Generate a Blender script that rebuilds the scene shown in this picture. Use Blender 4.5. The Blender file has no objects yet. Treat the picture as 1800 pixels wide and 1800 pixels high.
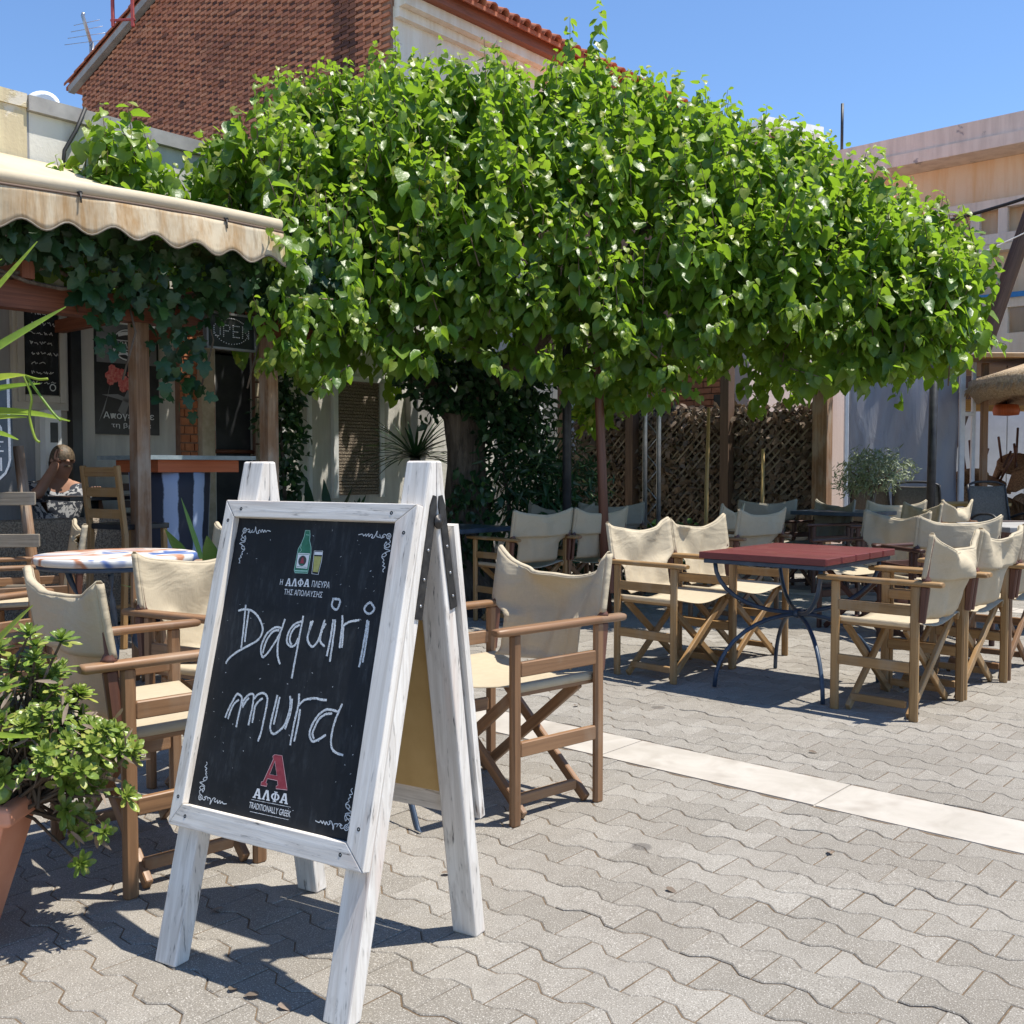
import bpy, bmesh, math, random
import numpy as np
from mathutils import Vector, Matrix, Euler

random.seed(7)
RNG = np.random.default_rng(11)
scene = bpy.context.scene
COL = scene.collection

# ---------------------------------------------------------------- camera, sky, sun, exposure
cam_d = bpy.data.cameras.new('camera')
cam = bpy.data.objects.new('camera', cam_d)
COL.objects.link(cam)
cam_d.lens = 36.0
cam_d.sensor_width = 36.0
cam_d.clip_start = 0.05
cam_d.clip_end = 2000.0
cam.location = (0, 0, 1.15)
cam.rotation_euler = (math.radians(90.0 - 2.418), 0, 0)
scene.camera = cam

SUN_DIR = Vector((0.446, -0.03, 1.168)).normalized()      # towards the sun
SUN_EL = math.asin(SUN_DIR.z)
SUN_ROT = math.atan2(SUN_DIR.x, SUN_DIR.y)
world = bpy.data.worlds.new('World')
scene.world = world
world.use_nodes = True
wn = world.node_tree.nodes
wl = world.node_tree.links
for n in list(wn):
    wn.remove(n)
sky = wn.new('ShaderNodeTexSky')
sky.sky_type = 'NISHITA'
sky.sun_disc = False
sky.sun_elevation = SUN_EL
sky.sun_rotation = SUN_ROT
sky.altitude = 50.0
sky.air_density = 1.0
sky.dust_density = 0.0
sky.ozone_density = 8.0
bg = wn.new('ShaderNodeBackground')
bg.inputs['Strength'].default_value = 0.14
wo = wn.new('ShaderNodeOutputWorld')
wl.new(sky.outputs[0], bg.inputs[0])
wl.new(bg.outputs[0], wo.inputs[0])

sun_d = bpy.data.lights.new('sun', 'SUN')
sun_d.energy = 5.0
sun_d.angle = math.radians(0.53)
sun_d.color = (1.0, 0.955, 0.87)
sun = bpy.data.objects.new('sun', sun_d)
COL.objects.link(sun)
sun.rotation_euler = (-SUN_DIR).to_track_quat('-Z', 'Y').to_euler()
sun.location = (6, 0, 14)

scene.view_settings.view_transform = 'Standard'
scene.view_settings.look = 'None'
scene.view_settings.exposure = 0.54
scene.view_settings.gamma = 1.0
scene.view_settings.use_curve_mapping = False

# ---------------------------------------------------------------- the grid of the square
E1 = Vector((0.749, -0.6626, 0.0))
E2 = Vector((0.6626, 0.749, 0.0))
ANG = math.atan2(E1.y, E1.x)


def W(a, b, z=0.0):
    return Vector((a * E1.x + b * E2.x, a * E1.y + b * E2.y, z))


# ---------------------------------------------------------------- materials
MATS = {}


class NT:
    def __init__(self, name):
        self.m = bpy.data.materials.new(name)
        self.m.use_nodes = True
        self.t = self.m.node_tree
        self.N = self.t.nodes
        self.L = self.t.links
        self.b = self.N['Principled BSDF']
        self.out = self.N['Material Output']
        MATS[name] = self.m

    def n(self, typ, **kw):
        nd = self.N.new(typ)
        for k, v in kw.items():
            if k.startswith('i_'):
                nd.inputs[k[2:].replace('_', ' ')].default_value = v
            else:
                setattr(nd, k, v)
        return nd

    def l(self, a, b):
        self.L.new(a, b)

    def coord(self, kind='Object'):
        return self.n('ShaderNodeTexCoord').outputs[kind]

    def pos(self):
        return self.n('ShaderNodeNewGeometry').outputs['Position']

    def mapping(self, src, scale=(1, 1, 1), rot=(0, 0, 0)):
        m = self.n('ShaderNodeMapping')
        m.inputs['Scale'].default_value = scale
        m.inputs['Rotation'].default_value = rot
        self.l(src, m.inputs[0])
        return m.outputs[0]

    def noise(self, src, scale=5, detail=4, rough=0.55, dist=0.0):
        nd = self.n('ShaderNodeTexNoise')
        nd.inputs['Scale'].default_value = scale
        nd.inputs['Detail'].default_value = detail
        nd.inputs['Roughness'].default_value = rough
        nd.inputs['Distortion'].default_value = dist
        if src is not None:
            self.l(src, nd.inputs['Vector'])
        return nd.outputs[0]

    def ramp(self, src, stops, interp='LINEAR'):
        r = self.n('ShaderNodeValToRGB')
        r.color_ramp.interpolation = interp
        e = r.color_ramp.elements
        while len(e) < len(stops):
            e.new(0.5)
        for el, (p, c) in zip(e, stops):
            el.position = p
            el.color = tuple(c) + (1,) if len(c) == 3 else c
        self.l(src, r.inputs[0])
        return r.outputs[0]

    def val(self, src, lo, hi, a=0.0, b=1.0):
        r = self.n('ShaderNodeMapRange')
        r.inputs[1].default_value = lo
        r.inputs[2].default_value = hi
        r.inputs[3].default_value = a
        r.inputs[4].default_value = b
        self.l(src, r.inputs[0])
        return r.outputs[0]

    def mix(self, fac, a, b, typ='MIX'):
        m = self.n('ShaderNodeMix', data_type='RGBA', blend_type=typ)
        for idx, s in ((0, fac), (6, a), (7, b)):
            if hasattr(s, 'is_output') or hasattr(s, 'links'):
                self.l(s, m.inputs[idx])
            elif idx == 0:
                m.inputs[0].default_value = s
            else:
                m.inputs[idx].default_value = tuple(s) + (1,) if len(s) == 3 else s
        return m.outputs[2]

    def math(self, op, a, b=None):
        m = self.n('ShaderNodeMath', operation=op)
        for idx, s in ((0, a), (1, b)):
            if s is None:
                continue
            if hasattr(s, 'is_output') or hasattr(s, 'links'):
                self.l(s, m.inputs[idx])
            else:
                m.inputs[idx].default_value = s
        return m.outputs[0]

    def attr(self, name):
        return self.n('ShaderNodeAttribute', attribute_name=name).outputs['Fac']

    def objrand(self):
        return self.n('ShaderNodeObjectInfo').outputs['Random']

    def bump(self, h, strength=0.3, dist=0.01):
        b = self.n('ShaderNodeBump')
        b.inputs['Strength'].default_value = strength
        b.inputs['Distance'].default_value = dist
        self.l(h, b.inputs['Height'])
        self.l(b.outputs[0], self.b.inputs['Normal'])

    def set(self, col=None, rough=None, metal=None, spec=None):
        if col is not None:
            if hasattr(col, 'links'):
                self.l(col, self.b.inputs['Base Color'])
            else:
                self.b.inputs['Base Color'].default_value = tuple(col) + (1,)
        if rough is not None:
            if hasattr(rough, 'links'):
                self.l(rough, self.b.inputs['Roughness'])
            else:
                self.b.inputs['Roughness'].default_value = rough
        if metal is not None:
            self.b.inputs['Metallic'].default_value = metal
        if spec is not None:
            self.b.inputs['Specular IOR Level'].default_value = spec
        return self

    def translucent(self, col, fac):
        tr = self.n('ShaderNodeBsdfTranslucent')
        if hasattr(col, 'links'):
            self.l(col, tr.inputs[0])
        else:
            tr.inputs[0].default_value = tuple(col) + (1,)
        mx = self.n('ShaderNodeMixShader')
        mx.inputs[0].default_value = fac
        self.l(self.b.outputs[0], mx.inputs[1])
        self.l(tr.outputs[0], mx.inputs[2])
        self.l(mx.outputs[0], self.out.inputs[0])


def m_wood(name, dark, light, rough=0.55, grey=None, gs=1.0, greyfac=(0.5, 0.75)):
    t = NT(name)
    uv = t.coord('UV')
    g = t.noise(t.mapping(uv, (2.2 * gs, 55 * gs, 1)), 1.0, 6, 0.62, 0.8)
    g2 = t.noise(t.mapping(uv, (1.3 * gs, 9 * gs, 1)), 1.0, 4, 0.5, 0.5)
    c = t.mix(t.val(g, 0.32, 0.68), dark, light)
    c = t.mix(t.val(g2, 0.4, 0.72, 0, 0.55), c, tuple(x * 0.55 for x in dark))
    r = t.objrand()
    c = t.mix(t.val(r, 0, 1, 0.0, 0.32), c, tuple(min(1, x * 1.5 + 0.02) for x in light), 'MIX')
    if grey:
        g3 = t.noise(t.mapping(t.pos(), (7, 7, 3)), 1.0, 5, 0.6)
        c = t.mix(t.val(g3, greyfac[0], greyfac[1], 0, 0.75), c, grey)
    t.set(c, t.val(g, 0.2, 0.8, rough + 0.1, rough - 0.08))
    t.bump(g, 0.35, 0.003)
    return t.m


m_wood('wood_teak', (0.105, 0.047, 0.018), (0.29, 0.152, 0.068), 0.5, (0.30, 0.22, 0.15), 1.0, (0.52, 0.8))
m_wood('wood_oak', (0.185, 0.095, 0.028), (0.37, 0.215, 0.083), 0.55, (0.34, 0.27, 0.18), 1.0, (0.5, 0.8))
m_wood('wood_walnut', (0.030, 0.011, 0.008), (0.085, 0.030, 0.018), 0.45)
m_wood('wood_redbrown', (0.060, 0.020, 0.012), (0.14, 0.052, 0.028), 0.5)
m_wood('wood_post', (0.16, 0.075, 0.032), (0.36, 0.215, 0.12), 0.75, (0.36, 0.31, 0.25), 0.8, (0.45, 0.7))
m_wood('wood_red_beam', (0.10, 0.028, 0.012), (0.22, 0.068, 0.027), 0.6)
m_wood('wood_pine_orange', (0.36, 0.075, 0.02), (0.52, 0.13, 0.035), 0.5)
m_wood('wood_grey', (0.11, 0.085, 0.06), (0.30, 0.25, 0.185), 0.85, (0.32, 0.29, 0.25))
m_wood('wood_dark_brown', (0.05, 0.027, 0.016), (0.13, 0.075, 0.045), 0.7)
m_wood('bamboo', (0.33, 0.20, 0.07), (0.55, 0.38, 0.15), 0.5)
m_wood('wood_table_red', (0.070, 0.010, 0.011), (0.145, 0.024, 0.022), 0.42, (0.24, 0.10, 0.08), 0.6, (0.58, 0.82))
m_wood('wood_honey', (0.42, 0.25, 0.075), (0.62, 0.41, 0.14), 0.5)


def m_whitewash():
    t = NT('wood_whitewashed')
    uv = t.coord('UV')
    g = t.noise(t.mapping(uv, (3.0, 70, 1)), 1.0, 7, 0.65, 0.7)
    big = t.noise(t.mapping(uv, (5, 26, 1)), 1.0, 5, 0.6, 1.2)
    scr = t.noise(t.mapping(uv, (16, 120, 1)), 1.0, 3, 0.6)
    base = t.mix(t.val(g, 0.38, 0.62), (0.64, 0.585, 0.515), (0.80, 0.75, 0.68))
    wear = t.math('MULTIPLY', t.val(big, 0.50, 0.66), t.val(g, 0.38, 0.58))
    c = t.mix(t.math('MULTIPLY', wear, 0.7), base, (0.42, 0.36, 0.30))
    c = t.mix(t.math('MULTIPLY', t.val(scr, 0.58, 0.68), t.val(big, 0.48, 0.6)), c, (0.07, 0.065, 0.06))
    pink = t.noise(t.mapping(uv, (2, 14, 1)), 1.0, 3)
    c = t.mix(t.val(pink, 0.56, 0.75, 0, 0.5), c, (0.66, 0.47, 0.36))
    t.set(c, 0.62)
    t.bump(g, 0.35, 0.002)


m_whitewash()


def m_canvas(name, col, warm, fac):
    t = NT(name)
    p = t.coord('Object')
    wv = t.noise(t.mapping(p, (260, 30, 60)), 1.0, 2)
    wv2 = t.noise(t.mapping(p, (40, 30, 420)), 1.0, 2)
    big = t.noise(t.pos(), 3.1, 4, 0.6)
    c = t.mix(t.val(big, 0.3, 0.75, 0, 0.7), col, tuple(x * 0.78 for x in col))
    c = t.mix(t.val(wv, 0.42, 0.68, 0, 0.28), c, tuple(x * 0.72 for x in col))
    c = t.mix(t.val(wv2, 0.42, 0.68, 0, 0.25), c, tuple(min(1, x * 1.15) for x in col))
    st = t.noise(t.pos(), 7.3, 5, 0.7)
    c = t.mix(t.val(st, 0.60, 0.8, 0, 0.45), c, (0.30, 0.22, 0.13))
    c = t.mix(t.val(t.objrand(), 0, 1, 0.0, 0.38), c, tuple(x * y for x, y in zip(col, (0.72, 0.70, 0.66))))
    fold = t.noise(t.mapping(p, (5, 5, 9)), 1.0, 3, 0.5, 1.0)
    t.set(c, 0.9, spec=0.15)
    t.bump(t.math('ADD', t.math('MULTIPLY', fold, 1.0), t.math('MULTIPLY', wv, 0.06)), 0.55, 0.02)
    t.translucent(warm, fac)


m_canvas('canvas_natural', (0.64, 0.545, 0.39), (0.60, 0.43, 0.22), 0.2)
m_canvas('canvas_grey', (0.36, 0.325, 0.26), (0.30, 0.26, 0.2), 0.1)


def m_paver():
    t = NT('paver_concrete')
    p = t.pos()
    r = t.math('FRACT', t.math('ADD', t.objrand(), t.attr('tint')))
    c = t.mix(r, (0.215, 0.195, 0.164), (0.322, 0.297, 0.258))
    big = t.noise(p, 1.1, 4, 0.6)
    c = t.mix(t.val(big, 0.35, 0.7, 0, 0.6), c, (0.205, 0.178, 0.145))
    med = t.noise(p, 14, 4, 0.65)
    c = t.mix(t.val(med, 0.45, 0.75, 0, 0.45), c, (0.165, 0.145, 0.118))
    g = t.noise(p, 260, 2, 0.5)
    c = t.mix(t.val(g, 0.52, 0.68, 0, 0.8), c, (0.135, 0.12, 0.10))
    g2 = t.noise(t.mapping(p, (1, 1, 1), (0, 0, 1)), 300, 1, 0.5)
    c = t.mix(t.val(g2, 0.58, 0.72, 0, 0.7), c, (0.60, 0.56, 0.50))
    st = t.n('ShaderNodeTexVoronoi')
    st.inputs['Scale'].default_value = 1.9
    st.inputs['Randomness'].default_value = 1.0
    t.l(p, st.inputs['Vector'])
    wob = t.math('ADD', st.outputs['Distance'], t.math('MULTIPLY', t.math('SUBTRACT', med, 0.5), 0.04))
    c = t.mix(t.val(wob, 0.075, 0.055, 0, 0.6), c, (0.085, 0.075, 0.068))
    t.set(c, 0.92, spec=0.25)
    t.bump(t.math('ADD', g, t.math('MULTIPLY', med, 2.0)), 0.45, 0.004)


m_paver()


def m_simple(name, a, b, scale=6, rough=0.8, bump=0.2, metal=0.0, lo=0.35, hi=0.7, bd=0.01, det=5):
    t = NT(name)
    g = t.noise(t.pos(), scale, det, 0.6)
    t.set(t.mix(t.val(g, lo, hi), a, b), rough, metal)
    if bump:
        t.bump(g, bump, bd)
    return t.m


m_simple('joint_sand', (0.095, 0.064, 0.037), (0.185, 0.128, 0.076), 40, 0.95, 0.5)
m_simple('far_paving', (0.28, 0.255, 0.22), (0.36, 0.335, 0.295), 2.0, 0.9, 0.2)


def m_marble():
    t = NT('marble')
    p = t.pos()
    n = t.noise(p, 5, 6, 0.65, 0.6)
    c = t.mix(t.val(n, 0.35, 0.7), (0.475, 0.43, 0.37), (0.37, 0.33, 0.275))
    s = t.noise(p, 3.1, 3, 0.6)
    c = t.mix(t.val(s, 0.56, 0.70, 0, 0.65), c, (0.27, 0.225, 0.18))
    d = t.noise(p, 60, 3, 0.6)
    c = t.mix(t.val(d, 0.62, 0.75, 0, 0.3), c, (0.45, 0.40, 0.34))
    t.set(c, 0.6)
    t.bump(n, 0.1, 0.005)


m_marble()


def m_leaf(name, dark, light, young, trans, fac, rough=0.38, trcol=None):
    t = NT(name)
    r = t.math('FRACT', t.math('ADD', t.math('MULTIPLY', t.objrand(), 0.999), t.attr('tint')))
    c = t.mix(r, dark, light)
    c = t.mix(t.attr('young'), c, young)
    n = t.noise(t.pos(), 60, 3, 0.5)
    c = t.mix(t.val(n, 0.4, 0.8, 0, 0.25), c, tuple(x * 0.6 for x in dark))
    t.set(c, rough, spec=0.5)
    t.bump(t.noise(t.pos(), 42, 2, 0.5), 0.28, 0.012)
    tc = t.mix(t.attr('young'), trans, tuple(min(1, x * 1.25) for x in trans))
    t.translucent(tc, fac)


m_leaf('leaf_mulberry', (0.038, 0.105, 0.016), (0.135, 0.255, 0.030), (0.46, 0.43, 0.06), (0.31, 0.51, 0.030), 0.41, 0.40)
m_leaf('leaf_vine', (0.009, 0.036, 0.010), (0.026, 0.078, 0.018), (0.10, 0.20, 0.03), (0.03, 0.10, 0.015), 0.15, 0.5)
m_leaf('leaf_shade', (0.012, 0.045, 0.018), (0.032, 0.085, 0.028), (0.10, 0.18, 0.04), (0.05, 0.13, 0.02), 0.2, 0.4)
m_leaf('leaf_succulent', (0.105, 0.19, 0.030), (0.27, 0.345, 0.06), (0.46, 0.42, 0.10), (0.22, 0.38, 0.04), 0.22, 0.35)
m_leaf('leaf_yucca', (0.155, 0.27, 0.025), (0.33, 0.40, 0.035), (0.56, 0.44, 0.06), (0.42, 0.46, 0.03), 0.3, 0.4)
m_leaf('leaf_olive', (0.13, 0.17, 0.08), (0.29, 0.33, 0.19), (0.30, 0.33, 0.2), (0.15, 0.2, 0.07), 0.2, 0.5)
m_leaf('leaf_dry', (0.10, 0.07, 0.045), (0.26, 0.19, 0.14), (0.4, 0.32, 0.25), (0.25, 0.17, 0.1), 0.2, 0.8)


def m_bark():
    t = NT('bark')
    p = t.coord('Object')
    n = t.noise(t.mapping(p, (9, 9, 1.6)), 1.6, 7, 0.7, 0.8)
    t.set(t.mix(t.val(n, 0.3, 0.7), (0.045, 0.033, 0.024), (0.21, 0.165, 0.125)), 0.9)
    t.bump(n, 0.9, 0.05)


m_bark()


def m_brick():
    t = NT('brick_red')
    r = t.math('FRACT', t.math('ADD', t.objrand(), t.attr('tint')))
    c = t.ramp(r, [(0, (0.58, 0.235, 0.120)), (0.4, (0.53, 0.205, 0.106)), (0.75, (0.43, 0.16, 0.088)), (1, (0.62, 0.28, 0.15))])
    c = t.mix(t.attr('dark'), c, (0.048, 0.020, 0.016))
    p = t.pos()
    n = t.noise(p, 22, 4, 0.6)
    c = t.mix(t.val(n, 0.4, 0.75, 0, 0.5), c, (0.12, 0.045, 0.03))
    b = t.noise(p, 0.55, 3, 0.6)
    c = t.mix(t.val(b, 0.5, 0.7, 0, 0.4), c, (0.13, 0.05, 0.033))
    t.set(c, 0.9)
    t.bump(n, 0.4, 0.01)


m_brick()
m_simple('mortar', (0.20, 0.105, 0.07), (0.30, 0.18, 0.125), 12, 0.95)
m_simple('brick_orange', (0.40, 0.14, 0.062), (0.52, 0.20, 0.09), 14, 0.85, 0.3)


def m_plaster(name, base, stain, peel, s1=1.3, peel_lo=0.64):
    t = NT(name)
    p = t.pos()
    n = t.noise(p, s1, 5, 0.65)
    v = t.noise(t.mapping(p, (5, 5, 0.55)), 1.0, 5, 0.65)
    c = t.mix(t.val(n, 0.35, 0.7, 0, 0.5), base, tuple(x * 0.84 for x in base))
    c = t.mix(t.val(v, 0.42, 0.74, 0, 0.85), c, stain)
    q = t.noise(p, 2.3, 6, 0.6, 0.4)
    c = t.mix(t.val(q, peel_lo, peel_lo + 0.04), c, peel)
    t.set(c, 0.9)
    t.bump(t.math('ADD', t.noise(p, 30, 4, 0.6), t.math('MULTIPLY', t.val(q, peel_lo, peel_lo + 0.03), -1.5)), 0.3, 0.01)


m_plaster('plaster_yellow', (0.64, 0.54, 0.34), (0.40, 0.31, 0.20), (0.60, 0.54, 0.44), 1.6, 0.57)
m_plaster('plaster_white', (0.66, 0.63, 0.56), (0.40, 0.37, 0.33), (0.50, 0.47, 0.43))
m_plaster('plaster_house', (0.74, 0.70, 0.60), (0.56, 0.47, 0.33), (0.50, 0.45, 0.38), 1.0, 0.68)
m_plaster('plaster_cream', (0.76, 0.68, 0.54), (0.60, 0.48, 0.33), (0.62, 0.55, 0.44), 0.6, 0.72)
m_plaster('plaster_orange', (0.78, 0.62, 0.44), (0.66, 0.42, 0.20), (0.70, 0.55, 0.4), 0.5, 0.74)
m_plaster('plaster_grey', (0.74, 0.66, 0.56), (0.50, 0.43, 0.36), (0.30, 0.28, 0.27), 0.8, 0.66)
m_plaster('plaster_pink', (0.62, 0.50, 0.45), (0.50, 0.36, 0.30), (0.66, 0.6, 0.55), 1.2, 0.72)
m_plaster('wall_grey_paint', (0.30, 0.30, 0.31), (0.18, 0.18, 0.18), (0.22, 0.21, 0.2), 1.2, 0.72)
m_plaster('shutter_paint', (0.52, 0.49, 0.43), (0.34, 0.31, 0.27), (0.30, 0.25, 0.2), 2.0, 0.66)
m_simple('terracotta', (0.60, 0.235, 0.13), (0.70, 0.31, 0.19), 5, 0.62, 0.08)
m_simple('roof_tile', (0.30, 0.085, 0.045), (0.44, 0.16, 0.085), 6, 0.85, 0.3)
m_simple('soil', (0.05, 0.035, 0.025), (0.12, 0.085, 0.06), 30, 1.0, 0.5)
m_simple('iron_blue', (0.022, 0.038, 0.072), (0.05, 0.085, 0.135), 12, 0.45, 0.15)
m_simple('iron_black', (0.012, 0.012, 0.014), (0.04, 0.04, 0.042), 14, 0.5, 0.15)
m_simple('steel_pole', (0.32, 0.33, 0.34), (0.50, 0.50, 0.50), 14, 0.38, 0.05, 0.8)
m_simple('hinge_metal', (0.028, 0.026, 0.026), (0.07, 0.065, 0.06), 40, 0.45, 0.1, 0.6)
m_simple('screw_metal', (0.02, 0.02, 0.02), (0.05, 0.05, 0.05), 40, 0.4, 0.0, 0.7)
m_simple('rivet_metal', (0.35, 0.34, 0.33), (0.5, 0.5, 0.5), 40, 0.3, 0.0, 0.9)
m_simple('white_paint', (0.72, 0.72, 0.70), (0.80, 0.80, 0.78), 8, 0.5, 0.03)
m_simple('white_metal', (0.62, 0.64, 0.66), (0.76, 0.77, 0.78), 8, 0.4, 0.0)
m_simple('black_paint', (0.012, 0.012, 0.014), (0.028, 0.028, 0.03), 10, 0.35, 0.03)
m_simple('dark_blue_top', (0.030, 0.045, 0.065), (0.06, 0.085, 0.115), 9, 0.35, 0.03)
m_simple('counter_top', (0.20, 0.25, 0.27), (0.34, 0.39, 0.41), 12, 0.3, 0.03)
m_simple('wicker_brown', (0.14, 0.105, 0.075), (0.36, 0.29, 0.215), 90, 0.8, 0.9, 0.0, 0.4, 0.6, 0.02)
m_simple('rattan', (0.14, 0.075, 0.036), (0.33, 0.20, 0.10), 60, 0.7, 0.8, 0.0, 0.4, 0.6, 0.02)
m_simple('thatch', (0.36, 0.24, 0.13), (0.62, 0.47, 0.30), 45, 0.95, 0.9, 0.0, 0.35, 0.65, 0.03)
m_simple('mesh_fabric', (0.115, 0.10, 0.08), (0.19, 0.165, 0.13), 60, 0.8, 0.2)
m_simple('skin', (0.33, 0.17, 0.11), (0.40, 0.215, 0.145), 8, 0.55, 0.03)
m_simple('hair', (0.05, 0.035, 0.02), (0.16, 0.11, 0.065), 60, 0.6, 0.3)
m_simple('trouser', (0.03, 0.03, 0.04), (0.05, 0.05, 0.065), 20, 0.9, 0.1)
m_simple('stone_pale', (0.42, 0.34, 0.23), (0.60, 0.51, 0.38), 9, 0.9, 0.6)
m_simple('concrete_low', (0.27, 0.255, 0.24), (0.38, 0.36, 0.335), 5, 0.9, 0.3)
m_simple('dark_interior', (0.02, 0.022, 0.025), (0.045, 0.045, 0.05), 5, 0.7, 0.0)
m_simple('cable_black', (0.01, 0.01, 0.01), (0.02, 0.02, 0.02), 9, 0.6, 0.0)
m_simple('red_paint', (0.34, 0.05, 0.045), (0.45, 0.09, 0.075), 9, 0.5, 0.0)
m_simple('blue_paint', (0.03, 0.20, 0.48), (0.04, 0.25, 0.55), 9, 0.5, 0.0)
m_simple('dish_white', (0.70, 0.72, 0.74), (0.78, 0.78, 0.79), 5, 0.45, 0.0)
m_simple('plywood', (0.58, 0.37, 0.135), (0.70, 0.48, 0.20), 7, 0.55, 0.05)
m_simple('print_white', (0.70, 0.70, 0.69), (0.80, 0.80, 0.79), 60, 0.8, 0.0)
m_simple('print_green', (0.012, 0.13, 0.065), (0.03, 0.20, 0.11), 70, 0.5, 0.0)
m_simple('print_pale_green', (0.30, 0.55, 0.44), (0.42, 0.66, 0.56), 70, 0.6, 0.0)
m_simple('print_beer', (0.34, 0.32, 0.075), (0.48, 0.44, 0.15), 70, 0.6, 0.0)
m_simple('print_red', (0.26, 0.022, 0.036), (0.36, 0.05, 0.065), 70, 0.6, 0.0)
m_simple('print_pale_red', (0.62, 0.36, 0.36), (0.70, 0.46, 0.46), 70, 0.6, 0.0)
m_simple('print_dark', (0.03, 0.03, 0.03), (0.06, 0.055, 0.05), 70, 0.6, 0.0)
m_simple('print_flower', (0.55, 0.05, 0.05), (0.75, 0.30, 0.24), 45, 0.5, 0.0)
m_simple('poster_grey', (0.16, 0.16, 0.16), (0.24, 0.24, 0.24), 3, 0.35, 0.0)
m_simple('led_dot', (0.55, 0.56, 0.58), (0.7, 0.7, 0.72), 3, 0.3, 0.0)


def m_chalkboard():
    t = NT('chalkboard')
    p = t.coord('Object')
    n = t.noise(p, 4, 6, 0.7, 0.5)
    s = t.noise(t.mapping(p, (30, 6, 6), (0, 0.35, 0)), 1.6, 6, 0.75)
    c = t.mix(t.val(n, 0.4, 0.75, 0, 0.8), (0.010, 0.011, 0.013), (0.026, 0.029, 0.034))
    c = t.mix(t.math('MULTIPLY', t.val(s, 0.5, 0.8), t.val(n, 0.42, 0.62)), c, (0.075, 0.083, 0.09))
    d = t.noise(p, 130, 2, 0.5)
    c = t.mix(t.val(d, 0.76, 0.80), c, (0.25, 0.25, 0.24))
    t.set(c, t.val(n, 0.3, 0.7, 0.5, 0.7), spec=0.22)


m_chalkboard()


def m_chalk():
    t = NT('chalk')
    p = t.coord('Object')
    n = t.noise(t.mapping(p, (1, 1, 1)), 620, 3, 0.75)
    c = t.mix(t.val(n, 0.36, 0.58), (0.20, 0.21, 0.215), (0.84, 0.86, 0.86))
    t.set(c, 0.95, spec=0.1)


m_chalk()


def m_awning(name, stained):
    t = NT(name)
    p = t.pos()
    big = t.noise(p, 1.6, 4, 0.6)
    c = t.mix(t.val(big, 0.35, 0.7), (0.68, 0.58, 0.42), (0.58, 0.47, 0.315))
    if stained:
        m = t.mapping(p, (9, 9, 0.9))
        s = t.noise(m, 1.0, 6, 0.72)
        c = t.mix(t.val(s, 0.42, 0.66, 0, 0.9), c, (0.40, 0.225, 0.085))
        s2 = t.noise(t.mapping(p, (26, 26, 2.0)), 1.0, 4, 0.7)
        c = t.mix(t.val(s2, 0.52, 0.74, 0, 0.6), c, (0.22, 0.135, 0.07))
    t.set(c, 0.85, spec=0.2)
    t.bump(t.noise(p, 6, 3, 0.5), 0.3, 0.03)
    t.translucent((0.60, 0.48, 0.30), 0.18)


m_awning('awning_canvas', False)
m_awning('awning_valance', True)


def m_plastic_sheet():
    t = NT('plastic_sheet')
    p = t.coord('Object')
    n = t.noise(t.mapping(p, (6, 6, 1.5)), 1.0, 5, 0.6, 0.8)
    t.set(t.mix(n, (0.26, 0.27, 0.31), (0.42, 0.43, 0.48)), 0.3, spec=0.5)
    t.bump(n, 0.5, 0.05)
    t.translucent((0.35, 0.36, 0.42), 0.35)


m_plastic_sheet()


def m_zebra():
    t = NT('striped_base')
    p = t.coord('UV')
    n = t.noise(t.mapping(p, (1, 1, 1)), 9, 4, 0.6)
    sx = t.n('ShaderNodeSeparateXYZ')
    t.l(p, sx.inputs[0])
    w = t.math('SINE', t.math('ADD', t.math('MULTIPLY', sx.outputs[0], 2 * math.pi / 0.21), t.math('MULTIPLY', n, 1.2)))
    c = t.mix(t.val(w, -0.05, 0.25), (0.02, 0.025, 0.045), (0.34, 0.42, 0.60))
    t.set(c, 0.7)


m_zebra()


def m_tabletop_paint():
    t = NT('table_paint')
    p = t.coord('Object')
    n = t.noise(t.mapping(p, (1, 1.6, 1), (0, 0, 0.6)), 2.2, 2, 0.4, 1.4)
    c = t.ramp(n, [(0.0, (0.05, 0.11, 0.30)), (0.37, (0.07, 0.13, 0.33)), (0.41, (0.60, 0.58, 0.54)), (0.47, (0.62, 0.60, 0.56)),
                   (0.52, (0.40, 0.17, 0.09)), (0.57, (0.42, 0.19, 0.10)), (0.62, (0.64, 0.61, 0.57)), (1, (0.6, 0.58, 0.54))])
    r = t.noise(p, 26, 5, 0.7)
    c = t.mix(t.val(r, 0.6, 0.72, 0, 0.6), c, (0.36, 0.26, 0.2))
    t.set(c, 0.6)


m_tabletop_paint()


def m_shirt():
    t = NT('patterned_shirt')
    n = t.noise(t.coord('Object'), 19, 3, 0.6, 1.0)
    t.set(t.ramp(n, [(0.0, (0.02, 0.025, 0.04)), (0.50, (0.03, 0.035, 0.05)), (0.54, (0.40, 0.40, 0.41)), (1, (0.45, 0.45, 0.45))]), 0.9)


m_shirt()

# ---------------------------------------------------------------- builders


def tag(o, label=None, cat=None, group=None, kind=None):
    if label:
        o['label'] = label
    if cat:
        o['category'] = cat
    if group:
        o['group'] = group
    if kind:
        o['kind'] = kind
    return o


def empty(name, loc=(0, 0, 0), rz=0.0, label=None, cat=None, group=None):
    o = bpy.data.objects.new(name, None)
    o.empty_display_size = 0.1
    COL.objects.link(o)
    o.location = loc
    o.rotation_euler = (0, 0, rz)
    o['wloc'] = tuple(loc)
    return tag(o, label, cat, group)


def link(name, me, parent=None):
    o = bpy.data.objects.new(name, me)
    COL.objects.link(o)
    if parent is not None:
        o.parent = parent
    return o


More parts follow.
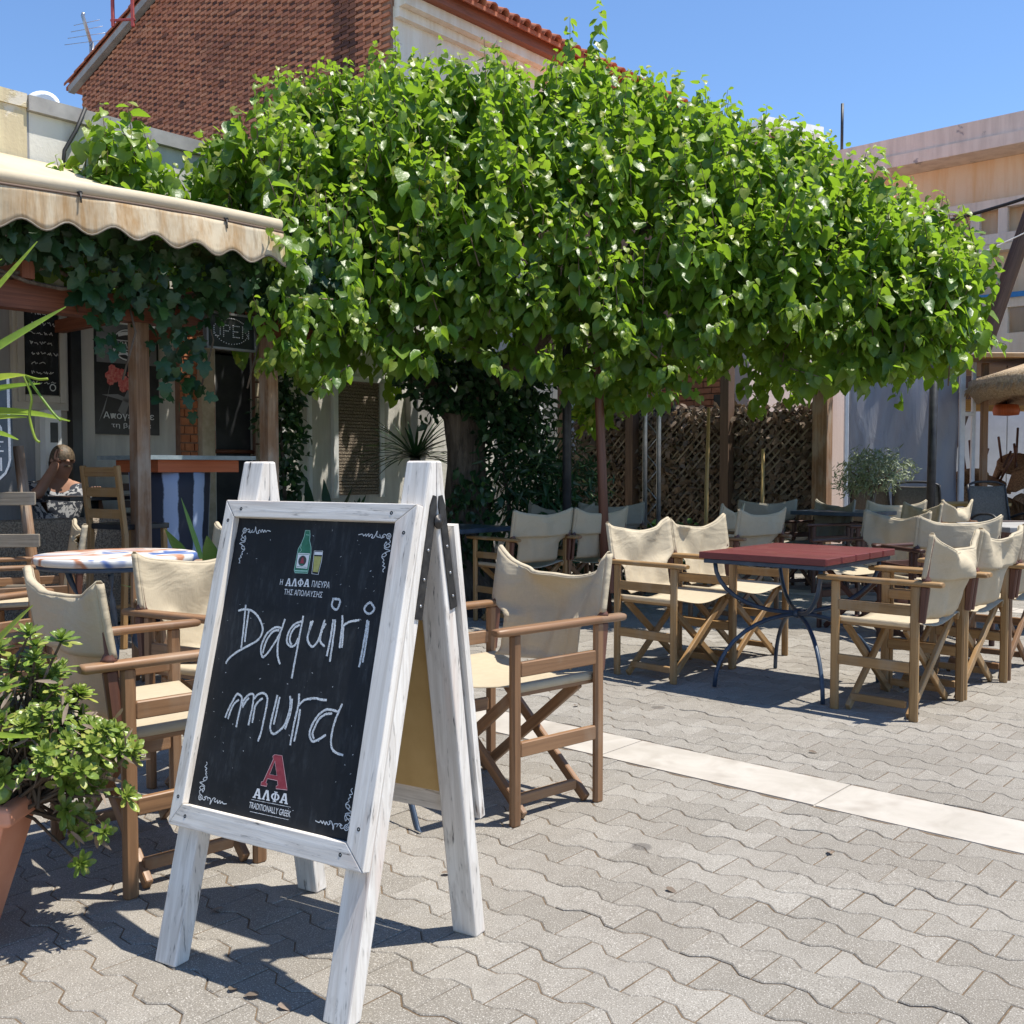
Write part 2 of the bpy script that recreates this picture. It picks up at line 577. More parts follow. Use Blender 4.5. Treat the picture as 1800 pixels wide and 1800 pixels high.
class MB:
    """collects shapes into one mesh (vertices, faces, uv, smooth)"""

    def __init__(self):
        self.v, self.f, self.uv, self.s = [], [], [], []

    def face(self, idx, uv=None, smooth=False):
        self.f.append(tuple(idx))
        if uv is None:
            uv = []
            for i in idx:
                p = self.v[i]
                uv.append((p[0] + p[1] * 0.37, p[2] + p[1] * 0.61))
        self.uv.append(uv)
        self.s.append(smooth)

    def loft(self, rings, closed=True, caps=True, smooth=True, u0=0.0):
        """rings: list of lists of points with equal length"""
        base = len(self.v)
        n = len(rings[0])
        us = [u0]
        for a, b in zip(rings[:-1], rings[1:]):
            ca = sum((Vector(p) for p in a), Vector()) / n
            cb = sum((Vector(p) for p in b), Vector()) / n
            us.append(us[-1] + (cb - ca).length)
        r0 = rings[len(rings) // 2]
        vs = [0.0]
        for i in range(n):
            vs.append(vs[-1] + (Vector(r0[(i + 1) % n]) - Vector(r0[i])).length)
        off = random.random() * 7
        for r in rings:
            self.v.extend(Vector(p) for p in r)
        m = n if closed else n - 1
        for k in range(len(rings) - 1):
            for i in range(m):
                j = (i + 1) % n
                a, b, c, d = base + k * n + i, base + k * n + j, base + (k + 1) * n + j, base + (k + 1) * n + i
                self.face((a, b, c, d), [(us[k] + off, vs[i] + off), (us[k] + off, vs[i + 1] + off), (us[k + 1] + off, vs[i + 1] + off), (us[k + 1] + off, vs[i] + off)], smooth)
        if caps and closed:
            for k, rev in ((0, True), (len(rings) - 1, False)):
                idx = [base + k * n + i for i in range(n)]
                c = sum((self.v[i] for i in idx), Vector()) / n
                uv = [(off + 0.02 * q, off + 0.3 + 0.01 * q) for q in range(n)]
                self.face(idx[::-1] if rev else idx, uv, False)
        return self

    def beam(self, p0, p1, w, h, side=(1, 0, 0), ch=0.12, smooth=False, w1=None, h1=None):
        """chamfered bar; w along 'side', h across it"""
        p0, p1 = Vector(p0), Vector(p1)
        ax = (p1 - p0).normalized()
        sd = Vector(side)
        sd = (sd - ax * sd.dot(ax))
        if sd.length < 1e-4:
            sd = ax.orthogonal()
        sd.normalize()
        up = ax.cross(sd).normalized()
        w1 = w if w1 is None else w1
        h1 = h if h1 is None else h1

        def ring(c, w, h):
            x, y = w / 2, h / 2
            k = ch * min(w, h)
            return [c + sd * a + up * b for a, b in ((x, y - k), (x - k, y), (-x + k, y), (-x, y - k), (-x, -y + k), (-x + k, -y), (x - k, -y), (x, -y + k))]
        e = min(0.15 * min(w, h), 0.2 * (p1 - p0).length)
        r = []
        for c, ww, hh in ((p0, w * .86, h * .86), (p0 + ax * e, w, h), (p1 - ax * e, w1, h1), (p1, w1 * .86, h1 * .86)):
            r.append(ring(c, ww, hh))
        return self.loft(r, smooth=smooth)

    def tube(self, pts, r, n=8, smooth=True, caps=True):
        pts = [Vector(p) for p in pts]
        if not isinstance(r, (list, tuple)):
            r = [r] * len(pts)
        rings = []
        prev = None
        for i, p in enumerate(pts):
            t = (pts[min(i + 1, len(pts) - 1)] - pts[max(i - 1, 0)]).normalized()
            if prev is None:
                a = t.orthogonal().normalized()
            else:
                a = (prev - t * prev.dot(t))
                a = a.normalized() if a.length > 1e-5 else t.orthogonal().normalized()
            prev = a
            b = t.cross(a)
            rings.append([p + (a * math.cos(2 * math.pi * k / n) + b * math.sin(2 * math.pi * k / n)) * r[i] for k in range(n)])
        return self.loft(rings, smooth=smooth, caps=caps)

    def box(self, lo, hi):
        x0, y0, z0 = lo
        x1, y1, z1 = hi
        return self.hexa([(x0, y0, z0), (x1, y0, z0), (x1, y1, z0), (x0, y1, z0)], [(x0, y0, z1), (x1, y0, z1), (x1, y1, z1), (x0, y1, z1)])

    def hexa(self, bot, top):
        b = len(self.v)
        self.v.extend(Vector(p) for p in bot)
        self.v.extend(Vector(p) for p in top)
        n = len(bot)
        off = random.random() * 5

        def q(ids):
            a = self.v[ids[0]]
            e = (self.v[ids[1]] - a)
            l1 = e.length
            l2 = (self.v[ids[-1]] - a).length
            if l1 >= l2:
                return [(off, off), (off + l1, off), (off + l1, off + l2), (off, off + l2)]
            return [(off, off), (off, off + l1), (off + l2, off + l1), (off + l2, off)]
        self.face([b + i for i in range(n)][::-1], q([b + i for i in range(n)][::-1]) if n == 4 else None)
        self.face([b + n + i for i in range(n)], q([b + n + i for i in range(n)]) if n == 4 else None)
        for i in range(n):
            j = (i + 1) % n
            ids = (b + i, b + j, b + n + j, b + n + i)
            self.face(ids, q(ids))
        return self

    def abox(self, a0, a1, b0, b1, z0, z1):
        """box in the grid of the square"""
        B = [W(a0, b0, z0), W(a1, b0, z0), W(a1, b1, z0), W(a0, b1, z0)]
        T = [W(a0, b0, z1), W(a1, b0, z1), W(a1, b1, z1), W(a0, b1, z1)]
        return self.hexa(B, T)

    def prism(self, poly, ax0, ax1):
        """polygon given as 3D points at two offsets (vectors)"""
        return self.hexa([Vector(p) + Vector(ax0) for p in poly], [Vector(p) + Vector(ax1) for p in poly])

    def disc(self, c, r, n=24, z=None, normal=(0, 0, 1)):
        c = Vector(c)
        nn = Vector(normal).normalized()
        a = nn.orthogonal().normalized()
        b = nn.cross(a)
        base = len(self.v)
        self.v.extend(c + (a * math.cos(2 * math.pi * k / n) + b * math.sin(2 * math.pi * k / n)) * r for k in range(n))
        self.face(range(base, base + n))
        return self

    def lathe(self, c, prof, n=24, smooth=True, axis=(0, 0, 1)):
        c = Vector(c)
        nn = Vector(axis).normalized()
        a = Vector((1, 0, 0)) if abs(nn.z) > 0.9 else nn.orthogonal().normalized()
        b = nn.cross(a)
        rings = [[c + nn * h + (a * math.cos(2 * math.pi * k / n) + b * math.sin(2 * math.pi * k / n)) * max(r, 1e-4) for k in range(n)] for r, h in prof]
        return self.loft(rings, smooth=smooth)

    def grid(self, P, smooth=True, uvs=None):
        """P[i][j] points"""
        base = len(self.v)
        ni, nj = len(P), len(P[0])
        for row in P:
            self.v.extend(Vector(p) for p in row)
        for i in range(ni - 1):
            for j in range(nj - 1):
                ids = (base + i * nj + j, base + i * nj + j + 1, base + (i + 1) * nj + j + 1, base + (i + 1) * nj + j)
                self.face(ids, [(i * .1, j * .1), (i * .1, j * .1 + .1), (i * .1 + .1, j * .1 + .1), (i * .1 + .1, j * .1)], smooth)
        return self

    def mesh(self, name, mat=None, off=None):
        me = bpy.data.meshes.new(name)
        vv = self.v if off is None else [p - off for p in self.v]
        me.from_pydata([tuple(p) for p in vv], [], self.f)
        uvl = me.uv_layers.new(name='UVMap')
        flat = [c for fu in self.uv for q in fu for c in q]
        uvl.data.foreach_set('uv', flat)
        me.polygons.foreach_set('use_smooth', self.s)
        if mat:
            me.materials.append(MATS[mat])
        me.validate()
        return me

    def build(self, name, mat, parent=None, world=True, **kw):
        off = None
        if world and parent is not None:
            off = wl_of(parent)
        o = link(name, self.mesh(name, mat, off), parent)
        tag(o, **kw)
        return o


def wl_of(o):
    v = Vector((0, 0, 0))
    while o is not None:
        v += o.location
        o = o.parent
    return v


def stuff_mesh(name, bv, bf, R, T, mat, tint=None, extra=None, smooth=True):
    """many transformed copies of one small shape as a single mesh. R (N,3,3) incl. scale, T (N,3)"""
    bv = np.asarray(bv, dtype=np.float32)
    N, k = len(T), bv.shape[-2]
    V = np.einsum('nij,kj->nki' if bv.ndim == 2 else 'nij,nkj->nki', np.asarray(R, dtype=np.float32), bv) + np.asarray(T, dtype=np.float32)[:, None, :]
    me = bpy.data.meshes.new(name)
    me.vertices.add(N * k)
    me.vertices.foreach_set('co', V.reshape(-1))
    sizes = np.array([len(f) for f in bf], dtype=np.int32)
    flat = np.array([i for f in bf for i in f], dtype=np.int32)
    loops = (flat[None, :] + (np.arange(N, dtype=np.int32) * k)[:, None]).reshape(-1)
    me.loops.add(len(loops))
    me.loops.foreach_set('vertex_index', loops)
    tot = np.tile(sizes, N)
    start = np.concatenate([[0], np.cumsum(tot)[:-1]]).astype(np.int32)
    me.polygons.add(len(tot))
    me.polygons.foreach_set('loop_start', start)
    me.polygons.foreach_set('use_smooth', np.full(len(tot), smooth))
    me.update(calc_edges=True)
    me.validate()
    for nm, arr in (('tint', tint),) + tuple((extra or {}).items()):
        if arr is None:
            continue
        a = me.attributes.new(nm, 'FLOAT', 'POINT')
        a.data.foreach_set('value', np.repeat(np.asarray(arr, dtype=np.float32), k))
    me.materials.append(MATS[mat])
    return me


def frames(tdir, ndir):
    """orthonormal frames: columns (side, along, normal) from leaf direction and wished normal; arrays (N,3)"""
    t = tdir / np.linalg.norm(tdir, axis=1, keepdims=True)
    s = np.cross(t, ndir)
    s /= np.linalg.norm(s, axis=1, keepdims=True) + 1e-9
    n = np.cross(s, t)
    return np.stack([s, t, n], axis=2)


def leaf_shape(outline, fold=0.18, droop=0.25, serr=0.0):
    """outline: list of (half width, along) between base and tip; blade lies in xy (y along), z up"""
    ys = [o[1] for o in outline]
    v, f = [], []

    def z(x, y):
        return abs(x) * fold - droop * y * y
    mid = [0.0] + [y for w, y in outline if y > 0.02] + [1.0]
    v.append((0, 0, z(0, 0)))
    for w, y in outline:
        v.append((0, max(y, 0.02), z(0, max(y, 0.02))))
    v.append((0, 1, z(0, 1)))
    nm = len(outline) + 2
    L = []
    for sgn in (-1, 1):
        idx = []
        for w, y in outline:
            idx.append(len(v))
            v.append((sgn * w, y, z(w, y)))
        L.append(idx)
    for sidx, idx in enumerate(L):
        def add(a):
            f.append(tuple(a) if sidx == 0 else tuple(a[::-1]))
        add((0, 1, idx[0]))
        for i in range(len(idx) - 1):
            add((1 + i, 2 + i, idx[i + 1], idx[i]))
        add((len(idx), nm - 1, idx[-1]))
    return v, f


HEART = leaf_shape([(0.26, -0.10), (0.42, 0.12), (0.40, 0.42), (0.24, 0.74)], 0.22, 0.30)
OVATE = leaf_shape([(0.20, 0.12), (0.30, 0.4), (0.2, 0.74)], 0.2, 0.3)
LANCE = leaf_shape([(0.07, 0.15), (0.10, 0.45), (0.06, 0.8)], 0.3, 0.2)


def vary_leaves(shape, n, rng):
    """n differently folded, curled and skewed versions of one leaf"""
    b = np.asarray(shape[0], dtype=np.float32)
    V = np.repeat(b[None], n, 0)
    x, y = V[:, :, 0].copy(), V[:, :, 1].copy()
    fold = rng.uniform(.05, .55, (n, 1))
    dr = rng.uniform(-.1, .75, (n, 1))
    tw = rng.normal(0, .45, (n, 1))
    ws = rng.uniform(.78, 1.12, (n, 1))
    sk = rng.normal(0, .12, (n, 1))
    ph = rng.uniform(0, 6.28, (n, 1))
    V[:, :, 0] = x * ws + sk * y * (1 - y) + x * .10 * np.sin(7 * y + ph)
    V[:, :, 1] = y - .12 * dr * y * y
    V[:, :, 2] = np.abs(x) * fold - dr * .5 * y * y + tw * x * y + .07 * np.sin(6 * y + 5 * np.abs(x) + ph) * np.abs(x) * 2
    return V


def leaf_mesh(name, shape, mat, young=0.0, tint=0.0):
    me = stuff_mesh(name, shape[0], shape[1], np.eye(3)[None], np.zeros((1, 3)), mat, [tint], {'young': [young]})
    return me


VINE_V = [(0, 0, 0), (0, .5, .03), (0, 1, -.14)]
_vo = [(.16, -.14), (.46, -.06), (.36, .16), (.56, .46), (.32, .52), (.28, .78)]


def vine_shape():
    v = [(0, 0, 0), (0, .35, .02), (0, .7, -.03), (0, 1.02, -.2)]
    f = []
    for sgn in (-1, 1):
        ids = []
        for x, y in _vo:
            ids.append(len(v))
            v.append((sgn * x, y, .12 * abs(x) - .18 * y * y - .1 * x * x))
        a, b, c, d, e, g = ids
        fs = [(0, 1, b, a), (1, c, b), (1, e, d, c), (1, 2, e), (2, 3, g, e)]
        for q in fs:
            f.append(q if sgn < 0 else q[::-1])
    return v, f


VINE = vine_shape()


def put_leaf(name, me, parent, base, T, R, s):
    o = link(name, me, parent)
    M = Matrix([[R[i][j] * s for j in range(3)] for i in range(3)]).to_4x4()
    M.translation = Vector(T) - base
    o.matrix_local = M
    return o


def text_mesh(body, width, height, bold=0.0, name='lettering', mat='print_white', space=1.0):
    """flat lettering fitted to width x height, centred at origin in xy"""
    cu = bpy.data.curves.new(name, 'FONT')
    cu.body = body
    cu.size = 1.0
    cu.offset = bold
    cu.space_character = space
    cu.resolution_u = 3
    ob = bpy.data.objects.new('tmp_text', cu)
    COL.objects.link(ob)
    bpy.context.view_layer.update()
    dg = bpy.context.evaluated_depsgraph_get()
    me = bpy.data.meshes.new_from_object(ob.evaluated_get(dg))
    bpy.data.objects.remove(ob)
    bpy.data.curves.remove(cu)
    me.name = name
    xs = [v.co.x for v in me.vertices]
    ys = [v.co.y for v in me.vertices]
    if not xs:
        return me
    x0, x1, y0, y1 = min(xs), max(xs), min(ys), max(ys)
    sx = width / max(1e-6, x1 - x0)
    sy = height / max(1e-6, y1 - y0)
    for v in me.vertices:
        v.co = Vector(((v.co.x - (x0 + x1) / 2) * sx, (v.co.y - (y0 + y1) / 2) * sy, 0))
    me.materials.clear()
    me.materials.append(MATS[mat])
    return me


def smooth_poly(pts, sub=4):
    """Catmull-Rom through 2D points"""
    if len(pts) < 3:
        return [tuple(p) for p in pts]
    P = [pts[0]] + list(pts) + [pts[-1]]
    out = []
    for i in range(1, len(P) - 2):
        p0, p1, p2, p3 = P[i - 1], P[i], P[i + 1], P[i + 2]
        for k in range(sub):
            t = k / sub
            out.append(tuple(0.5 * ((2 * p1[d]) + (-p0[d] + p2[d]) * t + (2 * p0[d] - 5 * p1[d] + 4 * p2[d] - p3[d]) * t * t + (-p0[d] + 3 * p1[d] - 3 * p2[d] + p3[d]) * t ** 3) for d in range(len(p1))))
    out.append(tuple(pts[-1]))
    return out


def ribbon(mb, pts, w, to3, rough=0.25, o=0.0):
    """chalk stroke: flat band along 2D points, edges uneven; to3(x, y, offset) -> 3D"""
    n = len(pts)
    base = len(mb.v)
    for i, p in enumerate(pts):
        q0, q1 = pts[max(0, i - 1)], pts[min(n - 1, i + 1)]
        dx, dy = q1[0] - q0[0], q1[1] - q0[1]
        l = math.hypot(dx, dy) or 1e-6
        nx, ny = -dy / l, dx / l
        a = w / 2 * (1 + random.uniform(-rough, rough))
        b = w / 2 * (1 + random.uniform(-rough, rough))
        mb.v.append(to3(p[0] + nx * a, p[1] + ny * a, o))
        mb.v.append(to3(p[0] - nx * b, p[1] - ny * b, o))
    for i in range(n - 1):
        mb.face((base + 2 * i, base + 2 * i + 1, base + 2 * i + 3, base + 2 * i + 2))


def flat_poly(mb, pts, to3, o):
    b = len(mb.v)
    mb.v.extend(to3(x, y, o) for x, y in pts)
    mb.face(range(b, b + len(pts)))


def copy_tree(o, parent=None, loc=None, rz=None):
    c = o.copy()
    COL.objects.link(c)
    c.parent = parent
    if loc is not None:
        c.location = loc
    if rz is not None:
        c.rotation_euler = (0, 0, rz)
    for ch in o.children:
        copy_tree(ch, c)
    return c

# ---------------------------------------------------------------- the ground
mb = MB()
mb.grid([[(-300, -60, -0.03), (-300, 500, -0.03)], [(300, -60, -0.03), (300, 500, -0.03)]], smooth=False)
mb.build('ground', 'far_paving', kind='structure')
paving = MB()
paving.hexa([(-14, 0.6, -0.028), (16, 0.6, -0.028), (16, 22, -0.028), (-14, 22, -0.028)], [(-14, 0.6, -0.0028), (16, 0.6, -0.0028), (16, 22, -0.0028), (-14, 22, -0.0028)])
paving = paving.build('pavement', 'joint_sand', kind='structure')

# bone-shaped concrete pavers laid in half-bond rows
ol = [(.095, .0752), (.0660, .0752), (.0290, .0448), (-.0290, .0448), (-.0660, .0752), (-.095, .0752)]
ol = ol + [(-x, -y) for x, y in ol]


def inset(pts, d):
    out = []
    n = len(pts)
    for i in range(n):
        p0, p1, p2 = Vector(pts[i - 1]), Vector(pts[i]), Vector(pts[(i + 1) % n])
        e0, e1 = (p1 - p0).normalized(), (p2 - p1).normalized()
        n0, n1 = Vector((-e0.y, e0.x)), Vector((-e1.y, e1.x))
        b = (n0 + n1)
        b = b / max(0.35, b.dot(b)) * 2
        out.append(tuple(p1 + b * d * 0.5 * 1.0))
    return out


o1 = inset(ol, .0031)
o2 = inset(ol, .0085)
PV = [(x, y, -.022) for x, y in o1] + [(x, y, -.0026) for x, y in o1] + [(x, y, 0) for x, y in o2]
PF = [tuple(range(24, 36))]
for i in range(12):
    j = (i + 1) % 12
    PF.append((i, j, 12 + j, 12 + i))
    PF.append((12 + i, 12 + j, 24 + j, 24 + i))
STRIPS = [(3.268, 3.576), (8.75, 9.06)]
cells = []
edges = [(-40.0, STRIPS[0][0]), (STRIPS[0][1], STRIPS[1][0]), (STRIPS[1][1], 40.0)]
CA, SA = E1.x, E1.y
for zi, (blo, bhi) in enumerate(edges):
    row = 0
    b = (blo + .0600) if zi else (bhi - .0600)
    while (b < bhi + .02 if zi else b > blo):
        if b > 24 or b < -8:
            if zi:
                break
        for i in range(-100, 45):
            a = i * .19 + (row % 2) * .095 + 0.043
            p = W(a, b)
            if 1.0 < p.y < 17.5 and abs(p.x + 0.2) < 0.56 * p.y + 1.3:
                cells.append((a, b, blo, bhi, p.x, p.y))
        row += 1
        b += .12 if zi else -.12
        if b < -10:
            break
cells = np.array(cells)
N = len(cells)
yaw = ANG + RNG.normal(0, .006, N)
tx = np.clip(RNG.normal(0, .006, N), -.007, .007)
ty = np.clip(RNG.normal(0, .006, N), -.007, .007)
R = np.zeros((N, 3, 3))
R[:, 0, 0] = np.cos(yaw)
R[:, 0, 1] = -np.sin(yaw)
R[:, 1, 0] = np.sin(yaw)
R[:, 1, 1] = np.cos(yaw)
R[:, 2, 0] = tx
R[:, 2, 1] = ty
R[:, 2, 2] = 1
T = np.stack([cells[:, 4], cells[:, 5], np.clip(RNG.normal(.0002, .001, N), -.0008, .003)], 1)
dist = cells[:, 5]
infr = (np.abs(cells[:, 4]) < .5 * dist + .05) & (dist > 2.02)
clear = (cells[:, 1] - cells[:, 2] > .09) & (cells[:, 3] - cells[:, 1] > .09)
order = np.argsort(np.where(infr & clear, dist, 1e9))
single = order[:300]
rest = np.setdiff1d(np.arange(N), single)
pm = stuff_mesh('paver', PV, PF, np.eye(3)[None], np.zeros((1, 3)), 'paver_concrete', None, None, False)
for i in single:
    o = link('paver', pm, paving)
    M = Matrix(R[i].tolist()).to_4x4()
    M.translation = Vector(T[i])
    o.matrix_local = M
me = stuff_mesh('pavers', PV, PF, R[rest], T[rest], 'paver_concrete', RNG.random(len(rest)), None, False)
co = np.empty(len(me.vertices) * 3, dtype=np.float32)
me.vertices.foreach_get('co', co)
co = co.reshape(-1, 3)
bb = co[:, 0] * E2.x + co[:, 1] * E2.y
lo = np.repeat(cells[rest, 2], len(PV)) + .004
hi = np.repeat(cells[rest, 3], len(PV)) - .004
nb = np.clip(bb, lo, hi)
co[:, 0] += (nb - bb) * E2.x
co[:, 1] += (nb - bb) * E2.y
me.vertices.foreach_set('co', co.reshape(-1))
me.update()
tag(link('pavers', me, paving), kind='stuff')

# marble bands
for si, (b0, b1) in enumerate(STRIPS):
    m0 = MB()
    m0.abox(-17, 3.2, b0 + .002, b1 - .002, -.03, -.0022)
    band = m0.build('marble_band', 'marble', kind='structure')
    for k in range(-16, 5):
        a0 = -1.515 + .912 * k
        if a0 < -16.5 or a0 > 2.6:
            continue
        m = MB()
        z = random.uniform(-.001, .001)
        m.abox(a0 + .003, a0 + .909, b0 + .004, b1 - .004, -.0018, .002 + z)
        m.build('slab', 'marble', band)

# ---------------------------------------------------------------- brick house behind the tree
HA, HB = -10.13, 9.08          # its near corner in the grid of the square
HAL = -18.6                    # far end of the gable wall
EAVE = 7.42
EAVE_L = 8.15
RIDGE = EAVE_L + 0.29 * (HA - HAL) / 2
SLR = (RIDGE - EAVE) / ((HA - HAL) / 2)
hroot = empty('brick_house', W(HA, HB), 0, 'two-storey house with red brick gable and cream side wall behind the tree', 'house')
m = MB()
am = (HA + HAL) / 2
prof = [(HA, 0), (HA, EAVE), (am, RIDGE), (HAL, EAVE_L), (HAL, 0)]
m.hexa([W(a, HB + .02, z) for a, z in prof], [W(a, HB + .3, z) for a, z in prof])
m.build('gable_wall', 'mortar', hroot)
# gable bricks: stretchers and dark set-back headers in Flemish courses
CH = .049
bricks = []
nrow = int((RIDGE - 3.2) / CH)
for r in range(nrow):
    z = 3.2 + r * CH + CH / 2
    a = HA - .02 - (0.0 if r % 2 == 0 else .163)
    k = 0
    while a > HAL + .1:
        head = (k % 2 == 1)
        ln = .105 if head else .20
        c = a - ln / 2
        top = (EAVE + SLR * (HA - c) if c > am else EAVE_L + .29 * (c - HAL)) - .01
        if z < top:
            bricks.append((c, z, ln, head))
        a -= ln + .012
        k += 1
bricks = np.array(bricks)
nb = len(bricks)
bw, bd, bh = .5, .5, .5
BV = [(-.5, 0, -.5), (.5, 0, -.5), (.5, 0, .5), (-.5, 0, .5), (-.5, 1, -.5), (.5, 1, -.5), (.5, 1, .5), (-.5, 1, .5)]
BF = [(0, 1, 2, 3), (1, 5, 6, 2), (4, 0, 3, 7), (3, 2, 6, 7), (4, 5, 1, 0)]
proud = np.where(bricks[:, 3] > .5, RNG.uniform(-.012, .002, nb), RNG.uniform(.004, .016, nb))
R = np.zeros((nb, 3, 3))
lnj = bricks[:, 2] * RNG.uniform(.96, 1.02, nb)
R[:, 0, 0] = E1.x * lnj
R[:, 1, 0] = E1.y * lnj
R[:, 0, 1] = E2.x * .05
R[:, 1, 1] = E2.y * .05
R[:, 2, 2] = (CH - .009) * RNG.uniform(.94, 1.04, nb)
bpos = HB + .02 - proud - 0.012
T = np.stack([bricks[:, 0] * E1.x + bpos * E2.x, bricks[:, 0] * E1.y + bpos * E2.y, bricks[:, 1] + RNG.normal(0, .0015, nb)], 1)
dark = np.where(bricks[:, 3] > .5, RNG.choice([0, .5, .8, 1.0], nb, p=[.10, .25, .4, .25]), (RNG.random(nb) < .03) * .7)
# soot stripe running down near the corner
soot = (bricks[:, 0] > HA - 1.15) & (bricks[:, 0] < HA - .62)
dark = np.where(soot, np.maximum(dark, RNG.uniform(.55, 1.0, nb)), dark)
hx = T - np.array(tuple(hroot.location))
vis = (bricks[:, 1] < 8.6) & (bricks[:, 1] > 5.6)
order = np.argsort(np.where(vis & (bricks[:, 3] < .5) & ~soot & (bricks[:, 0] > HA - 4), -bricks[:, 0], 1e9))
single = order[:300]
rest = np.setdiff1d(np.arange(nb), single)
bm1 = stuff_mesh('brick', BV, BF, np.eye(3)[None], np.zeros((1, 3)), 'brick_red', None, None, False)
for i in single:
    o = link('brick', bm1, hroot)
    M = Matrix(R[i].tolist()).to_4x4()
    M.translation = Vector(hx[i])
    o.matrix_local = M
me = stuff_mesh('bricks', BV, BF, R[rest], hx[rest], 'brick_red', RNG.random(len(rest)), {'dark': dark[rest]}, False)
tag(link('bricks', me, hroot), kind='stuff')
# side wall facing the square
m = MB()
m.abox(HA - .3, HA + .006, HB + .04, HB + 6.5, 0, EAVE - .28)
m.abox(HAL, HAL + .3, HB + .3, HB + 6.5, 0, EAVE_L - .05)
m.abox(HAL, HA, HB + 8.7, HB + 6.5, 0, EAVE - .05)
m.build('side_wall', 'plaster_house', hroot)
m = MB()      # cornice steps
m.abox(HA - .3, HA + .10, HB + .06, HB + 6.5, EAVE - .42, EAVE - .30)
m.abox(HA - .3, HA + .22, HB + .06, HB + 6.5, EAVE - .298, EAVE - .16)
m.build('cornice', 'plaster_house', hroot)
m = MB()
m.abox(HA - .3, HA + .34, HB + .04, HB + 6.5, EAVE - .158, EAVE + .02)
m.build('eave_board', 'wood_red_beam', hroot)
# roof decks and tiles
m = MB()
for a0, a1, z0 in ((HA + .45, am, EAVE - SLR * .45 + .16), (HAL - .45, am, EAVE_L - .29 * .45 + .16)):
    m.hexa([W(a0, HB - .07, z0), W(a1, HB - .07, RIDGE + .16), W(a1, HB + 6.7, RIDGE + .16), W(a0, HB + 6.7, z0)],
           [W(a0, HB - .07, z0 + .06), W(a1, HB - .07, RIDGE + .22), W(a1, HB + 6.7, RIDGE + .22), W(a0, HB + 6.7, z0 + .06)])
roof = m.build('roof', 'roof_tile', hroot)


def half_tile(p0, p1, r, up=(0, 0, 1), n=6, th=.02):
    """barrel tile along p0-p1"""
    p0, p1 = Vector(p0), Vector(p1)
    ax = (p1 - p0).normalized()
    u = Vector(up)
    u = (u - ax * u.dot(ax)).normalized()
    s = ax.cross(u)
    mm = MB()
    rings = []
    for c, rr in ((p0, r), (p1, r * .86)):
        outer = [c + s * math.cos(math.pi * k / n) * rr + u * math.sin(math.pi * k / n) * rr for k in range(n + 1)]
        inner = [c + s * math.cos(math.pi * k / n) * (rr - th) + u * math.sin(math.pi * k / n) * (rr - th) for k in range(n, -1, -1)]
        rings.append(outer + inner)
    mm.loft(rings)
    return mm


sl = math.atan(SLR)
tp = .232
hl = hroot.location
t0 = half_tile((0, 0, 0), (-.46 * E1.x, -.46 * E1.y, .46 * math.tan(sl)), .095)
tme = t0.mesh('tile', 'roof_tile')
for k in range(29):
    for row in range(2):
        o = link('tile', tme, roof)
        o.location = W(HA + .50 - row * .42, HB - .2 + k * tp, EAVE - SLR * .48 + .21 + row * .42 * SLR + random.uniform(-.006, .006)) - hl
# verge tiles along the gable top
n = int((am - HAL) / .4)
for k in range(n + 1):
    p0 = W(HAL - .42 + k * .4, HB - .02, EAVE_L - .12 + .22 + k * .4 * .29) - hl
    mm = half_tile(p0, p0 + Vector((E1.x * .44, E1.y * .44, .44 * .29)), .11)
    o = link('verge_tile', mm.mesh('verge_tile', 'roof_tile'), roof)
m = MB()
m.hexa([W(HAL - .3, HB - .10, EAVE_L - .05), W(am, HB - .10, RIDGE + .03), W(am, HB + .02, RIDGE + .03), W(HAL - .3, HB + .02, EAVE_L - .05)],
       [W(HAL - .3, HB - .10, EAVE_L + .06), W(am, HB - .10, RIDGE + .15), W(am, HB + .02, RIDGE + .15), W(HAL - .3, HB + .02, EAVE_L + .06)])
m.build('verge_mortar', 'concrete_low', hroot)

# red ladder lying on the roof, aerial behind
lad = empty('roof_ladder', W(-15.4, HB + 0.7, 9.0), 0, 'red metal ladder standing on the roof edge of the brick house', 'ladder')
c = Vector((-6.30, 16.9, 8.75))
lad.location = c
m = MB()
for dx in (-.16, .16):
    m = MB()
    m.beam(c + Vector((dx, 0, -.45)), c + Vector((dx - .1, .2, 2.4)), .05, .05)
    m.build('stile', 'red_paint', lad)
for k in range(7):
    m = MB()
    z = -.35 + k * .38
    m.beam(c + Vector((-.2 if k == 0 else -.16, .01 * k, z)), c + Vector((.2 if k == 0 else .16, .01 * k, z + .02)), .035, .035, (0, 0, 1))
    m.build('rung', 'red_paint', lad)
ant = empty('roof_aerial', (-7.9, 19.6, 7.9), 0, 'thin grey television aerial pole left of the brick house', 'aerial')
m = MB()
c = Vector((-7.9, 19.6, 7.9))
m.tube([c, c + Vector((.0, 0, 1.25))], .045)
m.tube([c + Vector((0, 0, 1.2)), c + Vector((-.16, 0, 1.75)), c + Vector((-.14, 0, 1.8))], .035)
m.build('mast', 'steel_pole', ant)
m = MB()
for q in range(4):
    z = 1.25 + q * .12
    m.tube([c + Vector((-.55 + .06 * q, .1, z)), c + Vector((.35 - .05 * q, -.1, z + .02))], .006, 5)
m.build('dipole', 'steel_pole', ant)

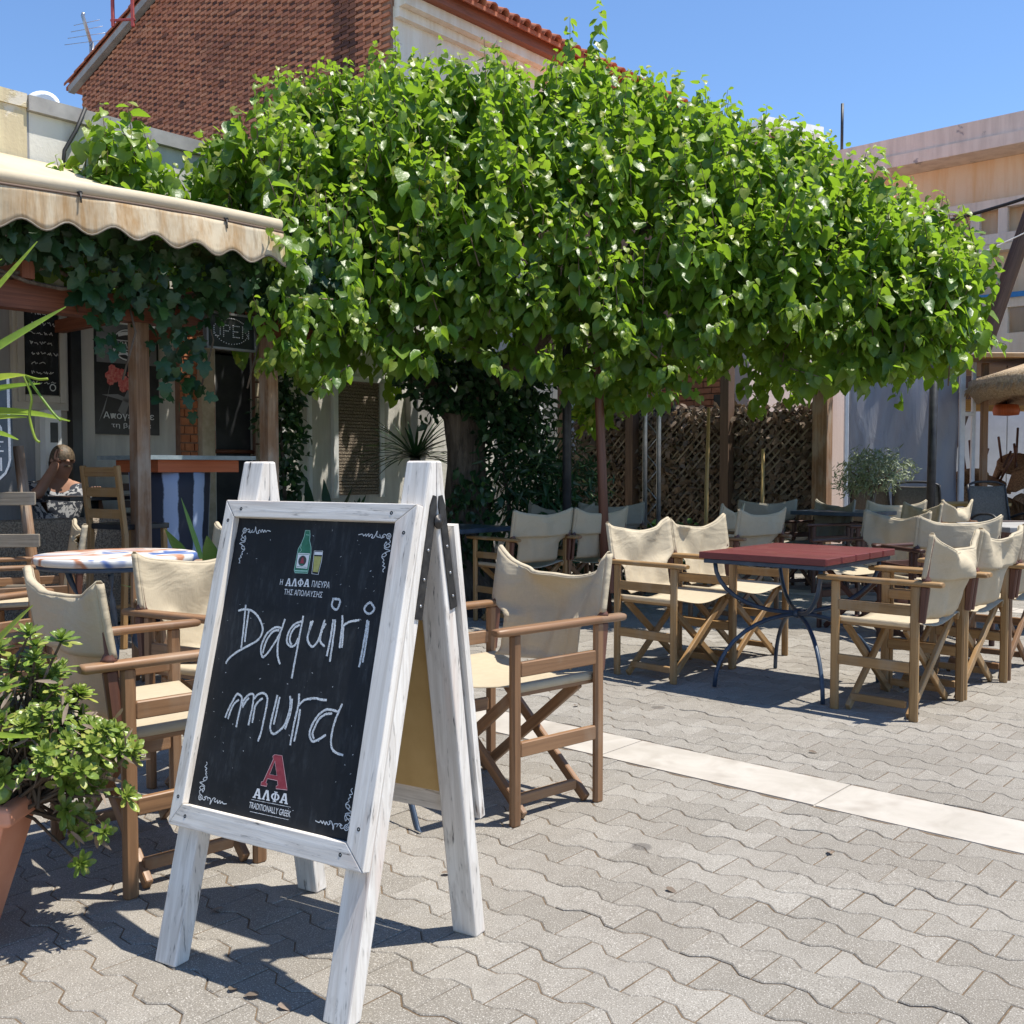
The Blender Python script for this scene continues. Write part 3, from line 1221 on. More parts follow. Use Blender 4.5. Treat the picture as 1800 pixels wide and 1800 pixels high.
# ---------------------------------------------------------------- café building (one storey, along the left)
FA = -8.3
PAR = 3.965
croot = empty('cafe_building', W(FA, 3.0), 0, 'low old cafe building with peeling plaster parapet behind the awning', 'building')
m = MB()
m.abox(FA - .3, FA, -3, 3.62, 0, PAR)
m.build('wall', 'wall_grey_paint', croot, label='grey painted wall under the awning')
m = MB()
m.abox(FA - .32, FA + .012, -3, 3.60, 3.05, PAR + .02)
m.abox(FA - .34, FA + .03, -3, 3.60, PAR + .022, PAR + .13)
m.build('parapet', 'plaster_yellow', croot, label='yellow plaster parapet with cracks')
m = MB()
m.abox(FA - .3, FA, 3.622, 5.27, 0, PAR)
m.abox(FA - .3, FA, 5.27, 5.66, 2.25, PAR)
m.abox(FA - .3, FA, 5.66, HB - .02, 0, PAR)
m.build('wall', 'plaster_white', croot)
m = MB()
m.abox(FA - .36, FA + .05, 3.605, HB - .02, PAR + .002, PAR + .12)
m.build('parapet_cap', 'concrete_low', croot)
m = MB()
m.abox(FA - 6, FA - .3, -3, HB - .02, 3.55, 3.75)
m.abox(FA - 6.2, FA - 6, -3, HB - .02, 0, 3.9)
m.abox(FA - 6, FA - .3, -3.2, -3, 0, 3.9)
m.build('roof', 'concrete_low', croot)
m = MB()
m.abox(FA - 1.6, FA - 1.5, 4.6, 6.3, 0, 3.5)
m.abox(FA - 1.5, FA - .3, 4.5, 4.6, 0, 3.5)
m.abox(FA - 1.5, FA - .3, 6.3, 6.4, 0, 3.5)
m.build('passage_wall', 'dark_interior', croot)
# pilaster boards, stained wall strip, brick pier, white column, stone quoin
m = MB()
m.abox(FA + .002, FA + .10, 3.885, 3.965, 0, 2.6)
m.build('dark_pilaster', 'black_paint', croot)
m = MB()
m.abox(FA + .002, FA + .07, 3.968, 4.085, 0, 2.6)
m.build('pilaster', 'shutter_paint', croot)
pier = MB()
pier.abox(FA + .002, FA + .075, 4.86, 5.03, 0, 2.6)
pier = pier.build('pier', 'mortar', croot)
zz = .02
rr = 0
while zz < 2.55:
    parts = ((4.865, 4.945), (4.955, 5.025)) if rr % 2 == 0 else ((4.865, 4.89), (4.90, 4.985), (4.995, 5.025))
    for b0, b1 in parts:
        m = MB()
        m.abox(FA + .06, FA + .09 + random.uniform(0, .008), b0, b1, zz, zz + .062)
        m.build('brick', 'brick_orange', pier)
    zz += .076
    rr += 1
m = MB()
m.abox(FA + .002, FA + .16, 5.032, 5.16, 0, 2.7)
m.build('column', 'stone_pale', croot)
m = MB()
for z0, z1 in ((1.55, 1.72), (1.74, 1.92), (1.3, 1.5)):
    m.abox(FA + .002, FA + .012, 5.175, 5.258, z0, z1)
m.build('pink_patch', 'red_paint', croot, label='faded plum paint blocks on the wall')
q = MB()
q.abox(FA + .002, FA + .05, 5.662, 5.76, 0, 2.5)
q = q.build('quoin', 'mortar', croot)
zz = 0
while zz < 2.4:
    h = random.uniform(.11, .2)
    m = MB()
    m.abox(FA + .03, FA + .07 + random.uniform(0, .02), 5.665, 5.75 + random.uniform(-.01, .012), zz + .008, zz + h - .008)
    m.build('stone', 'stone_pale', q)
    zz += h
m = MB()
m.abox(FA - .06, FA - .02, 5.275, 5.655, .02, 2.2)
dd = m.build('dark_doorway', 'dark_interior', croot)  # dark sheet filling the opening, stands in for the unlit interior
m = MB()
m.tube([W(FA + .02, 5.2, 1.31), W(FA + .02, 5.66, 1.31)], .018, 6)
m.build('rail', 'wood_red_beam', croot)
# louvred window in the pale wall
win = MB()
win.abox(FA + .002, FA + .05, 6.60, 6.66, .85, 2.05)
win.abox(FA + .002, FA + .05, 7.22, 7.28, .85, 2.05)
win.abox(FA + .002, FA + .08, 6.58, 7.30, 2.052, 2.10)
win = win.build('window_frame', 'white_paint', croot)
for k in range(34):
    m = MB()
    z = .88 + k * .0345
    m.hexa([W(FA + .012, 6.665, z), W(FA + .036, 6.665, z + .008), W(FA + .036, 7.215, z + .008), W(FA + .012, 7.215, z)],
           [W(FA + .012, 6.665, z + .026), W(FA + .036, 6.665, z + .034), W(FA + .036, 7.215, z + .034), W(FA + .012, 7.215, z + .026)])
    m.build('slat', 'wicker_brown', win)
m = MB()
m.abox(FA + .002, FA + .09, 7.62, 7.95, 1.35, 1.98)
m.build('meter_box', 'concrete_low', croot)
m = MB()
m.abox(FA + .002, FA + .035, 5.98, 6.03, .3, 2.3)
m.abox(FA + .002, FA + .035, 6.30, 6.34, .3, 2.3)
m.build('wall_batten', 'white_paint', croot)

# shuttered window with chalk menu
sw = MB()
sw.abox(FA + .002, FA + .05, 3.44, 3.875, 1.62, 2.62)
sw = sw.build('shutter', 'shutter_paint', croot)
m = MB()
for b0, b1, z0, z1 in ((3.47, 3.52, 1.68, 2.56), (3.80, 3.85, 1.68, 2.56), (3.522, 3.798, 1.68, 1.73), (3.522, 3.798, 2.51, 2.56)):
    m.abox(FA + .052, FA + .075, b0, b1, z0, z1)
m.build('shutter_moulding', 'shutter_paint', sw)
menu = MB()
menu.abox(FA + .053, FA + .07, 3.53, 3.79, 1.74, 2.46)
menu = menu.build('chalk_menu', 'chalkboard')
tag(menu, 'small chalk menu board on the pale shutter with handwritten lines', 'chalkboard')


def wall3(b0, z0, off):
    return lambda x, y, o: W(FA + off + o, b0 + x, z0 + y)


m = MB()
f3 = wall3(3.53, 1.74, .0715)
for k in range(8):
    y = .64 - k * .078
    x = .03 + random.uniform(0, .02)
    while x < (.22 if k != 5 else .12):
        w = random.uniform(.02, .05)
        pts = [(x + w * i / 6, y + random.uniform(-.014, .014)) for i in range(7)]
        ribbon(m, smooth_poly(pts, 2), .0045, f3)
        x += w + .012
pts = [(.21 + .022 * math.cos(t), .06 + .026 * math.sin(t)) for t in np.linspace(0, 6.4, 14)]
ribbon(m, pts, .008, f3)
o = m.build('chalk_writing', 'chalk', menu)
m = MB()
m.abox(FA + .002, FA + .10, 3.66, 3.79, 1.03, 1.62)
mbx = m.build('wall_box', 'white_paint', croot)
m = MB()
m.abox(FA + .101, FA + .106, 3.70, 3.76, 1.36, 1.52)
m.build('meter_window', 'black_paint', mbx)

# poster beside the pilaster
pz0, pz1, pb0, pb1 = 1.44, 2.46, 4.10, 4.68
poster = MB()
poster.abox(FA + .03, FA + .045, pb0, pb1, pz0, pz1)
poster = poster.build('wall_poster', 'black_paint')
tag(poster, 'black advertising poster with round logo, red flowers and white script', 'poster')
f3 = lambda x, y, o: W(FA + .0455 + o, pb0 + x, pz0 + y)
m = MB()
flat_poly(m, [(.02, .60), (.56, .60), (.56, 1.0), (.02, 1.0)], f3, .0005)
m.build('print_sky', 'poster_grey', poster)
m = MB()
flat_poly(m, [(.02, .93), (.5, .93), (.5, 1.0), (.05, 1.0)], f3, .001)
m.build('sunlit_box_strip', 'print_white', poster)  # white strip added in place of the sunlit box above the poster
m = MB()
cx, cy = .30, .76
flat_poly(m, [(cx + .15 * math.cos(t), cy + .14 * math.sin(t)) for t in np.linspace(0, 2 * math.pi, 28)[:-1]], f3, .0015)
m.build('logo_disc', 'print_dark', poster)
m = MB()
ribbon(m, [(cx + .138 * math.cos(t), cy + .128 * math.sin(t)) for t in np.linspace(0, 2 * math.pi, 30)], .012, f3, 0, .002)
for yy in (.035, -.045):
    ribbon(m, [(cx - .12, cy + yy), (cx + .12, cy + yy)], .008, f3, 0, .002)
ribbon(m, smooth_poly([(cx - .09, cy + .08), (cx, cy + .1), (cx + .09, cy + .08)]), .03, f3, 0, .002)
ribbon(m, smooth_poly([(cx - .09, cy - .08), (cx - .02, cy - .07), (cx + .03, cy - .1), (cx + .09, cy - .08)]), .026, f3, 0, .002)
m.build('logo_ring', 'print_white', poster)
m = MB()
for fx, fy, fr in ((.17, .50, .085), (.36, .52, .07), (.27, .43, .06)):
    for k in range(9):
        t = k * 2.4
        r = fr * (.25 + .08 * k)
        pts = [(fx + r * math.cos(t) + .035 * math.cos(q), fy + r * math.sin(t) * .9 + .035 * math.sin(q)) for q in np.linspace(0, 6.28, 8)[:-1]]
        flat_poly(m, pts, f3, .001 + .0003 * k)
m.build('print_flower', 'print_flower', poster)
m = MB()
for pts in ([(.03, .10), (.12, .35), (.14, .45), (.08, .2)], [(.2, .2), (.32, .44), (.36, .42), (.26, .15)], [(.06, .33), (.2, .3), (.3, .27), (.34, .29), (.2, .34)]):
    flat_poly(m, pts, f3, .001)
m.build('print_glint', 'poster_grey', poster)


def place_text(body, parent, origin, ux, uy, w, h, bold=0.0, mat='print_white', name='lettering', space=1.0):
    me = text_mesh(body, w, h, bold, name, mat, space)
    o = link(name, me, parent)
    ux, uy = Vector(ux).normalized(), Vector(uy).normalized()
    n = ux.cross(uy)
    M = Matrix((ux, uy, n)).transposed().to_4x4()
    M.translation = Vector(origin) - (wl_of(parent) if parent else Vector())
    o.matrix_local = M
    return o


place_text('ΔΡΑΚΟΥ', poster, f3(cx, cy, .003), E2, (0, 0, 1), .23, .055, .02)
place_text('Απογείωσε', poster, f3(.30, .155, .002), E2, (0, 0, 1), .46, .075)
place_text('τη βραδιά', poster, f3(.32, .075, .002), E2, (0, 0, 1), .36, .05)

# dish on the parapet
dish = MB()
dc = Vector((-4.51, 10.0, 4.60))
dish.lathe(dc, [(.01, 0), (.08, .008), (.13, .028), (.165, .05), (.17, .055), (.13, .034), (.08, .014), (.01, .008)], 28, True, W(.6, -.5, .25))
dish = dish.build('satellite_dish', 'dish_white')
tag(dish, 'white satellite dish on the cafe roof', 'satellite dish')
m = MB()
m.tube([(-4.53, 10.03, 3.74), (-4.53, 10.03, 4.66)], .025)
m.build('stand', 'steel_pole', dish)
# loose cables along the parapet
m = MB()
m.tube([W(FA + .06, b, 3.42 + .05 * math.sin(b * 2.2) - .02 * b) for b in np.linspace(1.5, 4.0, 14)] , .012, 6)
tag(m.build('wall_cable', 'cable_black'), 'black cable sagging along the cafe parapet', 'cable')
m = MB()
m.tube([W(FA + .07, 4.05, 4.09), W(FA + .05, 3.98, 3.9), W(FA + .09, 3.86, 3.7), W(FA + .05, 3.84, 3.3)], .016, 6)
tag(m.build('roof_cable', 'cable_black'), 'thick black cable hanging over the white parapet', 'cable')

# ---------------------------------------------------------------- tiled house behind the lattice
SA_, SB0, SB1 = -6.3, 11.6, 17.9
sroot = empty('tiled_house', W(SA_, SB0), 0, 'pale pink house with orange tiled eave at right behind the tree', 'house')
m = MB()
m.abox(SA_ - .25, SA_, SB0, SB1, 0, 4.97)
m.abox(-11, SA_ - .25, SB1 - .25, SB1, 0, 4.97)
m.abox(-11, -10.75, SB0 + .25, SB1 - .25, 0, 4.97)
m.build('side_wall', 'plaster_pink', sroot)
m = MB()
m.abox(-11, SA_ - .26, SB0 + .03, SB0 + .25, 0, 4.92)
front = m.build('front_wall', 'mortar', sroot)
z = 1.5
r = 0
bmm = MB()
bmm.box((-.12, 0, 0), (.12, .05, .062))
bme = None
while z < 3.0:
    a = -10.9 + (.13 if r % 2 else 0)
    while a < SA_ - .3:
        if -8.6 < a < -6.5 and z > 1.7 and z < 2.6:
            m = MB()
            m.abox(a, a + .24, SB0 + random.uniform(.0, .006), SB0 + .06, z, z + .064)
            m.build('brick', 'brick_orange', front)
        a += .254
    z += .078
    r += 1
m = MB()
m.abox(-8.0, -6.9, SB0 - .01, SB0 + .02, .2, 1.95)
m.abox(-6.8, -6.5, SB0 - .01, SB0 + .02, .2, 2.1)
m.build('dark_opening', 'black_paint', sroot)
m = MB()
m.hexa([W(SA_ + .35, SB0 - .3, 5.0), W(-8.25, SB0 - .3, 5.42), W(-8.25, SB1 + .2, 5.42), W(SA_ + .35, SB1 + .2, 5.0)],
       [W(SA_ + .35, SB0 - .3, 5.08), W(-8.25, SB0 - .3, 5.5), W(-8.25, SB1 + .2, 5.5), W(SA_ + .35, SB1 + .2, 5.08)])
m.hexa([W(-11.35, SB0 - .3, 5.0), W(-8.25, SB0 - .3, 5.42), W(-8.25, SB1 + .2, 5.42), W(-11.35, SB1 + .2, 5.0)],
       [W(-11.35, SB0 - .3, 5.08), W(-8.25, SB0 - .3, 5.5), W(-8.25, SB1 + .2, 5.5), W(-11.35, SB1 + .2, 5.08)])
sroof = m.build('roof', 'terracotta', sroot)
t0 = half_tile((0, 0, 0), (-.5 * E1.x, -.5 * E1.y, .5 * .17), .085)
tme = t0.mesh('tile', 'terracotta')
for k in range(31):
    o = link('tile', tme, sroof)
    o.location = W(SA_ + .40, SB0 - .2 + k * .212, 5.09 + random.uniform(-.005, .005)) - sroot.location

# ---------------------------------------------------------------- apartment block at right
RB = 19.6
rroot = empty('apartment_block', W(-6, RB), 0, 'cream apartment block with weathered grey roof parapet at right', 'building')
A0, A1 = -9.9, 2.5
m = MB()
m.abox(A0, A1, RB - .02, RB + .2, 7.08, 7.42)
m.abox(A0, A0 + .2, RB + .2, RB + 9, 7.08, 7.42)
m.build('roof_parapet', 'plaster_grey', rroot)
m = MB()
m.abox(A0 - .04, A1, RB - .08, RB + 9, 6.86, 7.075)
m.build('roof_slab', 'plaster_grey', rroot)
m = MB()
m.abox(A0 + .3, A1, RB + .62, RB + 9, 3.0, 6.855)
m.build('upper_wall', 'plaster_orange', rroot)
m = MB()
m.abox(A0 + .2, A1, RB + 1.6, RB + 9, 0, 2.7)
m.build('lower_wall', 'plaster_cream', rroot)
for k, (z0, zs) in enumerate(((2.72, .28), (0.0, 0))):
    if not zs:
        continue
    m = MB()
    m.abox(A0 + .1, A1, RB + .1, RB + 9, z0, z0 + zs)
    m.build('balcony_slab', 'plaster_cream', rroot)
# balustrades with pierced blocks
bal = empty('tmp_none')
bpy.data.objects.remove(bal)
for zi, (zb, zt, mat, bfront) in enumerate(((5.25, 6.05, 'plaster_grey', RB + .35), (3.1, 4.2, 'plaster_cream', RB + .12))):
    m = MB()
    m.abox(A0 + 2.5 if zi == 0 else A0 + .1, A1, bfront, bfront + .16, zb, zt - .62)
    m.abox(A0 + 2.5 if zi == 0 else A0 + .1, A1, bfront, bfront + .16, zt - .16, zt)
    b_ = m.build('balustrade', mat, rroot)
    a = A0 + (2.6 if zi == 0 else .3)
    while a < A1 - .5:
        m = MB()
        m.abox(a, a + .16, bfront + .02, bfront + .14, zt - .618, zt - .162)
        m.build('baluster', mat, b_)
        a += .48
m = MB()
m.abox(A0 + 2.5, A1, RB + .36, RB + .62, 5.12, 5.245)
m.build('balcony_floor', 'plaster_cream', rroot)
m = MB()
m.abox(A0 + .1, A1, RB + .08, RB + .118, 4.21, 4.30)
m.build('blue_rail', 'blue_paint', rroot)
for a in (-8.6, -7.2, -5.6, -4.2):
    m = MB()
    m.abox(a, a + .8, RB + 1.56, RB + 1.62, .6, 2.2)
    m.build('window', 'dark_interior', rroot)
m = MB()
m.abox(A0 + .2, A1, RB + 1.5, RB + 1.58, 2.2, 2.26)
m.tube([W(-5.3, RB + 1.5, .0), W(-5.3, RB + 1.5, 6.5)], .05)
m.build('drain_pipe', 'plaster_cream', rroot)
m = MB()
m.tube([W(-8.72, RB + .1, 7.4), W(-8.72, RB + .1, 8.35)], .03)
m.build('roof_rod', 'iron_black', rroot)
# rooftop hut further back
hut = empty('rooftop_hut', W(-14.5, 24), 0, 'small white rooftop hut peeking over the tree', 'building')
hc = aty_c = Vector((6.6, 24.0, 0))
m = MB()
m.hexa([(5.9, 24, 0), (7.1, 24.6, 0), (6.8, 27, 0), (5.4, 26, 0)], [(5.9, 24, 9.0), (7.1, 24.6, 9.0), (6.8, 27, 9.0), (5.4, 26, 9.0)])
m.build('wall', 'white_paint', hut)
m = MB()
m.hexa([(5.7, 23.7, 9.01), (7.35, 24.5, 9.01), (7.0, 27.3, 9.01), (5.2, 26.3, 9.01)], [(5.7, 23.7, 9.2), (7.35, 24.5, 9.2), (7.0, 27.3, 9.2), (5.2, 26.3, 9.2)])
m.build('roof', 'white_paint', hut)

# leaning timber pole and its wires
m = MB()
m.tube([(6.31, 16, 0), (7.05, 16, 2.2), (8.0, 16, 5.05), (8.75, 16, 7.3)], [.13, .125, .115, .10], 10)
pole = m.build('utility_pole', 'wood_dark_brown')
tag(pole, 'leaning brown timber utility pole at the right edge', 'pole')
m = MB()
pts = [(7.0 + 2.4 * t, 17.5 - 2.5 * t, 5.25 + .55 * t - .35 * t * (1 - t)) for t in np.linspace(-.2, 1.3, 14)]
m.tube(pts, .028, 6)
tag(m.build('power_cable', 'cable_black'), 'thick twisted black power cable in front of the apartment block', 'cable')
m = MB()
pts = [(6.6 + 2.4 * t, 15.5 - 1.5 * t, 4.2 + 1.25 * t - .3 * t * (1 - t)) for t in np.linspace(-.3, 1.3, 14)]
m.tube(pts, .009, 5)
tag(m.build('white_wire', 'white_paint'), 'thin white wire rising to the right above the tree', 'cable')

# ---------------------------------------------------------------- the mulberry tree
TB = Vector((-0.47, 9.3, 0))
tree = empty('mulberry_tree', TB, 0, 'broad mulberry tree with dense bright green crown over the terrace', 'tree')


def gnarl(p0, p1, r0, r1, seg=8, wob=.06, n=12, seed=0):
    rg = random.Random(seed)
    p0, p1 = Vector(p0), Vector(p1)
    pts, rs = [], []
    for i in range(seg + 1):
        t = i / seg
        p = p0.lerp(p1, t) + Vector((rg.uniform(-wob, wob), rg.uniform(-wob, wob), rg.uniform(-wob, wob) * .5)) * (0 if i in (0, seg) else 1)
        pts.append(p)
        rs.append((r0 + (r1 - r0) * t) * rg.uniform(.9, 1.12))
    return pts, rs


m = MB()
rings = []
for i in range(13):
    t = i / 12
    z = 1.75 * t
    r = .24 - .10 * t + .16 * math.exp(-t * 7) + .07 * max(0, t - .75) * 4 * .5
    ring = []
    for k in range(20):
        q = 2 * math.pi * k / 20
        rr = r * (1 + .13 * math.sin(3 * q + 1.5 * t) + .08 * math.sin(7 * q - 4 * t) + .05 * math.sin(11 * q + 9 * t))
        ring.append(TB + Vector((rr * math.cos(q) + .05 * math.sin(3 * t), rr * math.sin(q), z)))
    rings.append(ring)
m.loft(rings)
m.build('trunk', 'bark', tree)
limbs = [((-.47, 9.3, 1.6), (-1.7, 8.8, 2.9), .13, .06), ((-.47, 9.3, 1.6), (.9, 8.7, 2.8), .14, .06), ((-.45, 9.3, 1.65), (-.3, 9.9, 3.4), .13, .05),
         ((.9, 8.7, 2.8), (2.4, 8.7, 2.7), .065, .04), ((2.4, 8.7, 2.7), (3.7, 8.8, 2.55), .045, .02), ((-1.7, 8.8, 2.9), (-3.0, 8.6, 3.1), .06, .03),
         ((-.4, 9.2, 2.2), (.2, 8.1, 3.1), .09, .04), ((.9, 8.7, 2.8), (1.3, 9.8, 3.6), .06, .03), ((-.3, 9.9, 3.4), (.3, 10.2, 4.2), .05, .02), ((.3, 8.9, 2.4), (1.7, 8.0, 2.2), .06, .03)]
for i, (a, b, r0, r1) in enumerate(limbs):
    m = MB()
    p, r = gnarl(a, b, r0, r1, 8, .07, 10, i)
    m.tube(p, r, 10)
    m.build('limb', 'bark', tree)

TX = [-2.45, -2.15, -1.74, -1.07, -.1, .74, 1.33, 1.89, 2.3, 2.76, 3.37, 4.0, 4.35]
TZ = [3.3, 4.30, 4.25, 4.48, 4.40, 4.45, 4.28, 4.08, 3.88, 3.66, 3.25, 2.85, 2.4]
BX = [-2.45, -1.9, -1.2, -.72, 0, .84, 1.48, 2.1, 2.75, 3.1, 3.5, 4.35]
BZ = [2.25, 2.2, 2.2, 2.1, 2.22, 2.02, 2.1, 2.1, 1.98, 2.05, 2.2, 2.35]
YC, RY = 9.25, 1.85
shoots = []


def add_shoot(base, d, ln, n, size, young=1.0):
    shoots.append((base, d, ln, n, size, young))


rg = random.Random(5)
UP = Vector((0, 0, 1))
for k in range(2150):
    x = rg.uniform(-2.35, 4.25)
    top, bot = np.interp(x, TX, TZ), np.interp(x, BX, BZ)
    fade = max(0.0, min(1, (x + 2.6) / .5, (4.5 - x) / .7))
    ry = RY * (.5 + .5 * fade)
    u = rg.random()
    if u < .70:
        ph = math.radians(rg.uniform(0, 105))          # the sunny dome towards the square
    elif u < .84:
        ph = math.radians(rg.uniform(100, 180))        # its far side
    elif u < .915:
        ph = math.radians(rg.uniform(-8, 14))         # hanging skirt
    else:
        ph = None                                      # inside
    if ph is None:
        p = Vector((x, YC + rg.uniform(-.8, .8) * ry, bot + rg.random() ** 1.5 * (top - bot) * .6))
        outw = Vector((0, -.4, .2))
        sz = .1
    else:
        c, sz = math.cos(ph), math.sin(ph)
        depth = rg.choice([1.0, 1.0, 1.0, .94, .86, .74])
        p = Vector((x, YC - ry * c * depth, bot + (top - bot) * (math.copysign(abs(sz) ** .85, sz)) * depth))
        outw = Vector(((x - .9) * .10, -c, sz * .5))
    q = p.x / p.y
    if q > .447 or (q > .37 and p.z < 1.95 + (q - .37) * 4.5) or (q < -.245 and p.z > 2.0) or q < -.262:
        continue
    p.y += rg.uniform(-.10, .15) + (.05) * math.sin(p.x * 8.0 + 1.7 * math.sin(p.z * 3))
    p.z += .10 * math.sin(p.x * 5.3 + p.y * 7.1) * max(0, sz)
    if sz > .12:
        d = UP * 1.0 + outw * .30
    else:
        d = outw * .85 + UP * rg.uniform(-.5, .35)
    d += Vector((rg.uniform(-.42, .42), rg.uniform(-.38, .38), rg.uniform(-.1, .25)))
    d.normalize()
    ln = rg.uniform(.34, .70)
    base = p - d * ln * rg.uniform(.45, .85)
    add_shoot(base, d, ln, int(ln * rg.uniform(28, 36)), rg.uniform(.088, .145), 1.0 if sz > .12 else .4)
# tall water shoots breaking the outline
for x, z, dx in ((-2.08, 4.25, -.03), (-1.66, 4.1, .1), (-1.2, 4.3, -.05), (-1.04, 4.45, 0), (-.72, 4.35, .05), (-.45, 4.3, 0), (-.1, 4.4, -.04), (.3, 4.25, .05), (.70, 4.5, .06), (1.05, 4.3, .1),
                 (1.35, 4.3, 0), (1.85, 4.05, .1), (2.2, 3.85, .08), (2.65, 3.6, .12), (3.1, 3.35, .1), (3.4, 3.25, .05), (3.85, 2.9, .15), (4.15, 2.75, .2), (2.4, 3.7, 0), (.5, 4.4, 0)):
    add_shoot(Vector((x, 9.15 + rg.uniform(-.3, .3), z - .30)), Vector((dx, rg.uniform(-.1, .05), 1)).normalized(), rg.uniform(.6, .95), 30, .135)
# the low branch reaching left above the awning
for k in range(190):
    x = rg.uniform(-4.05, -1.9)
    t = (x + 4.05) / 2.15
    top = np.interp(x, [-4.1, -3.7, -3.35, -3.0, -2.7, -2.3, -1.9], [3.05, 3.4, 3.95, 3.95, 3.6, 3.95, 4.05])
    z = rg.uniform(2.9, top)
    d = Vector((rg.uniform(-.35, .3), rg.uniform(-.5, .2), 1)).normalized()
    add_shoot(Vector((x, rg.uniform(8.1, 9.0), z - .35)), d, rg.uniform(.35, .6), 14, rg.uniform(.12, .16), .8)
# spray reaching over the right end of the awning
for k in range(30):
    x = rg.uniform(-1.62, -1.1)
    z = rg.uniform(1.85, 2.75)
    add_shoot(Vector((x, rg.uniform(6.75, 7.3), z)), Vector((rg.uniform(-.4, .3), -.4, rg.uniform(-.5, .6))).normalized(), .40, 14, rg.uniform(.09, .12), .7)
# small hanging sprays
for x, y, z in ((.95, 7.7, 1.86), (1.15, 7.8, 1.84), (2.65, 7.5, 1.84), (2.8, 7.5, 1.86), (2.5, 7.6, 1.84), (-.75, 7.4, 1.9), (-1.95, 7.5, 2.05), (-2.1, 7.4, 2.2), (3.25, 7.6, 2.05), (3.4, 7.8, 2.2), (.75, 8.0, 1.82)):
    for q in range(3):
        add_shoot(Vector((x + rg.uniform(-.15, .15), y + .2, z + .15)), Vector((rg.uniform(-.5, .5), -.6, rg.uniform(-.5, .1))).normalized(), .42, 11, .15, .5)

P, TD, ND, S, Y = [], [], [], [], []
ga = 2.399
stems = MB()
for base, d, ln, n, size, yg in shoots:
    a = d.orthogonal().normalized()
    b = d.cross(a)
    ph0 = rg.random() * 6.28
    tip = base + d * ln
    if rg.random() < .5:
        stems.tube([base, base + d * ln * .5, tip], [.007, .005, .002], 3, caps=False)
    for i in range(n):
        t = (i + .5) / n
        ph = ph0 + ga * i
        out = a * math.cos(ph) + b * math.sin(ph)
        pet = (out * .8 + d * (.35 + .5 * t)).normalized()
        s = size * (1.05 - .62 * max(0, (t - .45) / .55) ** 1.5) * rg.uniform(.75, 1.15)
        p = base + d * (ln * t) + pet * s * .30
        td = pet * .55 + Vector((0, 0, -.80 + .9 * max(0, t - .65))) + Vector((rg.uniform(-.42, .42), rg.uniform(-.42, .42), rg.uniform(-.35, .35)))
        nd = pet * .62 + Vector((.18, 0, .62)) + Vector((rg.uniform(-.55, .55), rg.uniform(-.55, .55), rg.uniform(-.3, .4)))
        P.append(p)
        TD.append(td)
        ND.append(nd)
        S.append(s)
        Y.append(yg * max(0, (t - .66) / .34) ** 1.3 * rg.uniform(.35, 1.0) + (.16 * rg.random()))
P, TD, ND, S, Y = np.array(P), np.array(TD), np.array(ND), np.array(S), np.array(Y)
FR = frames(TD, ND)
TI = RNG.random(len(P))
# the leaves that show largest stay single
pxl = 900 + 1800 * P[:, 0] / P[:, 1]
face = np.abs(FR[:, 1, 2])
score = P[:, 1] - 2.0 * S - .5 * face + np.where((np.abs(pxl - 900) < 890) & (P[:, 2] > 1.5) & (S > .11), 0, 50)
order = np.argsort(score)
single = order[:300]
rest = np.setdiff1d(np.arange(len(P)), single)
base = Vector(TB)
LVAR = vary_leaves(HEART, 12, RNG)
lm = [leaf_mesh('leaf', (LVAR[q], HEART[1]), 'leaf_mulberry', y) for q, y in enumerate((0.0, .08, .16, .05, .12, 0, .2, .1, .03, .15, .06, .1))]
for k, i in enumerate(single):
    put_leaf('leaf', lm[k % 12], tree, base, P[i], FR[i], S[i])
me = stuff_mesh('foliage', vary_leaves(HEART, len(rest), RNG), HEART[1], FR[rest] * S[rest][:, None, None], P[rest] - np.array(base), 'leaf_mulberry', TI[rest], {'young': Y[rest]})
tag(link('foliage', me, tree), kind='stuff')
stems.build('twigs', 'leaf_dry', tree, kind='stuff')

# ---------------------------------------------------------------- props and posts under the crown


def pole_thing(name, pts, r, mat, label, cat='pole', n=10):
    m = MB()
    m.tube(pts, r, n)
    o = m.build(name, mat)
    return tag(o, label, cat)


pole_thing('support_pole', [(.745, 8.0, 0), (.70, 7.95, 1.1), (.655, 7.9, 2.05), (.62, 7.9, 2.6)], [.042, .038, .034, .03], 'wood_redbrown', 'leaning brown wooden prop holding up the tree crown')
pole_thing('iron_post', [(.46, 8.55, 0), (.455, 8.55, 3.0)], .038, 'iron_black', 'black painted iron post with flaking paint under the tree')
lat = empty('lattice_mast', (1.26, 9.4, 0), 0, 'thin steel mast of two tubes with wire bracing under the tree', 'mast')
for x in (1.22, 1.345):
    m = MB()
    m.tube([(x, 9.4, 0), (x, 9.4, 3.2)], .022)
    m.build('tube', 'steel_pole', lat)
for k in range(9):
    m = MB()
    z = .1 + k * .3
    m.tube([(1.22, 9.4, z), (1.345, 9.4, z + .15), (1.22, 9.4, z + .3)], .006, 5)
    m.build('brace', 'steel_pole', lat)
pole_thing('bamboo_cane', [(1.90, 10.05, 0), (1.91, 10.05, 1.0), (1.925, 10.05, 1.75)], [.022, .02, .016], 'bamboo', 'yellow bamboo cane standing before the lattice fence')
pole_thing('bamboo_cane', [(2.52, 10.3, 0), (2.52, 10.3, 1.35)], [.02, .016], 'bamboo', 'short bamboo cane right of the brown fence post')
pole_thing('drain_pole', [(4.49, 11.0, 0), (4.52, 11.0, 2.6)], .045, 'iron_black', 'black pole in front of the plastic tent wall')

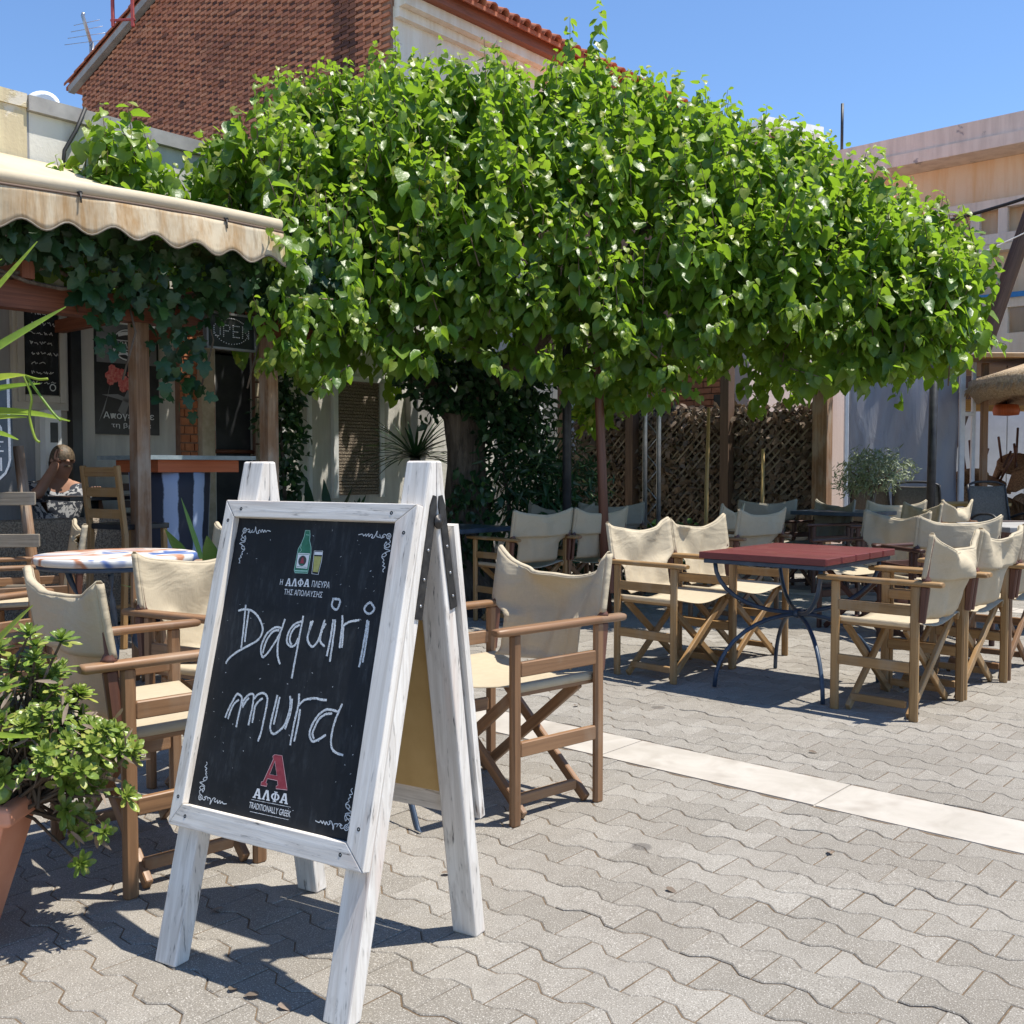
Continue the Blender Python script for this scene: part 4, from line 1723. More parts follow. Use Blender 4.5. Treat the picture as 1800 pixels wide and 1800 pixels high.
# ---------------------------------------------------------------- lattice fence with dry leaves
fb = 10.8
fz0, fz1 = .42, 1.86
fen = empty('lattice_fence', W(-6.7, fb), 0, 'diamond lattice fence backed with brown dry leaves under the tree', 'fence')
m = MB()
m.abox(-8.7, -4.9, fb - .1, fb + .12, 0, .40)
m.build('low_wall', 'concrete_low', fen)
for a in (-8.55, -7.45, -6.1, -4.92):
    m = MB()
    w = .055 if a != -4.92 else .085
    m.abox(a - w, a + w, fb - .16, fb - .02, .0, 2.9)
    m.build('post', 'wood_post' if a == -4.92 else 'wood_dark_brown', fen)
L0, L1 = -8.5, -4.98
hh = fz1 - fz0
sp = .105
k = -int(hh / sp) - 1
cnt = 0
while L0 + k * sp < L1:
    for sg in (1, -1):
        a_s = L0 + k * sp
        a0, z0, a1, z1 = a_s, fz0, a_s + hh, fz1
        if a0 < L0:
            z0 += L0 - a0
            a0 = L0
        if a1 > L1:
            z1 -= a1 - L1
            a1 = L1
        if a1 - a0 > .05:
            if sg < 0:
                z0, z1 = fz0 + fz1 - z0, fz0 + fz1 - z1
            m = MB()
            off = fb - .012 * sg
            m.beam(W(a0, off, z0), W(a1, off, z1), .022, .008, (0, 0, 1), .05)
            m.build('slat', 'wood_grey', fen)
    k += 1
n = 5200
a = RNG.uniform(L0 + .02, L1, n)
z = RNG.uniform(fz0 - .1, fz1 + .05, n) + .03 * np.sin(a * 9)
b = fb + np.where(RNG.random(n) < .3, -.035, .05) + RNG.normal(0, .02, n)
Pn = np.stack([a * E1.x + b * E2.x, a * E1.y + b * E2.y, z], 1)
td = RNG.normal(0, 1, (n, 3)) + np.array([0, 0, -.6])
nd = np.array([-E2.x, -E2.y, .3])[None] + RNG.normal(0, .6, (n, 3))
me = stuff_mesh('dry_leaves', OVATE[0], OVATE[1], frames(td, nd) * RNG.uniform(.07, .12, n)[:, None, None], Pn - np.array(fen.location), 'leaf_dry', RNG.random(n), {'young': np.zeros(n)})
tag(link('dry_leaves', me, fen), kind='stuff')
m = MB()
m.abox(L0, L1, fb + .10, fb + .115, fz0, fz1 - .05)
m.build('backing_net', 'wood_dark_brown', fen)

# white wall end left of the fence
m = MB()
m.abox(-8.9, -8.62, fb - .6, fb - .45, 0, 2.0)
m.abox(-8.9, -8.62, fb + .1, fb + .3, 0, 2.4)
m.abox(-10.1, -8.92, fb + .1, fb + .3, 0, 2.4)
o = m.build('garden_wall', 'white_paint')
tag(o, 'white garden wall end between the shrubs and the lattice fence', 'wall')


# ---------------------------------------------------------------- shrubs in the shade
def leaf_cloud(name, label, cat, centre, pts, size, mat, shape, stem=None, group=None, yng=0.1, ndb=(0, -.6, .6), single_n=0):
    c = Vector(centre)
    root = empty(name, c, 0, label, cat, group)
    pts = np.asarray(pts)
    n = len(pts)
    td = RNG.normal(0, .7, (n, 3)) + (pts - np.array([c.x, c.y, pts[:, 2].mean()])) * .8 + np.array([0, 0, -.35])
    nd = np.array(ndb)[None] + RNG.normal(0, .55, (n, 3))
    sz = RNG.uniform(size * .65, size * 1.25, n)
    me = stuff_mesh('foliage', shape[0], shape[1], frames(td, nd) * sz[:, None, None], pts - np.array(c), mat, RNG.random(n), {'young': (RNG.random(n) < yng) * RNG.uniform(.3, 1, n)})
    tag(link('foliage', me, root), kind='stuff')
    if stem:
        for i, (p, r) in enumerate(stem):
            m = MB()
            m.tube(p, r, 7)
            m.build('stem', 'bark', root)
    return root


def blob(cx, cy, cz, rx, ry, rz, n, hollow=.5):
    v = RNG.normal(0, 1, (n, 3))
    v /= np.linalg.norm(v, axis=1, keepdims=True)
    r = RNG.uniform(hollow, 1, n) ** .6
    r *= 1 + .25 * np.sin(v[:, 0] * 5 + cx * 3) * np.cos(v[:, 2] * 6)
    return np.array([cx, cy, cz]) + v * r[:, None] * np.array([rx, ry, rz])


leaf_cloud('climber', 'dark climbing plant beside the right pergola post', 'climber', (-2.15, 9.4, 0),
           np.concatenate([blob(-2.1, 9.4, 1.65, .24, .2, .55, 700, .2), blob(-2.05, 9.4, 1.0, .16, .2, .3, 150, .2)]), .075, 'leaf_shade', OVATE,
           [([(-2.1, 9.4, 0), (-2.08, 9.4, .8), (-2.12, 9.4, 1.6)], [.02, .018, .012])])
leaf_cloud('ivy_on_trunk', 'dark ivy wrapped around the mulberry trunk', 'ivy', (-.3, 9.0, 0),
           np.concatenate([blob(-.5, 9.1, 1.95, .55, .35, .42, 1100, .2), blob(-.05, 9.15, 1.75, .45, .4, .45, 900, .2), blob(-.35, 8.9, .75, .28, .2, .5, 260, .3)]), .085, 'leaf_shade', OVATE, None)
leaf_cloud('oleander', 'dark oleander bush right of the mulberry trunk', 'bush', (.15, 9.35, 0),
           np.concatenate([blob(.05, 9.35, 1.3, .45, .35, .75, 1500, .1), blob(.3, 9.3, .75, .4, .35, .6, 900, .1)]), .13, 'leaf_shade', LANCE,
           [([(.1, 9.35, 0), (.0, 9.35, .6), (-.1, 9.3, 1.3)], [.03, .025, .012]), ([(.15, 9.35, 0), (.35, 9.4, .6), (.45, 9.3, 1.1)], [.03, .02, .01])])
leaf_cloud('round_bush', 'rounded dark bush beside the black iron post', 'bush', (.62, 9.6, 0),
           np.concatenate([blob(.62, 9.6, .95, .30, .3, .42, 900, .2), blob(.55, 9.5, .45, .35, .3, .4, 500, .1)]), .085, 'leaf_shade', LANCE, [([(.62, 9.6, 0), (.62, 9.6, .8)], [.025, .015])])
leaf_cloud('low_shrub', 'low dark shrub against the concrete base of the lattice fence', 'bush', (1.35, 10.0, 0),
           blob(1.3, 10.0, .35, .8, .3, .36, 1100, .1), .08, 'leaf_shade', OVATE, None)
leaf_cloud('hanging_spray', 'sunlit leafy vine hanging left of the steel mast', 'climber', (1.0, 9.9, 2.4),
           np.concatenate([blob(.95, 10.1, 1.95, .42, .25, .34, 420, .2), blob(.75, 9.9, 1.7, .2, .2, .22, 110, .2), blob(-.05, 10.6, 1.95, .3, .2, .35, 240, .2)]), .11, 'leaf_mulberry', OVATE, None, yng=.3)


def strap_plant(name, label, cat, base, n, ln, w, mat, spread=1.0, up=.6, group=None, seed=0, zb=0.0, trunk=None, droop=1.0):
    rg = random.Random(seed)
    base = Vector(base)
    root = empty(name, base, 0, label, cat, group)
    for i in range(n):
        az = i * 2.399 + rg.uniform(-.3, .3)
        el = rg.uniform(up - .5, up + .55)
        l = ln * rg.uniform(.7, 1.15)
        d = Vector((math.cos(az) * math.cos(el), math.sin(az) * math.cos(el), math.sin(el)))
        rows = []
        for k in range(7):
            t = k / 6
            c = d * (l * t) + Vector((0, 0, zb - droop * .35 * l * t * t * math.cos(el)))
            sd = Vector((-math.sin(az), math.cos(az), 0)) * (w * (.45 + 1.1 * t - 1.5 * t * t) + .001)
            nrm = Vector((0, 0, 1)) * (w * .25)
            rows.append([c - sd + nrm, c, c + sd + nrm])
        m = MB()
        m.grid(rows)
        o = m.build('leaf', mat, root, world=False)
    if trunk:
        m = MB()
        m.tube([(0, 0, 0), (0, 0, zb)], trunk, 8)
        m.build('trunk', 'bark', root, world=False)
    return root


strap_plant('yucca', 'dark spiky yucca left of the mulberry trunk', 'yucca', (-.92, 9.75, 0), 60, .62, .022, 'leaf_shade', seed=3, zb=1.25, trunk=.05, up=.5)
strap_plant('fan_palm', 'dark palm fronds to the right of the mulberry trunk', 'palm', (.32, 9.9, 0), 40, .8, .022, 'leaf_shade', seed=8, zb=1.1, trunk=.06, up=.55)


def aspidistra(name, label, base, n, ln, seed):
    rg = random.Random(seed)
    base = Vector(base)
    root = empty(name, base, 0, label, 'plant', 'pot plants in the shade by the wall')
    for i in range(n):
        az = rg.uniform(0, 6.28)
        el = rg.uniform(.6, 1.35)
        l = ln * rg.uniform(.6, 1.1)
        d = Vector((math.cos(az) * math.cos(el), math.sin(az) * math.cos(el), math.sin(el)))
        rows = []
        for k in range(7):
            t = k / 6
            c = d * (l * t) + Vector((0, 0, .22 - .25 * l * t * t * math.cos(el)))
            wd = .004 if t < .3 else .055 * math.sin(math.pi * min(1, (t - .3) / .7 * .93 + .05))
            sd = Vector((-math.sin(az), math.cos(az), 0)) * wd
            rows.append([c - sd, c - Vector((0, 0, wd * .25)), c + sd])
        m = MB()
        m.grid(rows)
        m.build('leaf', 'leaf_shade', root, world=False)
    m = MB()
    m.lathe((0, 0, 0), [(.10, 0), (.13, .24), (.145, .24), (.145, .28), (.12, .28), (.11, .25)], 18)
    m.build('pot', 'dark_blue_top', root, world=False)
    return root


aspidistra('pot_plant', 'broad leaved pot plant just right of the right pergola post', (-1.95, 8.4, 0), 16, .7, 1)
aspidistra('pot_plant', 'second broad leaved pot plant from the pergola post, below the window', (-1.5, 8.7, 0), 18, .85, 2)
aspidistra('pot_plant', 'broad leaved pot plant nearest the mulberry trunk', (-1.1, 8.9, 0), 16, .8, 4)
aspidistra('pot_plant', 'tall leaved pot plant behind the low blue box planter', (-1.75, 9.3, 0), 16, .9, 6)
m = MB()
m.abox(-6.6, -6.05, 4.75, 5.3, 0, .62)
bp = m.build('box_planter', 'dark_blue_top')
tag(bp, 'low dark blue box planter beside the right pergola post', 'planter')
m = MB()
m.abox(-6.57, -6.08, 4.78, 5.27, .621, .63)
m.build('soil', 'soil', bp)

# green strap plant by the bar table
rt = aspidistra('pot_plant', 'tall green pot plant in front of the striped bar table', (-1.72, 6.05, 0), 13, .95, 9)

# potted olive
ol_ = leaf_cloud('olive_tree', 'small potted olive tree before the plastic tent', 'tree', (3.72, 10.5, 0),
                 np.concatenate([blob(3.72, 10.5, 1.15, .40, .35, .25, 2100, .1), blob(3.55, 10.5, 1.0, .3, .25, .14, 600, .1)]), .055, 'leaf_olive', LANCE, None, yng=.2)
m = MB()
m.tube([(3.70, 10.5, .35), (3.68, 10.5, .7), (3.72, 10.5, .95)], [.035, .03, .025], 8)
for q in range(6):
    an = q * 1.05
    m.tube([(3.71, 10.5, .9), (3.71 + .14 * math.cos(an), 10.5 + .12 * math.sin(an), 1.05), (3.71 + .28 * math.cos(an), 10.5 + .25 * math.sin(an), 1.15)], [.016, .011, .005], 6)
m.build('trunk', 'bark', ol_)
m = MB()
m.lathe((3.70, 10.5, 0), [(.16, 0), (.21, .34), (.23, .34), (.23, .40), (.20, .40), (.19, .36)], 20)
m.build('pot', 'white_paint', ol_)

# ---------------------------------------------------------------- awning
awn = empty('awning', W(-5.38, 2, 2.5), 0, 'long cream awning with rust-stained scalloped valance at upper left', 'awning')
FZ = 2.72
AWL = 5.2                                             # its length; s runs from the right end to the left
AWD = Vector((-.728, -.686, 0))
AWN = Vector((.686, -.728, 0))                        # out of the front


def aw_front(s, z, out=0.0):
    p = Vector((-1.50, 6.66, 0)) + AWD * s + AWN * out
    return Vector((p.x, p.y, z))


rows = []
for i in range(15):
    t = i / 14
    row = []
    for j in range(44):
        s = AWL * j / 43
        f = aw_front(s, 0)
        r = W(-8.25, 3.95 - s * .98)
        p = f.lerp(r, t)
        sag = -.09 * math.sin(math.pi * t) - .02 * math.sin(s * 3.1) * math.sin(math.pi * t)
        row.append(Vector((p.x, p.y, FZ + .02 + .84 * t + sag)))
    rows.append(row)
m = MB()
m.grid(rows)
cv = m.build('canvas', 'awning_canvas', awn)
cv.modifiers.new('thick', 'SOLIDIFY').thickness = .004
m = MB()
m.tube([aw_front(s, FZ - .012 + .012 * math.sin(s * 2.3), .01) for s in np.linspace(0, AWL, 30)], .042, 10)
m.build('front_roll', 'awning_canvas', awn)
m = MB()
m.tube([aw_front(s, FZ - .06 + .012 * math.sin(s * 2.3), .05) for s in np.linspace(0, AWL, 30)], .010, 6)
m.build('front_bar', 'wood_dark_brown', awn)
rows = []
nb_ = 210
for i in range(7):
    t = i / 6
    row = []
    for j in range(nb_):
        s = AWL * j / (nb_ - 1)
        ph = s / .245 * 2 * math.pi
        h = .198 + .028 * math.cos(ph) + .012 * math.sin(s * 4.1)
        row.append(aw_front(s, FZ - .055 + .012 * math.sin(s * 2.3) - h * t, .055 + (.012 * math.sin(ph * .5 + 1) + .02 * math.sin(s * 2.7) + .02) * t))
    rows.append(row)
m = MB()
m.grid(rows)
vl = m.build('valance', 'awning_valance', awn)
vl.modifiers.new('thick', 'SOLIDIFY').thickness = .004
m = MB()
m.tube([r for r in rows[-1]], .0055, 5)
m.build('valance_piping', 'wood_grey', awn)
for s in (.4, 1.28, 2.2):
    m = MB()
    m.tube([aw_front(s, FZ - .04, .04), aw_front(s, FZ - .045, .07)], .011, 8)
    m.tube([aw_front(s, FZ - .045, .067), aw_front(s, FZ - .10, .072)], .005, 6)
    m.build('bracket', 'hinge_metal', awn)

# ---------------------------------------------------------------- pergola: posts and beam
per = empty('pergola', W(-6.17, 3.8), 0, 'weathered timber pergola with two posts and a red-brown beam', 'pergola')
for b in (3.36, 4.35, 1.2, -.6):
    m = MB()
    m.abox(-6.22, -6.12, b - .045, b + .045, 0, 2.08)
    m.build('post', 'wood_post', per)
m = MB()
m.abox(-6.23, -6.11, -1.5, 4.7, 2.082, 2.24)
m.build('beam', 'wood_red_beam', per)
for b in (0.2, 1.4, 2.6, 3.8, 4.6):
    m = MB()
    m.abox(-8.29, -6.0, b - .035, b + .035, 2.242, 2.34)
    m.build('rafter', 'wood_red_beam', per)

# vine along the beam
vb = W(-6.1, 3.6, 2.2)
vine = empty('grape_vine', vb, 0, 'dark green grape vine hanging from the pergola below the awning', 'vine')
m = MB()
for q in range(4):
    m.tube([W(-6.08 + .06 * math.sin(q + b * 3), b, 2.3 + .09 * math.sin(b * 4 + q * 2)) for b in np.linspace(1.6, 4.6, 16)], .012, 6)
for b0 in (3.2, 3.5, 3.75, 4.1):
    m.tube([W(-6.05, b0, 2.3), W(-6.0, b0 + .05, 2.0), W(-6.02, b0 - .03, 1.7)], .007, 5)
m.build('stem', 'bark', vine)
rg = random.Random(21)
VP = []
for k in range(760):
    b = rg.uniform(1.7, 4.72)
    # hanging depth of the mass along the beam
    low = np.interp(b, [1.7, 2.4, 2.75, 2.92, 3.03, 3.1, 3.3, 3.42, 3.55, 3.68, 3.75, 3.95, 4.3, 4.72], [2.42, 2.38, 2.30, 2.12, 1.95, 2.05, 2.0, 1.82, 1.78, 1.76, 2.06, 2.14, 2.12, 2.1])
    z = low + (2.62 - low) * rg.random() ** .62
    a = -5.98 + rg.uniform(-.22, .16) + (.12 if z > 2.3 else 0)
    VP.append((a, b, z))
for b0, z0, n in ((3.0, 1.95, 9), (3.03, 1.8, 7), (3.52, 1.68, 12), (3.64, 1.64, 11), (3.40, 1.72, 7)):
    for q in range(n):
        VP.append((-5.92 + rg.uniform(-.06, .06), b0 + rg.uniform(-.07, .07), z0 + rg.uniform(-.14, .35)))
VP = np.array(VP)
n = len(VP)
P = np.stack([VP[:, 0] * E1.x + VP[:, 1] * E2.x, VP[:, 0] * E1.y + VP[:, 1] * E2.y, VP[:, 2]], 1)
td = np.array([.15, -.25, -1.0])[None] + RNG.normal(0, .45, (n, 3))
nd = np.array([.25, -.8, .55])[None] + RNG.normal(0, .4, (n, 3))
FRv = frames(td, nd)
Sv = RNG.uniform(.07, .13, n) * np.where(VP[:, 2] < 2.1, .82, 1.0)
order = np.argsort(-(VP[:, 0]) - Sv * 2)
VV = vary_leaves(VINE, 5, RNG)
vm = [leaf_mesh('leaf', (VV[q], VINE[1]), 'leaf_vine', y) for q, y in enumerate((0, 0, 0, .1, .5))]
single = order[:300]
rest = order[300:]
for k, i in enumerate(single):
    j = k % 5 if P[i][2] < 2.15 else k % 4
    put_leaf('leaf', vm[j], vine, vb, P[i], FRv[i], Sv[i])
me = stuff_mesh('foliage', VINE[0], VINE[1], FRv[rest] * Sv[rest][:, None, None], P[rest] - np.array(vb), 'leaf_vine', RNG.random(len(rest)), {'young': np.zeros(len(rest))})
tag(link('foliage', me, vine), kind='stuff')

# ---------------------------------------------------------------- LED sign OPEN
os_ = empty('open_sign', W(-6.05, 3.96, 2.07), 0, 'black OPEN sign with dotted letters hanging by the right pergola post', 'sign')
m = MB()
m.abox(-6.07, -6.035, 3.775, 4.145, 1.96, 2.19)
m.build('panel', 'black_paint', os_)
m = MB()
for b0, b1, z0, z1 in ((3.77, 4.15, 1.952, 1.966), (3.77, 4.15, 2.184, 2.198), (3.767, 3.781, 1.967, 2.183), (4.139, 4.153, 1.967, 2.183)):
    m.abox(-6.073, -6.028, b0, b1, z0, z1)
m.build('rim', 'poster_grey', os_)
glyph = {'O': ["01110", "10001", "10001", "10001", "10001", "10001", "01110"], 'P': ["11110", "10001", "10001", "11110", "10000", "10000", "10000"],
         'E': ["11111", "10000", "10000", "11110", "10000", "10000", "11111"], 'N': ["10001", "11001", "10101", "10101", "10011", "10001", "10001"]}
m = MB()
for li, chh in enumerate('OPEN'):
    for r, rowt in enumerate(glyph[chh]):
        for c_, bit in enumerate(rowt):
            if bit == '1':
                m.lathe(W(-6.034, 3.825 + li * .074 + c_ * .0118, 2.115 - r * .0126), [(.0042, 0), (.0036, .003), (.001, .0045)], 6, True, E1)
for k in range(17):
    t = -1.25 + 2.5 * k / 16
    m.lathe(W(-6.034, 3.96 + .135 * math.sin(t), 2.085 - .094 * math.cos(t)), [(.004, 0), (.003, .003), (.001, .0045)], 6, True, E1)
    m.lathe(W(-6.034, 3.96 + .135 * math.sin(t * .6), 2.07 + .092 * math.cos(t * .6)), [(.004, 0), (.003, .003), (.001, .0045)], 6, True, E1)
m.build('lettering', 'led_dot', os_)
m = MB()
m.tube([W(-6.05, 3.84, 2.19), W(-6.10, 3.84, 2.30)], .004, 5)
m.tube([W(-6.05, 4.08, 2.19), W(-6.10, 4.08, 2.30)], .004, 5)
m.build('hanging_wire', 'cable_black', os_)

# ---------------------------------------------------------------- bar table with striped base, stools
bt = empty('bar_table', W(-6.94, 4.08), 0, 'high bar table with blue-grey top, orange apron and striped base', 'table')
m = MB()
m.abox(-7.35, -6.58, 3.66, 4.52, 1.215, 1.245)
m.build('table_top', 'counter_top', bt)
m = MB()
m.abox(-7.26, -6.66, 3.76, 4.42, 1.125, 1.213)
m.build('apron', 'wood_pine_orange', bt)
m = MB()
rings = []
cc = W(-6.95, 4.02)
for z, r in ((0, .27), (.3, .26), (.7, .27), (1.0, .285), (1.123, .29)):
    rings.append([cc + Vector((r * math.cos(2 * math.pi * k / 28), r * math.sin(2 * math.pi * k / 28), z)) for k in range(28)])
mm = MB()
mm.loft(rings)
for fi, uv in enumerate(mm.uv):
    mm.uv[fi] = [(q[1], q[0]) for q in uv]
mm.build('striped_base', 'striped_base', bt)


def bar_stool(name, label, loc, rz, mat):
    r = empty(name, loc, rz, label, 'bar stool', 'ladder-back bar stools under the awning')
    for x in (-.17, .17):
        m = MB()
        m.beam((x, .16, 0), (x * .95, .15, .76), .034, .034)
        m.build('leg', mat, r, world=False)
        m = MB()
        m.beam((x * 1.05, -.19, 0), (x, -.16, .74), .036, .036)
        m.beam((x, -.16, .72), (x, -.215, 1.17), .034, .034)
        m.build('back_post', mat, r, world=False)
        for z in (.22, .5):
            m = MB()
            m.beam((x, -.15, z), (x, .14, z), .022, .022, (0, 0, 1))
            m.build('rung', mat, r, world=False)
    for z in (.18, .34, .52):
        m = MB()
        m.beam((-.16, .155, z), (.16, .155, z), .022, .022, (0, 0, 1))
        m.build('rung', mat, r, world=False)
    for z, y in ((.86, -.178), (1.0, -.194), (1.13, -.208)):
        m = MB()
        m.beam((-.16, y, z), (.16, y, z), .018, .06, (0, 1, 0))
        m.build('slat', mat, r, world=False)
    m = MB()
    m.beam((-.0, -.17, .775), (0, .18, .775), .37, .035)
    m.build('seat', 'black_paint', r, world=False)
    return r


bar_stool('bar_stool', 'wooden ladder-back bar stool left of the left pergola post', (-2.53, 6.75, 0), -.55, 'wood_oak')
bar_stool('bar_stool', 'dark ladder-back bar stool behind the striped bar table', W(-7.75, 4.3), -2.4, 'wood_walnut')

# black banquet cushions etc: small dark table, wicker sofa, seated guest
sofa = empty('wicker_sofa', (-3.42, 7.35, 0), 0, 'low grey-brown wicker sofa under the chalk menu', 'sofa')
m = MB()
q0 = Vector((-3.42, 7.35, 0))


def sb(a0, a1, b0, b1, z0, z1, nm, mat, root):
    m = MB()
    o_ = [q0 + E1 * a + E2 * b for a, b in ((a0, b0), (a1, b0), (a1, b1), (a0, b1))]
    m.hexa([p + Vector((0, 0, z0)) for p in o_], [p + Vector((0, 0, z1)) for p in o_])
    ob = m.build(nm, mat, root)
    bv = ob.modifiers.new('bevel', 'BEVEL')
    bv.width = .03
    bv.segments = 2
    return ob


sb(.18, .32, -.55, .62, .02, .80, 'back', 'wicker_brown', sofa)
sb(-.35, .18, -.55, .62, .02, .40, 'seat_box', 'wicker_brown', sofa)
sb(-.35, .18, -.7, -.55, .02, .62, 'arm', 'wicker_brown', sofa)
sb(-.35, .18, .62, .77, .02, .62, 'arm', 'wicker_brown', sofa)
lt = empty('small_table', (-3.2, 7.55, 0), 0, 'small black table in front of the seated guest', 'table')
m = MB()
tcc = W(FA + .78, 3.72)
m.beam(tcc + E2 * -.3 + Vector((0, 0, .93)), tcc + E2 * .42 + Vector((0, 0, .93)), .45, .03, E1)
m.build('table_top', 'black_paint', lt)
m = MB()
m.tube([tcc, tcc + Vector((0, 0, .915))], .03)
m.lathe(tcc, [(.2, 0), (.2, .02), (.04, .05)], 16)
m.build('pedestal', 'iron_black', lt)

# seated guest: one skin mesh, shirt and hair as children
gb = W(FA + .28, 3.66)
guest = empty('person', gb, ANG, 'guest in black and white patterned shirt sitting, head resting on hand', 'person')


def skin_mesh(name, verts, edges, radii, mat, parent, sub=2):
    me = bpy.data.meshes.new(name)
    me.from_pydata(verts, edges, [])
    me.materials.append(MATS[mat])
    o = link(name, me, parent)
    sk = o.modifiers.new('skin', 'SKIN')
    sk.use_smooth_shade = True
    for i, r in enumerate(radii):
        sv = me.skin_vertices[0].data[i]
        sv.radius = r if isinstance(r, tuple) else (r, r)
        sv.use_root = (i == 0)
    ss = o.modifiers.new('sub', 'SUBSURF')
    ss.levels = sub
    ss.render_levels = sub
    return o


# local: +x away from the wall (towards the square), y along the wall; seated on a high bench
H0 = .55
vv = [(0, 0, H0), (.02, 0, H0 + .2), (.05, 0, H0 + .42), (.06, 0, H0 + .52), (.10, .0, H0 + .60), (.11, .0, H0 + .70),
      (.06, .18, H0 + .43), (.16, .27, H0 + .22), (.36, .14, H0 + .40), (.42, .10, H0 + .43),
      (.06, -.18, H0 + .43), (.22, -.25, H0 + .40), (.17, -.10, H0 + .60), (.16, -.07, H0 + .66),
      (.0, .10, H0 - .0), (.42, .14, H0 + .02), (.43, .15, H0 - .42), (.52, .15, H0 - .5), (.0, -.10, H0 - .0), (.42, -.14, H0 + .02), (.43, -.15, H0 - .42), (.52, -.15, H0 - .5)]
ee = [(0, 1), (1, 2), (2, 3), (3, 4), (4, 5), (2, 6), (6, 7), (7, 8), (8, 9), (2, 10), (10, 11), (11, 12), (12, 13), (0, 14), (14, 15), (15, 16), (16, 17), (0, 18), (18, 19), (19, 20), (20, 21)]
rr_ = [.14, (.12, .15), (.10, .15), .05, (.088, .075), (.085, .075), .055, .045, .034, .03, .055, .045, .036, .034, .09, .07, .05, .04, .09, .07, .05, .04]
body = skin_mesh('body', vv, ee, rr_, 'skin', guest)
# face: nose, eyes, mouth, ears
m = MB()
hc_ = Vector((.11, 0, H0 + .665))
m.lathe(hc_ + Vector((.085, -.0, -.005)), [(.016, -.01), (.013, .012), (.004, .022)], 8, True, (1, 0, -.25))
m.build('nose', 'skin', guest, world=False)
for s in (-1, 1):
    m = MB()
    m.lathe(hc_ + Vector((.075, s * .03, .022)), [(.001, -.004), (.011, 0), (.007, .005), (.001, .007)], 8, True, (1, 0, 0))
    m.build('eye', 'black_paint', guest, world=False)
    m = MB()
    m.lathe(hc_ + Vector((-.0, s * .078, 0)), [(.001, -.01), (.024, 0), (.02, .012), (.001, .014)], 10, True, (0, s, 0))
    m.build('ear', 'skin', guest, world=False)
m = MB()
m.beam(hc_ + Vector((.078, -.024, -.045)), hc_ + Vector((.078, .024, -.045)), .008, .012)
m.build('mouth', 'hair', guest, world=False)
m = MB()
rings = []
for i in range(9):
    t = i / 8 * 1.72
    rings.append([hc_ + Vector((-.012 + .105 * math.sin(t) * math.cos(q), .094 * math.sin(t) * math.sin(q), .02 + .105 * math.cos(t) - (.05 if math.cos(q) < -.3 else 0) * (t / 1.72))) for q in np.linspace(0, 2 * math.pi, 17)[:-1]])
m.loft(rings, caps=False)
m.build('hair', 'hair', guest, world=False)
sv_ = [(0, 0, H0 + .02), (.02, 0, H0 + .2), (.05, 0, H0 + .40), (.058, 0, H0 + .47), (.06, .18, H0 + .43), (.13, .24, H0 + .29), (.06, -.18, H0 + .43), (.16, -.225, H0 + .41)]
se_ = [(0, 1), (1, 2), (2, 3), (2, 4), (4, 5), (2, 6), (6, 7)]
skin_mesh('shirt', sv_, se_, [(.15, .165), (.13, .17), (.118, .17), .07, .075, .068, .075, .068], 'patterned_shirt', guest)
# hand with fingers at the cheek, other hand on the table
for hp, dirv, sgn in ((Vector((.165, -.065, H0 + .655)), Vector((-.1, .25, 1)), 1), (Vector((.44, .09, H0 + .435)), Vector((.9, -.3, .1)), -1)):
    d = dirv.normalized()
    sd = d.cross(Vector((0, 0, 1)) if abs(d.z) < .9 else Vector((1, 0, 0))).normalized()
    vs, es, rs = [tuple(hp)], [], [.024]
    for q in range(4):
        k = len(vs)
        off = sd * ((q - 1.5) * .019)
        lnf = (.062, .07, .066, .052)[q]
        vs += [tuple(hp + off + d * .03), tuple(hp + off + d * (.03 + lnf * .5) + sd.cross(d) * .006), tuple(hp + off * .95 + d * (.03 + lnf) + sd.cross(d) * .02)]
        es += [(0, k), (k, k + 1), (k + 1, k + 2)]
        rs += [.009, .0085, .007]
    k = len(vs)
    vs += [tuple(hp + sd * .035 * sgn + d * .012), tuple(hp + sd * .052 * sgn + d * .035)]
    es += [(0, k), (k, k + 1)]
    rs += [.01, .008]
    skin_mesh('hand', vs, es, rs, 'skin', guest, 1)

# round-bottomed chalk sign on a ladder easel at the left edge
ez = empty('ladder_easel', (-2.98, 5.85, 0), 0, 'rough timber ladder easel at the left edge under the awning', 'easel')
ec = Vector((-2.98, 5.85, 0))
ed = Vector((.995, .1, 0))
for s, x0, x1 in ((1, .27, .13), (-1, -.30, -.2)):
    m = MB()
    m.tube([ec + ed * x0, ec + ed * ((x0 + x1) / 2 + .01) + Vector((0, .03, .62)), ec + ed * x1 + Vector((0, .06, 1.28))], [.034, .032, .03], 9)
    m.build('stile', 'wood_post', ez)
for z in (.18, .45, .74, .98):
    m = MB()
    w = .34 - .08 * z
    m.beam(ec + ed * (-w) + Vector((0, -.035, z)), ec + ed * w + Vector((0, -.035, z)), .018, .075, (0, 1, 0))
    m.build('rung', 'wood_grey', ez)
rs_ = empty('round_chalk_sign', (-2.98, 5.75, 1.1), 0, 'blue-black chalk sign with rounded bottom, cut by the left edge', 'sign')
outl = [(-.36, .62), (.17, .62)]
for t in np.linspace(0, math.pi, 15):
    outl.append((-.095 + .265 * math.cos(t) * (1 if t < 3 else 1), .14 - .17 * math.sin(t)))
outl[-1] = (-.36, .14)
m = MB()
sz_ = Vector((-2.98, 5.76, 1.06))
f3 = lambda x, y, o: sz_ + ed * x + Vector((0, -o, y))
m.hexa([f3(x, y, 0) for x, y in outl][::-1], [f3(x, y, .02) for x, y in outl][::-1])
m.build('board', 'dark_blue_top', rs_)
m = MB()
ribbon(m, [(x * .96 - .002, y) for x, y in outl[1:]], .012, f3, .5, .021)
m.build('chalk_border', 'chalk', rs_)
